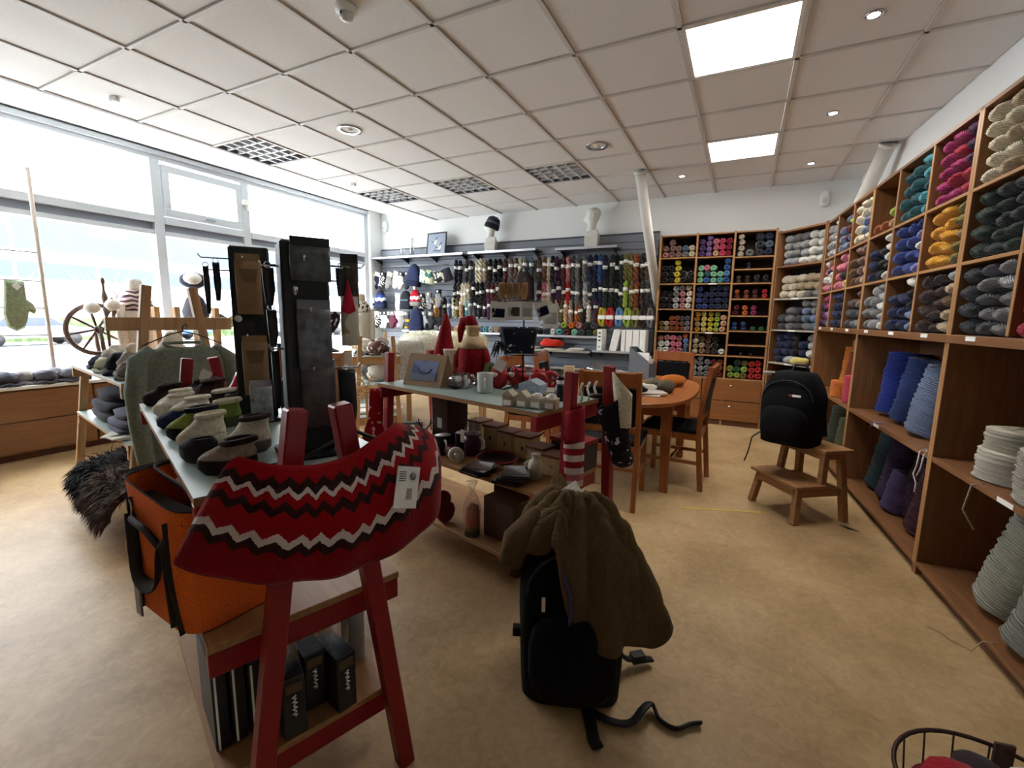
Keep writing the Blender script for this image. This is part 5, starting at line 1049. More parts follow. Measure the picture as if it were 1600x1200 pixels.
# ------------------------------------------------------------------ lower foreground shelf
def small_box(x, y, z, d, rz, m, lab, cat='box', grp=None, extras=()):
    t = thing('box', lab, cat, (x, y, z), rz, grp); obj('body', MB().box(-d[0]/2, d[0]/2, -d[1]/2, d[1]/2, 0, d[2]), m, t, bevel=.003)
    for nm, mb, mm in extras: obj(nm, mb, mm, t)
    return t
def scribble(x, y, z0, h_, n=7, r=.0022):
    return MB().tube([(x+.006*sin(i*2.3), y, z0+h_*i/(n*2)) for i in range(n*2+1)], r, 5)
for k, (x, y, lab) in enumerate([(-1.02, .72, 'black narrow box with white script, front one'), (-1.05, .8, 'black narrow box with white script, middle one'), (-.97, .83, 'black narrow box with white script, right one')]):
    small_box(x, y, ZL+.001, (.055, .13, .17), T1R+pi/2+.12*(k-1), DKITEM, lab, 'box', 'black boxes with white script', [('script', scribble(0, -.066, .06, .06), WPAPER), ('gold_label', MB().box(-.02, .02, -.067, -.065, .13, .155), plain((88, 70, 48), .5)), ('plastic_bag', MB().pad([(-.03, .16), (.03, .16), (.035, .22), (.02, .29), (-.02, .28), (-.035, .22)], .07), PLASTIC)])
t = thing('book_stack', 'dark books with white page edges at shelf end', 'books', L1(.5, -.18, ZL+.001), T1R)
for k in range(3): obj('book', MB().box(-.1, .1, -.05+.04*k, -.018+.04*k, 0, .24-.02*k), DKITEM, t, bevel=.002); obj('pages', MB().box(-.095, .101, -.045+.04*k, -.04+.04*k, .003, .237-.02*k), WPAPER, t)
small_box(*L1(.5, .17, ZL+.001), (.12, .08, .26), T1R, PLASTIC, 'clear plastic wrapped roll at right of lower shelf', 'packet', None, [('roll', MB().cyl((0, 0, .004), .035, .24, 16), plain((120, 122, 128), .4))])
small_box(*L1(.1, .05, ZL+.001), (.3, .3, .2), T1R, plain((46, 48, 56), .5), 'dark carton deep on lower foreground shelf')
# ------------------------------------------------------------------ middle trestle: top
t = thing('photo_easel', 'brown cardboard easel card with blue sea photo', 'card', (-1.59, 2.075, ZT), radians(-3))
obj('front_panel', MB().cbox((0, 0, .088), (.27, .004, .19), 0, -.38), plain((142, 116, 88), .8), t); obj('back_panel', MB().cbox((0, .075, .088), (.27, .004, .19), 0, .38), plain((128, 102, 76), .8), t)
obj('photo', MB().cbox((.0, -.003, .086), (.18, .004, .115), 0, -.38), speckle('sea_photo', (92, 106, 160), (128, 138, 176), 5, .5), t)
obj('sea', MB().cbox((.0, -.021, .052), (.18, .004, .04), 0, -.38), plain((84, 92, 112), .6), t)
obj('antler_curve', MB().tube([(-.05+.1*i/12, -.016+.012*abs(i/6-1)**2, .068+.03*abs(i/6-1)**2.5) for i in range(13)], .003, 6), plain((40, 44, 58), .6), t)
obj('side_panel', MB().add([(.133, -.035, 0), (.133, .11, 0), (.133, .04, .17), (.136, -.035, 0), (.136, .11, 0), (.136, .04, .17)], [(0, 1, 2), (5, 4, 3), (0, 3, 4, 1), (1, 4, 5, 2), (2, 5, 3, 0)]), plain((116, 90, 64), .8), t)
RF = fabric((132, 22, 30)); BEI = fabric((206, 180, 144))
t = thing('felt_gnome', 'felt gnome with tall red pointed hat and white beard', 'gnome', (-1.63, 2.33, ZT))
obj('body', MB().lathe([(.07, 0), (.085, .04), (.075, .12), (.05, .17)], 20), RF, t); obj('hat', MB().tube([(0, 0, .13), (-.005, .0, .2), (0, 0, .27), (.008, 0, .34), (.01, .0, .41)], [.075, .06, .042, .03, .008], 16), RF, t)
obj('beard', MB().pad([(-.045, .15), (.045, .15), (.03, .07), (.02, .02), (0, -.0), (-.025, .03)], .03, Matrix.Translation((.075, -.05, .05)) @ Matrix.Rotation(.6, 4, 'Z')), FW, t); obj('nose', MB().ell((.012, -.085, .155), (.014, .014, .014)), fabric((206, 170, 140)), t)
t = thing('bottle_sweater', 'red knitted bottle cover with beige collar and droopy hat', 'ornament', (-1.41, 2.3, ZT))
obj('body', MB().lathe([(.078, 0), (.088, .03), (.085, .16), (.075, .22), (.045, .262), (.03, .272)], 24), RF, t); obj('yoke', MB().lathe([(.08, .21), (.066, .25), (.04, .275), (.034, .28)], 24), BEI, t); obj('collar', MB().lathe([(.03, .27), (.036, .275), (.036, .32), (.045, .325), (.045, .34), (.02, .342), (0, .34)], 20), BEI, t)
obj('hat', MB().tube([(0, 0, .335), (-.02, 0, .37), (-.06, 0, .365), (-.085, 0, .31), (-.09, 0, .24)], [.035, .036, .03, .022, .01], 12), RF, t)
for s in (-1, 1): obj('sleeve', MB().tube([(s*.075, 0, .2), (s*.1, -.01, .15), (s*.105, -.02, .09)], [.025, .024, .02], 10), RF, t)
def mug(x, y, z, m, lab, rz=0, sc=1.0, inner=None, marks=None, grp='mugs'):
    t = thing('mug', lab, 'mug', (x, y, z), rz, grp); t.scale = (sc, sc, sc)
    obj('cup', MB().lathe([(0, .002), (.036, 0), (.04, .006), (.041, .095), (.0405, .098), (.037, .096), (.036, .012), (0, .01)], 28), m, t)
    if inner: obj('inside', MB().lathe([(.0365, .0965), (.0355, .02), (0, .014)], 28), inner, t)
    obj('handle', MB().tube([(.0, -.039, .078), (.0, -.06, .075), (0, -.068, .05), (0, -.058, .026), (0, -.039, .022)], .006, 8), m if not inner else inner, t)
    if marks:
        for s in (-1, 1): obj('print', MB().ell((s*.0385, 0, .05), (.005, .014, .02)), marks, t)
CERW = plain((222, 224, 222), .25); CERD = plain((30, 28, 42), .3)
mug(-1.185, 2.055, ZT, CERW, 'white mug with black side prints on teal top', radians(33), 1.05, None, BLACK)
t = thing('ornament_bag', 'clear bag of small white bird ornaments', 'packet', (-1.35, 2.1, ZT))
obj('bag', MB().ell((0, 0, .045), (.09, .06, .045), wob=.3), PLASTIC, t)
for k in range(7):
    a_ = k*.9; b_ = obj('bird_ornament', MB().ell((.05*cos(a_)*(.4+.1*k), .035*sin(a_), .03+.006*k), (.012, .011, .018)), CERW, t); obj('head', MB().ell((.05*cos(a_)*(.4+.1*k), .035*sin(a_)-.008, .052+.006*k), (.008, .008, .008)), DKITEM, b_)
obj('dark_filling', MB().ell((-.03, -.02, .018), (.05, .035, .016), wob=.3), plain((60, 44, 44), .5), t)
# wire card rack with cards
t = thing('card_rack', 'black wire tripod rack carrying hanging cards', 'rack', (-1.03, 2.19, ZT))
obj('pole', MB().cyl((0, 0, .02), .005, .58, 8), BLACK, t)
for a_ in (.3, 1.9, 3.3, 4.4, 5.4): obj('foot', MB().tube([(0, 0, .04), (.06*cos(a_), .06*sin(a_), .022), (.11*cos(a_), .11*sin(a_), .004)], .004, 6), BLACK, t)
for z, r_ in ((.475, .11), (.33, .1), (.2, .09)): obj('ring', MB().tube([(r_*cos(2*pi*i/24), r_*sin(2*pi*i/24), z) for i in range(24)], .003, 6, True), BLACK, t)
def card(x, y, z, w_, h_, rz, tilt, photo, lab):
    c = thing('hanging_card', lab, 'card', (x, y, z), rz, 'cards on the wire rack'); c.rotation_euler = (0, tilt, rz)
    obj('sheet', MB().box(-w_/2, w_/2, -.001, .001, -h_, 0), WPAPER, c); obj('photo', MB().box(-w_*.38, w_*.4, -.002, -.001, -h_*.82, -h_*.36), photo, c); obj('ring', MB().tube([(.008*cos(2*pi*i/10), 0, .004+.008*sin(2*pi*i/10)) for i in range(10)], .0015, 5, True), BLACK, c)
NVP = speckle('navy_photo', (26, 28, 62), (190, 190, 200), 22, .66); TNP = speckle('tan_photo', (92, 88, 72), (196, 196, 186), 20, .62)
card(-1.145, 2.125, 1.378, .085, .1, .42, .05, NVP, 'white card with navy photo at left of wire rack'); card(-1.05, 2.11, 1.385, .075, .1, .42, 0, TNP, 'grey card with horn photo in middle of wire rack'); card(-.93, 2.16, 1.385, .07, .098, .6, -.35, NVP, 'tilted white card with navy photo at right of rack'); card(-.985, 2.13, 1.38, .06, .095, .5, .0, plain((150, 148, 142), .6), 'plain grey card behind the tilted one'); card(-.9, 2.24, 1.372, .08, .13, .5, 0, plain((176, 174, 166), .6), 'large pale card at far right of wire rack')
for k in range(4):
    o = thing('suede_glove', '%s tan suede glove hanging above the wire rack cards' % ordi(k), 'glove', (-1.13+.035*k, 2.13+.016*k, 1.475), .45, 'tan suede gloves on the rack'); obj('palm', MB().pad([(-.016, 0), (.016, 0), (.02, -.05), (.012, -.085), (-.014, -.085), (-.02, -.05)], .014), fabric((158, 124, 88)), o); obj('cord', MB().tube([(0, 0, 0), (.004, 0, .012), (0, .01, .02)], .002, 5), BLACK, o)
single('navy_cushion', MB().pad([(-.095, .0), (.1, .0), (.08, -.14), (-.07, -.14)], .05), speckle('navy_flower_cloth', (34, 38, 50), (214, 214, 216), 34, .68), 'navy cloth bag with white flowers hanging on rack', 'bag', (-1.03, 2.13, 1.25), .45)
t = thing('feather_ornament', 'dark feathery ornament hanging from wire rack', 'ornament', (-1.13, 2.13, 1.14))
m = MB()
for k in range(46): a_ = rnd.uniform(0, 2*pi); l = rnd.uniform(.03, .075); m.tube([(0, 0, .02), (l*.6*cos(a_), l*.5*sin(a_), .01+rnd.uniform(-.03, .03)), (l*cos(a_), l*.8*sin(a_), -.02+rnd.uniform(-.05, .02))], [.003, .003, .001], 4)
tag(obj('feathers', m, plain((40, 36, 34), .9), t), kind='stuff'); obj('quill', MB().cyl((0, 0, 0), .004, .05, 8), BLACK, t); obj('white_tag', MB().cbox((.02, -.05, -.09), (.055, .002, .06), .4, 0, .5), WPAPER, t)
REDO = plain((162, 26, 32), .4)
for k, (x, y, z, lab) in enumerate([(-1.19, 2.22, ZT, 'red felt bag left in the red heap'), (-1.1, 2.27, ZT, 'red felt bag centre in the red heap'), (-.99, 2.3, ZT, 'red felt bag right in the red heap')]):
    t = thing('red_felt_bag', lab, 'bag', (x, y, z), rnd.uniform(-.4, .4), 'red felt bags'); obj('body', MB().ell((0, 0, .055), (.06, .05, .055), wob=.25, seed=k), REDO, t); obj('ruffle', MB().tube([(.035*cos(2*pi*i/16), .03*sin(2*pi*i/16), .1+.012*sin(i*2.5)) for i in range(16)], .01, 7, True), REDO, t); obj('trim', MB().ell((.0, -.045, .08), (.02, .01, .012), wob=.4), plain((214, 204, 190), .7), t)
for k, (x, y) in enumerate([(-.93, 2.17), (-.9, 2.26)]): single('red_wheel_ornament', MB().tube([(.04*cos(2*pi*i/20), 0, .06+.04*sin(2*pi*i/20)) for i in range(20)], .014, 8, True).tube([(-.04, 0, .06), (.04, 0, .06)], .008, 6).tube([(0, 0, .02), (0, 0, .1)], .008, 6), REDO, ['red round ornament with spokes facing the aisle', 'second red round ornament behind the first'][k], 'ornament', (x, y, ZT), .5, 'red round ornaments')
for k in range(4):
    x, y = -.905+.064*k, 1.795+.006*k
    small_box(x, y, ZT, (.056, .056, .05), T2R+.25, plain((176, 164, 142), .8), ['kraft gift box first from left on shelf edge', 'kraft gift box with white label, second from left', 'open kraft gift box third from left', 'open kraft gift box at right end'][k], 'box', 'small kraft gift boxes', [('label', MB().box(-.018, .018, -.0295, -.028, .008, .03), WPAPER)]+([('gable', MB().prism([(-.028, .05), (.028, .05), (0, .075)], .056), plain((184, 172, 150), .8))] if k < 2 else [('tissue', MB().ell((0, 0, .05), (.024, .024, .018), wob=.5), WPAPER)]))
small_box(-.93, 2.1, ZT, (.12, .09, .06), T2R+.2, plain((150, 158, 172), .7), 'pale blue grey paper box behind kraft boxes', 'box', None, [('lid', MB().prism([(-.06, .06), (.06, .06), (0, .085)], .09), plain((160, 168, 180), .7))])
t = thing('penguin_figure', 'small dark figure with white face beside red leg', 'figurine', (-.755, 2.03, ZT), .3)
obj('body', MB().lathe([(.0, 0), (.028, .002), (.032, .03), (.024, .07), (.012, .085)], 16), DKITEM, t); obj('head', MB().ell((0, 0, .095), (.02, .02, .022)), CERW, t); obj('cap', MB().lathe([(.021, .1), (.014, .118), (0, .124)], 14), DKITEM, t)
for k in range(3): single('white_bead_string', MB().tube([(.006*sin(i*1.5), 0, .018*i) for i in range(6)], .006, 6), CERW, ['white bead string standing behind red leg', 'short white bead string near red leg', 'white bead string at table corner'][k], 'ornament', (-.66+.02*k, 2.06+.05*k, ZT), 0, 'bead strings')
papers(-.83, 2.2, ZT, 3, 'papers lying behind pale box on teal top', .12, .16, 'papers on the teal top', .4)
single('green_plant', MB().ell((0, 0, .06), (.045, .04, .06), wob=.7, seed=9), fabric((74, 76, 48)), 'dark green moss bundle behind white mug', 'plant', (-1.27, 2.25, ZT))
single('black_horn', MB().tube([(0, 0, .02), (.04, 0, .02), (.075, 0, .035), (.09, 0, .075)], [.014, .013, .01, .003], 10), DKITEM, 'curved black horn behind the white mug', 'horn', (-1.24, 2.2, ZT), .2)
# ------------------------------------------------------------------ middle trestle: mid shelf
mug(-1.63, 2.06, ZM, CERW, 'white mug with dark sketch at far end of mid shelf', .9, 1.05, None, DKITEM); mug(-1.42, 2.0, ZM, CERD, 'black mug with white inside, left of two', .9, 1.1, CERW); mug(-1.35, 2.1, ZM, CERD, 'black mug with white inside, right of two', 2.6, 1.1, CERW)
t = thing('bagged_mug', 'purple mug wrapped in clear bag with tag', 'mug', (-1.27, 2.07, ZM)); obj('cup', MB().lathe([(0, 0), (.045, 0), (.047, .12), (.04, .12), (0, .11)], 24), plain((74, 42, 66), .35), t); obj('handle', MB().tube([(.045, 0, .1), (.075, -.01, .09), (.078, -.01, .05), (.045, 0, .03)], .007, 8), CERW, t); obj('bag_top', MB().lathe([(.05, .11), (.045, .15), (.015, .2), (.03, .23)], 16), PLASTIC, t); obj('tag', MB().cbox((-.035, -.05, .11), (.022, .002, .07)), WPAPER, t)
t = thing('jar_lying', 'glass jar with pale lid lying on its side', 'jar', (-1.3, 1.93, ZM+.04), -.7); t.rotation_euler = (0, pi/2-.1, -.75)
obj('glass', MB().lathe([(0, -.09), (.036, -.09), (.038, .03), (.034, .045)], 22), glassy('jar_glass', (.9, .82, .8), .5), t); obj('filling', MB().lathe([(0, -.085), (.032, -.085), (.033, .02), (0, .02)], 20), plain((110, 50, 52), .6), t); obj('lid', MB().cyl((0, 0, .045), .04, .02, 22), plain((206, 200, 176), .4), t); obj('plastic_tail', MB().lathe([(.03, .065), (.02, .1), (.006, .13)], 12), PLASTIC, t)
for k, (x, y, n_, lab) in enumerate([(-1.09, 1.83, 2, 'flat black boxed discs in clear wrap, left stack'), (-.9, 1.8, 3, 'flat black boxed discs in clear wrap, right stack')]):
    t = thing('disc_stack', lab, 'discs', (x, y, ZM), T2R+.3*k, 'wrapped discs on mid shelf')
    for q_ in range(n_): obj('case', MB().cbox((.012*q_, .006*q_, .009+.016*q_), (.13, .14, .015), .15*q_), plain((34, 32, 36), .15), t, bevel=.002)
    obj('wrap', MB().cbox((.0, 0, .018*n_), (.14, .1, .004), .5, .06), PLASTIC, t)
t = thing('white_jug', 'small white jug with spout on mid shelf', 'jug', (-.82, 1.9, ZM)); obj('body', MB().lathe([(0, 0), (.034, 0), (.036, .06), (.028, .08), (.018, .09), (.018, .11), (.022, .115), (0, .11)], 20), plain((206, 198, 180), .5), t); obj('handle', MB().tube([(-.03, 0, .08), (-.055, 0, .06), (-.04, 0, .02)], .005, 7), plain((206, 198, 180), .5), t)
WBX = wood('birch', (178, 150, 104), (196, 168, 122), .6, 2); LID = wood('lid_wood', (96, 54, 36), (116, 68, 46), .5, 0)
for k, (x, y, h_) in enumerate([(-1.36, 2.3, .13), (-1.22, 2.24, .13), (-1.1, 2.2, .12), (-.98, 2.16, .12), (-.86, 2.06, .1), (-.75, 2.0, .09)]):
    small_box(x, y, ZM, (.1, .1, h_), T2R+.1*(k % 2), WBX, '%s birch box with dark brown lid on mid shelf' % ordi(k), 'box', 'birch boxes with brown lids', [('lid', MB().box(-.056, .056, -.056, .056, h_, h_+.012), LID), ('clasp', MB().box(-.006, .006, -.055, -.05, h_*.45, h_*.6), CHROME)])
small_box(-1.52, 2.22, ZM, (.14, .16, .27), T2R, plain((72, 48, 42), .6), 'tall dark brown carton on mid shelf', 'box', None, [('label', MB().box(-.02, .02, -.082, -.08, .1, .16), WPAPER)])
small_box(-1.62, 2.3, ZM, (.1, .12, .2), T2R, plain((176, 142, 104), .7), 'beige carton left of dark brown carton', 'box', None, [('label', MB().box(-.02, .02, -.062, -.06, .08, .12), WPAPER)])
small_box(-.72, 2.16, ZM, (.2, .13, .13), T2R, plain((60, 50, 48), .6), 'dark printed box with red lid at shelf end', 'box', None, [('lid', MB().box(-.103, .103, -.068, .068, .13, .15), RED), ('print', MB().prism([(-.02, .02), (.05, .02), (.03, .07), (.0, .06)], .002, Matrix.Translation((0, -.067, 0))), plain((150, 150, 150), .6))])
t = thing('dark_tray', 'dark red and black tray lying on mid shelf', 'tray', (-1.08, 2.0, ZM), T2R); obj('tray', MB().lathe([(0, .004), (.09, .002), (.11, .03), (.105, .032), (.085, .01), (0, .01)], 28), plain((30, 22, 24), .3), t); obj('red_rim', MB().tube([(.108*cos(2*pi*i/28), .108*sin(2*pi*i/28), .031) for i in range(28)], .004, 6, True), REDO, t)
small_box(-1.72, 2.12, ZM, (.12, .03, .12), .6, speckle('landscape_print', (96, 116, 112), (176, 186, 184), 8, .5), 'small landscape print leaning at far end of mid shelf', 'picture', None, [('sheet', MB().box(-.06, .06, -.017, -.015, 0, .12), plain((120, 138, 132), .5))])
t = thing('felt_reindeer', 'small felt reindeer with dark antlers on mid shelf', 'figurine', (-1.54, 2.0, ZM), .4); obj('body', MB().ell((0, 0, .05), (.035, .03, .05)), fabric((150, 132, 112)), t); obj('head', MB().ell((0, -.01, .11), (.02, .022, .022)), fabric((150, 132, 112)), t)
for s in (-1, 1): obj('antler', MB().tube([(s*.01, 0, .125), (s*.03, 0, .15), (s*.035, 0, .18)], .004, 6).tube([(s*.03, 0, .15), (s*.05, 0, .165)], .003, 5), DKITEM, t)
# ------------------------------------------------------------------ middle trestle: low shelf and hangings
t = thing('candy_bag', 'tall clear bag filled with orange and green sweets', 'packet', (-1.15, 1.87, ZL)); obj('filling', MB().lathe([(0, 0), (.038, .005), (.04, .08), (.034, .15), (.0, .17)], 18), plain((176, 92, 70), .6), t); obj('green_base', MB().lathe([(0, -.0), (.04, .0), (.042, .04), (.038, .05)], 18), plain((62, 66, 48), .6), t); obj('bag', MB().lathe([(.043, .03), (.045, .15), (.03, .2), (.012, .235), (.03, .28)], 18), PLASTIC, t)
small_box(-.98, 1.96, ZL, (.2, .18, .2), T2R, plain((78, 56, 42), .7), 'brown carton on lowest shelf of middle trestle', 'box', None, [('flap', MB().box(-.1, .1, -.09, .09, .2, .206), plain((92, 68, 50), .7))])
small_box(-1.0, 2.12, ZL, (.3, .1, .26), T2R, plain((60, 44, 36), .7), 'dark carton behind brown carton on lowest shelf', 'box')
t = thing('red_plush', 'dark red plush toy with white tag on lowest shelf', 'toy', (-1.36, 1.93, ZL)); obj('body', MB().ell((0, 0, .06), (.06, .055, .06), wob=.15), fabric((92, 24, 28)), t); obj('head', MB().ell((.0, -.01, .135), (.042, .04, .04)), fabric((92, 24, 28)), t); obj('tag', MB().cbox((-.06, -.05, .05), (.035, .003, .05), -.2), WPAPER, t)
# red snowflake stocking at the far left corner
t = thing('red_stocking', 'red knitted stocking with snowflakes hanging at table corner', 'stocking', loc2(T2C, T2R, -.61, -.25, .87), radians(35)); SNOW = speckle('red_snow_knit', (150, 22, 34), (214, 170, 166), 30, .66)
obj('leg', MB().pad([(-.035, 0), (.045, 0), (.04, -.15), (.03, -.24), (-.055, -.27), (-.075, -.25), (-.05, -.18)], .05), SNOW, t); obj('foot', MB().pad([(.03, -.2), (-.055, -.2), (-.09, -.3), (-.06, -.325), (.02, -.31), (.045, -.26)], .05), SNOW, t)
# striped sock and slippers on the near legs
t = thing('striped_sock', 'red and white striped sock hanging on near red leg', 'sock', L2(.725, -.16, .93), radians(30))
SOCK = stripes('sock_knit', [(206, 186, 178), (150, 34, 44), (206, 186, 178), (150, 34, 44), (206, 186, 178), (178, 100, 104), (206, 186, 178), (150, 34, 44)], 4.55, 'Z')
obj('cuff', MB().grid(lambda u, v: ((.036+.004*v)*cos(2*pi*u), .03*sin(2*pi*u), -.14*v+.01*cos(2*pi*u)), 24, 6, .005, True), fabric((150, 36, 46)), t)
obj('shaft', MB().grid(lambda u, v: (.04*cos(2*pi*u), .028*sin(2*pi*u), -.12-.22*v), 24, 8, .005, True), SOCK, t); obj('toe', MB().lathe([(.04, -.27), (.04, -.32), (.03, -.37), (.0, -.385)], 20, sy=.7), fabric((84, 78, 76)), t)
t = thing('lined_slipper', 'black patterned slipper with cream lining hung on far red leg', 'slipper', L2(.73, .13, .98), radians(20)); SLP = speckle('black_star_knit', (34, 32, 36), (206, 204, 206), 36, .66)
obj('outer', MB().grid(lambda u, v: (.055*cos(2*pi*u)*(1-.25*v)+.06*v, .04*sin(2*pi*u), -.06-.27*v+.04*cos(2*pi*u)*(1-v)), 24, 10, .008, True), SLP, t); obj('toe', MB().ell((.065, 0, -.325), (.055, .042, .045)), SLP, t)
obj('lining', MB().grid(lambda u, v: (.045+.042*cos(2*pi*u)*(1-.3*v)+.015*v, -.012+.034*sin(2*pi*u), .03-.2*v-.05*cos(2*pi*u)*(1-v)), 22, 8, .006, True), fabric((208, 198, 172)), t); obj('heel_tab', MB().ell((-.07, 0, -.035), (.035, .03, .012)), DKITEM, t)
# ------------------------------------------------------------------ things on the dining table
ZD = .721
papers(-1.1, 3.95, ZD, 5, 'stack of open magazines on dining table', .24, .32, 'papers on the dining table'); papers(-.62, 3.6, ZD, 3, 'folded newspaper near dining table edge', .24, .2, 'papers on the dining table', .3)
single('black_cloth', MB().ell((0, 0, .05), (.22, .17, .07), wob=.4, seed=4), fabric((18, 18, 20), .2), 'black jacket bundled on dining table', 'cloth', (-.84, 3.55, ZD), .3)
for k, (x, y, c, lab) in enumerate([(-.5, 4.15, (196, 110, 36), 'orange wool ball on dining table'), (-.62, 3.82, (112, 104, 82), 'olive wool ball on dining table'), (-.5, 3.75, (98, 90, 70), 'moss wool ball at table edge')]):
    o = obj('wool_ball', SKEINS[k], yarn(c), None, (x, y, ZD+.05)); o.scale = (.13 if k else .2, .14, .1); tag(o, lab, 'yarn', 'wool on the dining table')
single('wool_heap', MB().ell((0, 0, .03), (.12, .08, .035), wob=.5, seed=6), fabric((206, 200, 188)), 'heap of pale yarn ends on dining table', 'yarn', (-.68, 3.74, ZD))
single('plastic_bag', MB().ell((0, 0, .06), (.16, .12, .07), wob=.5, seed=8), glassy('bag_film', (.8, .82, .84), .8), 'crumpled clear plastic bag on magazines', 'bag', (-1.13, 4.1, ZD+.045))
small_box(-1.3, 3.7, ZD, (.09, .05, .17), .3, plain((206, 186, 150), .7), 'cream picture card standing on dining table', 'card', None, [('print', MB().box(-.03, .03, -.027, -.025, .03, .1), plain((150, 104, 70), .6))])
# ------------------------------------------------------------------ window display
DKW = wood('dark_turned_wood', (86, 66, 58), (112, 88, 76), .45, 2)
t = thing('spinning_wheel', 'dark wooden spinning wheel standing on window sill', 'spinning wheel', (-5.62, 2.18, .652), .0)
c = Vector((0, 0, .47)); RW = .235
obj('rim', MB().tube([(0, RW*cos(2*pi*i/40), .47+RW*sin(2*pi*i/40)) for i in range(40)], .022, 10, True), DKW, t); obj('hub', MB().cyl((0, 0, -.05), .035, .1, 16, Matrix.Translation(c) @ Matrix.Rotation(pi/2, 4, 'Y')), DKW, t)
for k in range(8): a_ = 2*pi*k/8+.2; obj('spoke', MB().tube([(0, .03*cos(a_), .47+.03*sin(a_)), (0, .12*cos(a_), .47+.12*sin(a_)), (0, RW*cos(a_), .47+RW*sin(a_))], [.009, .013, .008], 8), DKW, t)
for s in (-1, 1): obj('upright', MB().tube([(s*.055, .03, .14), (s*.055, .01, .3), (s*.055, 0, .5)], [.016, .02, .013], 10), DKW, t)
obj('bench', MB().cbox((0, .0, .14), (.16, .32, .035), 0, .1), DKW, t, bevel=.004)
for x, y in ((-.06, -.1), (.06, -.1), (0, .12)): obj('leg', MB().tube([(x*1.3, y-.03 if y < 0 else y+.03, 0), (x, y, .13)], [.014, .018], 8), DKW, t)
obj('distaff', MB().lathe([(.012, .15), (.014, .5), (.02, .56), (.014, .6), (.024, .66), (.012, .7), (.026, .78), (.012, .84), (.01, .9), (.018, .93), (.014, .96), (0, .97)], 14, (.06, .06, 0)), DKW, t); obj('spindle', MB().lathe([(.01, .5), (.016, .6), (.01, .7), (.016, .76), (0, .79)], 12, (.03, .13, 0)), DKW, t)
for k, (x, y, z) in enumerate([(.1, -.06, 1.33), (.1, .1, 1.36)]): single('wool_pompom', MB().ell((0, 0, 0), (.06, .06, .055), wob=.12), fabric((226, 222, 212)), ['large white wool ball on the spinning wheel', 'smaller white wool ball beside the distaff'][k], 'wool ball', (-5.62+x, 2.18+y, z), 0, 'white wool balls on the wheel')
def bust(loc, rz, body, yoke, neck, lab, h_=1.0, w_=.17):
    t = thing('sweater_bust', lab, 'mannequin', loc, rz)
    prof = [(.9, 0), (.94, .12), (.86, .3), (.88, .45), (.97, .6), (.96, .68)]
    obj('sweater', MB().lathe([(r*w_, z*h_) for r, z in prof], 26, sy=.7), body, t); obj('yoke', MB().lathe([(.965*w_, .67*h_), (.9*w_, .76*h_), (.6*w_, .85*h_), (.42*w_, .89*h_)], 26, sy=.72), yoke, t)
    obj('collar', MB().lathe([(.42*w_, .88*h_), (.46*w_, .9*h_), (.46*w_, .97*h_), (.36*w_, 1.0*h_), (0, 1.0*h_)], 22, sy=.8), neck, t)
    for s in (-1, 1): obj('sleeve', MB().tube([(s*w_*.85, 0, .72*h_), (s*w_*1.05, -.01, .5*h_), (s*w_*1.02, -.02, .22*h_), (s*w_*.98, -.03, .05*h_)], [w_*.26, w_*.27, w_*.24, w_*.2], 12), body, t)
    return t
bust((-5.63, 2.53, .651), pi/2+.2, fabric((214, 200, 184)), stripes('purple_yoke', [(214, 200, 184), (98, 72, 84), (206, 186, 184), (80, 58, 72)], 11, 'Z', .35, 22), fabric((222, 216, 206)), 'cream sweater with purple yoke on bust in window', .98, .165)
bust((-5.0, 5.02, .8), .75, fabric((196, 190, 174)), speckle('cream_black_yoke', (206, 198, 180), (46, 44, 48), 24, .56), fabric((204, 184, 150)), 'cream turtleneck sweater bust by far window corner', .8, .155)
small_box(-5.0, 5.02, 0, (.5, .5, .798), .75, plain((196, 192, 184), .6), 'pale pedestal under the turtleneck bust', 'pedestal', None, [('top_board', MB().box(-.26, .26, -.26, .26, .78, .799), PINEH)])
t = thing('hat_stand', 'stand with head wearing black and white beret in window', 'mannequin', (-5.62, 3.1, .651)); Wm = plain((224, 222, 216), .5)
obj('base', MB().cyl((0, 0, 0), .1, .02, 20), PINE, t); obj('pole', MB().cyl((0, 0, .02), .02, .6, 12), PINE, t); obj('shoulders', MB().lathe([(.02, .55), (.17, .58), (.19, .66), (.12, .8), (.05, .86)], 20, sy=.6), fabric((60, 58, 66)), t); obj('head', MB().ell((0, 0, .98), (.085, .075, .11)), Wm, t)
t = thing('beret', 'black and white knitted beret on head in window', 'hat', (-5.6, 3.09, 1.66)); t.rotation_euler = (.2, .35, 0)
obj('band', MB().ell((0, 0, 0), (.13, .135, .085)), fabric((52, 52, 68)), t); obj('crown', MB().ell((.045, -.03, .035), (.095, .09, .065)), fabric((226, 224, 214)), t)
# ladder rack with thin rods and a green mitten
t = thing('ladder_rack', 'pale wooden pole rack with thin rods before window', 'rack', (-5.68, 1.85, .651))
obj('pole', MB().tube([(0, 0, 0), (0, 0, 1.88)], .017, 10), plain((206, 190, 176), .5), t); obj('pole', MB().tube([(0, -1.3, 0), (0, -1.3, 1.88)], .017, 10), plain((206, 190, 176), .5), t)
for z in (1.155, .905, .665, .425): obj('rod', MB().tube([(0, -1.3, z), (0, 0, z)], .006, 8), plain((150, 140, 132), .4), t)
o = obj('mitten', MIT, fabric((150, 160, 130)), None, (-5.66, 1.66, 1.55)); o.scale = (1.4, 1.4, 1.65); o.rotation_euler = (0, .06, pi/2+.1); tag(o, 'green knitted mitten clipped to rod before window', 'mitten', 'knitted mittens in the window'); obj('paper_tag', MB().cbox((0, -.03, -.03), (.03, .002, .03), 0, 0, .78), WPAPER, o)
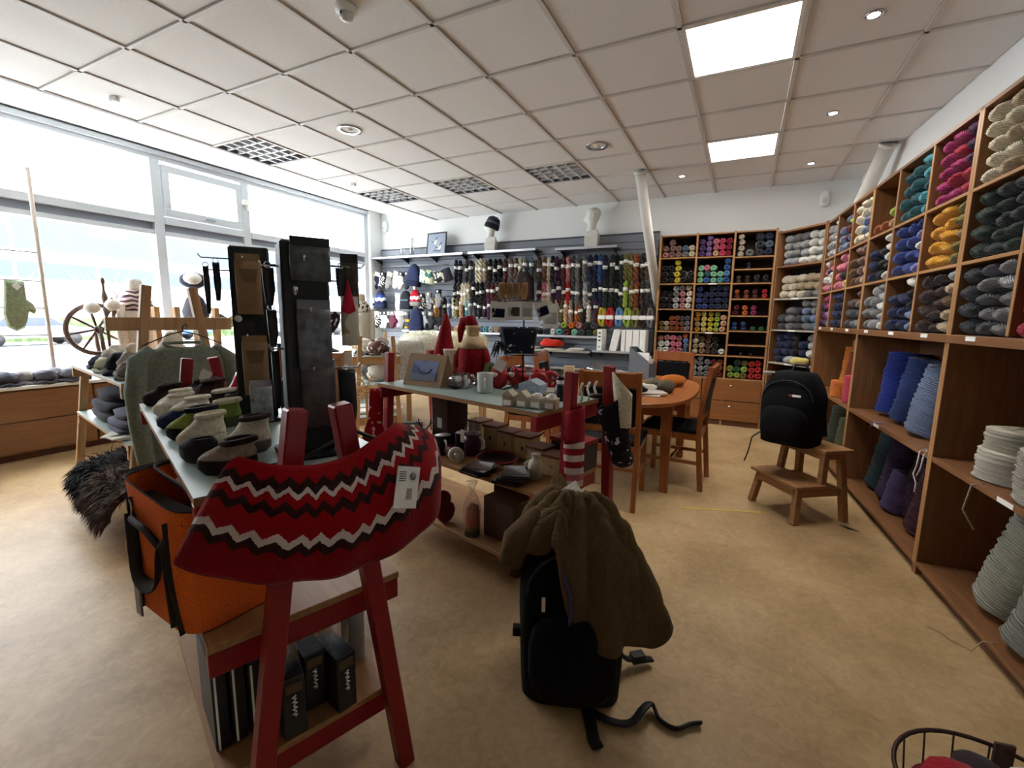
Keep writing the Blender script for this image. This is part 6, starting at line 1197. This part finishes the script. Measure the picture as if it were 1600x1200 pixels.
def lump(x, y, z, d, col, lab, seed, kind='hat', rz=0, grp='knitted pieces on the window sill', parts=True):
    t = thing('felted_hat', lab, kind, (x, y, z), rz, grp); m = fabric(col) if not isinstance(col, bpy.types.Material) else col
    obj('crown', MB().ell((0, 0, d[2]*.5), (d[0]/2, d[1]/2, d[2]*.55), wob=.25, seed=seed), m, t)
    obj('brim', MB().tube([(d[0]*.52*cos(2*pi*i/20), d[1]*.52*sin(2*pi*i/20), d[2]*.12+.008*sin(i*1.9+seed)) for i in range(20)], d[2]*.12, 7, True), m, t)
    return t
GL = [(96, 96, 104), (120, 118, 122), (74, 76, 86), (140, 136, 134), (84, 82, 92), (110, 112, 120)]
for k, (x, y) in enumerate([(-5.6, 1.15), (-5.62, 1.35), (-5.58, 1.5), (-5.63, 1.62), (-5.57, 1.74), (-5.64, 1.83), (-5.56, 1.92)]):
    lump(x, y, .651, (.2, .17, .12), speckle('grey_fleck_%d' % (k % 3), GL[k % 6], (176, 174, 176), 30, .62) if k % 2 else GL[k % 6], '%s grey felted hat along the sill from the left' % ordi(k), k)
for k, (x, y) in enumerate([(-5.6, 1.42), (-5.63, 1.7)]): single('wool_tuft', MB().ell((0, 0, .04), (.06, .06, .045), wob=.2), fabric((226, 222, 214)), ['white wool tuft behind grey hats, left', 'white wool tuft behind grey hats, right'][k], 'wool', (x-.14, y, .651), 0, 'white wool tufts on the sill')
for k, (x, y, c) in enumerate([(-5.58, 2.95, (150, 132, 108)), (-5.6, 3.35, (104, 76, 58)), (-5.6, 3.5, (206, 196, 176)), (-5.55, 3.62, (64, 54, 54)), (-5.6, 3.8, (170, 160, 150)), (-5.58, 4.0, (80, 70, 66)), (-5.6, 4.25, (206, 200, 190)), (-5.56, 4.45, (52, 52, 60))]):
    lump(x, y, .651, (.2, .18, .14), c, '%s small hat on sill beyond the sweater bust' % ordi(k), k+9)
t = thing('wooden_stand', 'small pine stand with rails in the window', 'stand', (-5.1, 2.72, 0), .1)
for x, y in ((-.15, -.2), (.15, -.2), (-.15, .2), (.15, .2)): obj('leg', MB().box(x-.025, x+.025, y-.025, y+.025, 0, 1.35), PINE, t)
for z in (.7, 1.15): obj('shelf', MB().box(-.18, .18, -.3, .9, z, z+.025), PINEH, t)
for k, (y, c) in enumerate([(.1, (88, 70, 58)), (.35, (60, 52, 50)), (.55, (150, 132, 110)), (.75, (206, 198, 184))]):
    p = loc2((-5.1, 2.72), .1, 0, y); lump(p.x, p.y, 1.176, (.15, .15, .1), c, '%s fur piece on the pine window stand' % ordi(k), k+20, 'hat', 0, 'fur pieces on the window stand')
# carved black goblet-shaped stand
t = thing('goblet_stand', 'black ornate goblet shaped stand near far window', 'stand', (-4.97, 4.42, .8)); DK = plain((34, 26, 34), .5)
obj('stem', MB().lathe([(.12, 0), (.1, .02), (.03, .05), (.025, .22), (.04, .26)], 20), DK, t); obj('bowl', MB().lathe([(.04, .25), (.1, .32), (.14, .42), (.145, .5), (.17, .52), (.165, .54), (.13, .53), (.12, .42), (.03, .29)], 24), speckle('carved_goblet', (36, 28, 36), (196, 196, 206), 16, .6), t)
small_box(-5.05, 4.3, 0, (.6, .5, .798), .75, wood('brown_chest', (134, 84, 44), (152, 100, 58), .45, 0), 'brown chest of drawers before far window', 'cabinet', None, [('top_board', MB().box(-.31, .31, -.26, .26, .78, .799), OAKH), ('drawer', MB().box(-.28, .28, -.262, -.25, .42, .74), OAKH), ('drawer', MB().box(-.28, .28, -.262, -.25, .06, .38), OAKH)])
# ------------------------------------------------------------------ long-haired fur helper
def fur(fn, n, length, m, parent, droop=.5, r=.0035, seed=1, name='fur', flip=1):
    rr = random.Random(seed); mb = MB()
    for _ in range(n):
        u, v = rr.random(), rr.random(); p = Vector(fn(u, v)); e = .01
        a_ = Vector(fn(min(1, u+e), v))-Vector(fn(max(0, u-e), v)); b_ = Vector(fn(u, min(1, v+e)))-Vector(fn(u, max(0, v-e))); nn = a_.cross(b_)
        nn = nn.normalized()*flip if nn.length > 1e-9 else Vector((0, 0, 1)); l = length*rr.uniform(.6, 1.25)
        d = (nn+Vector((rr.uniform(-.5, .5), rr.uniform(-.5, .5), rr.uniform(-.4, .2)-droop))).normalized()
        s = d.cross(Vector((rr.uniform(-1, 1), rr.uniform(-1, 1), rr.uniform(-1, 1)))).normalized()*r
        q = p+d*l*.55; e2 = q+(d+Vector((0, 0, -droop*1.2))).normalized()*l*.45
        mb.add([p-s, p+s, q+s*.8, q-s*.8, e2], [(0, 1, 2, 3), (3, 2, 4)])
    o = obj(name, mb, m, parent); tag(o, kind='stuff'); return o
# ------------------------------------------------------------------ pine trestle by the window: goods and grey green sweater
def LW(x, y, z): return loc2(TWC, TWR, x, y, z)
SAGE = fabric((116, 128, 116), .6, 60)
t = thing('sage_sweater', 'sage grey knitted sweater on hanger at pine trestle', 'sweater', LW(.78, .02, 1.135), TWR+pi/2)
def body_pt(u, v):
    a_ = 2*pi*u; w_ = .205+.02*v; top = 1-max(0, .16-v)/.16
    x = cos(a_)*w_*(.5+.5*min(1, v/.07)**.5 if v < .07 else 1); z = -.0-.68*v-.03*abs(cos(a_))*(1-v)-.035*(1-abs(cos(a_)))*(v < .02)
    return (x, sin(a_)*(.045+.02*v), z+.012*sin(a_*3)*v)
obj('body', MB().grid(body_pt, 40, 20, .008, True), SAGE, t)
for s in (-1, 1): obj('sleeve', MB().tube([(s*.15, 0, -.03), (s*.21, 0, -.09), (s*.235, -.01, -.25), (s*.235, -.02, -.45), (s*.225, -.02, -.6), (s*.222, -.02, -.64)], [.03, .055, .06, .055, .05, .05], 14, flat=.8), SAGE, t)
obj('neckband', MB().tube([(.09*cos(2*pi*i/20), .035*sin(2*pi*i/20), -.004-.03*(sin(2*pi*i/20) < 0)*abs(sin(2*pi*i/20))) for i in range(20)], .009, 8, True), fabric((128, 140, 128)), t)
t = thing('wire_hanger', 'dark wire hanger holding the sage sweater', 'hanger', LW(.78, .02, 1.15), TWR+pi/2); obj('wire', MB().tube([(-.19, 0, -.03), (-.06, 0, .03), (0, 0, .045), (.06, 0, .03), (.19, 0, -.03)], .0035, 6), BLACK, t); obj('hook', MB().tube([(0, 0, .045), (0, 0, .07), (.015, 0, .085), (.025, 0, .07)], .0035, 6), BLACK, t)
GW, BK = (214, 206, 190), (38, 38, 46)
tp = [(.52, -.17, (.15, .12, .1), (120, 112, 106), 'grey felt teapot shaped hat at near end of pine shelf'), (.4, -.12, (.17, .15, .15), (150, 146, 138), 'round grey fur hat on pine shelf'), (.36, .08, (.2, .18, .2), (206, 202, 192), 'fluffy white fur hat at back of pine shelf'), (.22, -.15, (.16, .15, .13), BK, 'black fur hat in middle of pine shelf'), (.1, -.02, (.18, .16, .15), BK, 'black and white fur hat behind others'), (.02, -.16, (.16, .14, .1), (214, 214, 190), 'cream fleecy slipper pair on pine shelf'), (-.12, -.1, (.16, .15, .12), (224, 220, 206), 'white fleecy hat on pine shelf'), (-.26, -.16, (.13, .12, .08), (76, 80, 92), 'small slate hat on pine shelf'), (-.4, -.12, (.12, .1, .08), (96, 100, 108), 'small grey hat at far end of pine shelf'), (.5, .12, (.18, .16, .16), (70, 64, 64), 'dark speckled fur hat near the sweater')]
for k, (x, y, d, cc, lab) in enumerate(tp):
    p = LW(x, y, .92); h_ = lump(p.x, p.y, p.z, d, cc, lab, k+30, 'hat', k, 'fur and felt hats on the pine shelf')
    if k in (1, 2, 5, 6): obj('pompom', MB().ell((0, 0, d[2]*1.05), (d[0]*.25, d[0]*.25, d[0]*.25), wob=.15, seed=k), fabric((214, 208, 196)), h_)
def fold(x, y, z, d, m, lab, n=3, rz=0, hair=None):
    t = thing('folded_fleece', lab, 'fleece', LW(x, y, z), TWR+rz, 'folded fleeces on the pine trestle')
    for k in range(n):
        h_ = d[2]/n; obj('layer', MB().ell((.01*(k % 2), .012*((k+1) % 2), h_*(k+.5)), (d[0]/2*(1-.04*k), d[1]/2*(1-.05*k), h_*.62), 20, 9, pw=.55, wob=.08, seed=k), m, t)
fold(-.2, .0, .58, (.62, .46, .2), fabric((44, 46, 54)), 'black curly fleece folded at far half of pine shelf', 3); fold(.3, -.03, .58, (.46, .44, .13), fabric((96, 98, 112)), 'grey blue fleece folded at near half of pine shelf', 3); fold(.3, .05, .71, (.4, .36, .1), fabric((58, 60, 68)), 'dark fleece on top of grey blue one', 2)
for k, (x, y) in enumerate([(.5, -.2), (.58, -.08), (.4, -.22)]): p = LW(x, y, .581); papers(p.x, p.y, p.z, 2, ['leaflets at front corner of pine shelf', 'leaflets near the sweater on pine shelf', 'leaflets beside folded fleece'][k], .1, .15, 'leaflets on the pine shelf', TWR+.4*k)
p = LW(.46, -.14, .60); single('felt_star', MB().prism([(.05*(1 if i % 2 == 0 else .45)*cos(pi*i/5+pi/2), .05+.05*(1 if i % 2 == 0 else .45)*sin(pi*i/5+pi/2)) for i in range(10)], .02), fabric((120, 128, 104)), 'small green felt star on pine shelf leaflets', 'ornament', p, .8)
p = LW(.56, .05, .6); single('suede_pouch', MB().ell((0, 0, .03), (.08, .06, .035), wob=.2), plain((120, 96, 72), .8), 'brown suede pouch on pine shelf', 'pouch', p)
def drape(x, w_, top, out, down):
    def fn(u, v):
        xx = x+(u-.5)*w_*(1+.15*v)
        if v < .4: yy = .2-.45*(v/.4); zz = top+.05*sin(pi*v/.4)+.02*sin(u*6)
        else: k = (v-.4)/.6; yy = -.25-out*sin(k*pi*.5); zz = top-down*k**1.3+.02*sin(u*6)
        q_ = LW(xx, yy, zz); return (q_.x, q_.y, q_.z)
    return fn
for k, (x, w_, cc, dn, lab, rr_) in enumerate([(.0, .42, (24, 24, 27), .1, 'long haired black sheepskin spilling off lowest pine shelf', (30, 30, 34)), (.38, .46, (70, 52, 42), .12, 'long haired brown sheepskin spilling off lowest pine shelf', (84, 64, 52))]):
    fn = drape(x, w_, .29, .1, dn); t = thing('sheepskin', lab, 'sheepskin', (0, 0, 0), 0, 'long haired sheepskins')
    obj('hide', MB().grid(fn, 20, 18, .03), fabric(cc), t); fur(fn, 4200, .1, plain(rr_, .8, 0, .3, 30), t, .7, .003, k+3, flip=-1)
# ------------------------------------------------------------------ pine trestle behind: goods
def L4(x, y, z): return loc2(T4C, T4R, x, y, z)
for k, (x, y, d, cc, lab) in enumerate([(.38, .02, (.26, .2, .14), speckle('brown_white_fur', (84, 58, 48), (196, 186, 176), 20, .62), 'brown fur hat on pine table by sheepskins'), (.1, -.1, (.2, .18, .16), (214, 206, 186), 'cream fleece hat on pine table'), (.42, -.18, (.16, .1, .06), speckle('bw_slip', (40, 38, 40), (214, 210, 204), 30, .55), 'black white slipper on pine table edge'), (.3, .2, (.16, .1, .06), (176, 160, 140), 'tan slipper on pine table edge'), (-.2, -.05, (.2, .18, .14), (66, 56, 54), 'dark fur hat at rear of pine table'), (-.4, .1, (.2, .2, .15), (150, 140, 130), 'grey fur hat at rear of pine table')]):
    p = L4(x, y, .86); lump(p.x, p.y, p.z, d, cc, lab, k+50, 'hat', k, 'fur hats on the rear pine table')
for k in range(4): p = L4(.3-.28*(k//2), -.12+.26*(k % 2), .2); papers(p.x, p.y, p.z, 4+k % 2*2, ['books with dark spines on low pine shelf, front left', 'books with dark spines on low pine shelf, front right', 'books on low pine shelf, rear left', 'books on low pine shelf, rear right'][k], .2, .27, 'books on the low pine shelf', T4R)
p = L4(.2, .0, .55); t = thing('small_sheepskin', 'grey and white sheepskin rolled on mid pine shelf', 'sheepskin', p, T4R); obj('roll', MB().ell((0, 0, .13), (.16, .18, .13), wob=.2), fabric((104, 102, 100)), t); obj('white_side', MB().ell((.1, .05, .11), (.1, .17, .11), wob=.25, seed=4), fabric((226, 222, 212)), t)
# wooden snowflake
t = thing('wooden_snowflake', 'large pale wooden snowflake hanging by pine trestle', 'ornament', (-3.42, 3.48, .56), radians(45)); SN = plain((206, 176, 128), .6)
for k in range(6):
    a_ = pi*k/3; d = Vector((cos(a_), 0, sin(a_))); arm = obj('arm', MB().bar(d*.02, d*.15, .012, .012, (0, 1, 0)), SN, t)
    for s in (-1, 1):
        for r_ in (.07, .11): e = Vector((cos(a_+s*.9), 0, sin(a_+s*.9))); obj('branch', MB().bar(d*r_, d*r_+e*.05, .01, .01, (0, 1, 0)), SN, arm)
obj('ring', MB().tube([(.045*cos(2*pi*i/18), 0, .045*sin(2*pi*i/18)) for i in range(18)], .006, 6, True), SN, t); obj('stick', MB().box(-.012, .012, .008, .02, -.55, .0), PINE, t)
# ------------------------------------------------------------------ cream sheepskins over a low bench
t = thing('low_bench', 'low pine bench under the cream sheepskins', 'bench', (-3.22, 4.62, 0), radians(38)); obj('top', MB().box(-.5, .5, -.22, .22, .62, .65), PINEH, t)
for x in (-.45, .45):
    for y in (-.18, .18): obj('leg', MB().box(x-.025, x+.025, y-.025, y+.025, 0, .62), PINE, t)
for k, (x, y, w_, d_, h_, z, cc, lab) in enumerate([(-.2, 0, .6, .5, .24, .65, (246, 240, 220), 'thick cream sheepskin at base of pile'), (.22, .02, .6, .5, .24, .65, (244, 234, 206), 'thick ivory sheepskin at right of pile'), (-.25, .02, .55, .46,   .2, .88, (248, 242, 222), 'cream sheepskin on top left of pile'), (.2, .02, .6, .46, .2, .88, (246, 236, 208), 'ivory sheepskin on top right of pile')]):
    p = loc2((-3.22, 4.62), radians(38), x, y, z); t = thing('sheepskin', lab, 'sheepskin', p, radians(38), 'cream sheepskins')
    f_ = lambda u, v, w_=w_, d_=d_, h_=h_: (w_/2*cos(2*pi*u)*sin(pi*v)**.5, d_/2*sin(2*pi*u)*sin(pi*v)**.5, h_*.5-h_*.5*cos(pi*v))
    obj('hide', MB().ell((0, 0, h_/2), (w_/2, d_/2, h_*.55), 24, 12, pw=.6, wob=.1, seed=k), fabric(cc), t); fur(f_, 1500, .05, plain(cc, .9, 0, .12, 20), t, .2, .006, k+11)
p = loc2((-3.22, 4.62), radians(38), -.42, -.24, .5); t = thing('sheepskin', 'white sheepskin hanging down front of bench', 'sheepskin', p, radians(38), 'cream sheepskins')
f_ = lambda u, v: ((u-.5)*.34, -.05-.02*sin(pi*u), .52*v); obj('hide', MB().grid(f_, 12, 12, .03), fabric((246, 244, 236)), t); fur(f_, 1400, .05, plain((246, 244, 236), .9, 0, .05, 20), t, .3, .005, 31)
t = thing('felt_boot', 'brown felt lump with moss in front of sheepskins', 'ornament', L2(-.2, .16, ZT)); obj('body', MB().lathe([(0, 0), (.045, 0), (.042, .06), (.03, .11), (.036, .15), (0, .17)], 18), fabric((96, 84, 76)), t); obj('moss', MB().ell((.02, 0, .17), (.03, .03, .025), wob=.5), fabric((84, 86, 58)), t)
# ------------------------------------------------------------------ wire basket in the corner
t = thing('wire_basket', 'brown wire basket at bottom right corner', 'basket', (.52, 1.07, 0)); WIRE = plain((58, 34, 26), .45, .3); RB = .17
for z, r_ in ((.4, 1), (.27, .93), (.14, .86), (.012, .8)): obj('hoop', MB().tube([(RB*r_*cos(2*pi*i/40), RB*r_*sin(2*pi*i/40), z) for i in range(40)], .0045 if z > .3 else .003, 7, True), WIRE, t)
for k in range(18): a_ = 2*pi*k/18; obj('wire', MB().tube([(RB*.8*cos(a_), RB*.8*sin(a_), .012), (RB*.93*cos(a_), RB*.93*sin(a_), .27), (RB*cos(a_), RB*sin(a_), .4)], .002, 5), WIRE, t)
obj('base', MB().cyl((0, 0, .004), RB*.8, .006, 30), WIRE, t); obj('handle_band', MB().cbox((.05, .163, .385), (.035, .006, .06), .2), plain((74, 56, 46), .6), t)
bk = [((-.06, -.02, .385), (.08, .1, .06), WOOLR, 'red knitted roll in wire basket'), ((.03, .0, .38), (.07, .1, .055), fabric((140, 24, 34)), 'dark red knitted roll in wire basket'), ((-.08, -.07, .345), (.06, .08, .05), fabric((196, 196, 196)), 'white knitted roll at left in wire basket'), ((.05, .07, .4), (.06, .035, .03), fabric((206, 200, 186)), 'cream knitted piece in wire basket'), ((.09, .02, .385), (.055, .08, .055), fabric((66, 52, 54)), 'dark brown ball in wire basket'), ((-.01, .08, .365), (.07, .05, .05), fabric((56, 46, 50)), 'charcoal ball at back of wire basket'), ((.1, -.05, .37), (.04, .06, .06), fabric((92, 70, 96)), 'dusky purple ball in wire basket')]
for k, (p, r_, m, lab) in enumerate(bk): single('knitted_roll', MB().ell((0, 0, 0), r_, wob=.15, seed=k), m, lab, 'knitwear', (.52+p[0], 1.07+p[1], p[2]), .3*k, 'knitted rolls in the basket')
single('basket_filling', MB().cyl((0, 0, 0), .13, .33, 24, r2=.15), fabric((110, 28, 36)), 'red wool heap filling bottom of wire basket', 'knitwear', (.52, 1.07, .012))
single('floor_tape', MB().box(-.26, .26, -.012, .012, 0, .001), plain((198, 170, 84), .7), 'faded yellow tape strip on floor before stool', 'tape', (-.03, 3.32, .001), .35)
single('black_floor_mark', MB().prism([(-.05, -.012), (.0, .012), (.06, -.006), (.0, -.02)], .002, Matrix.Rotation(pi/2, 4, 'X')), BLACK, 'small flat black mark on floor beside stool', 'paper', (.7, 3.4, .002), -.5)  # flat black diamond-shaped mark lying on the floor
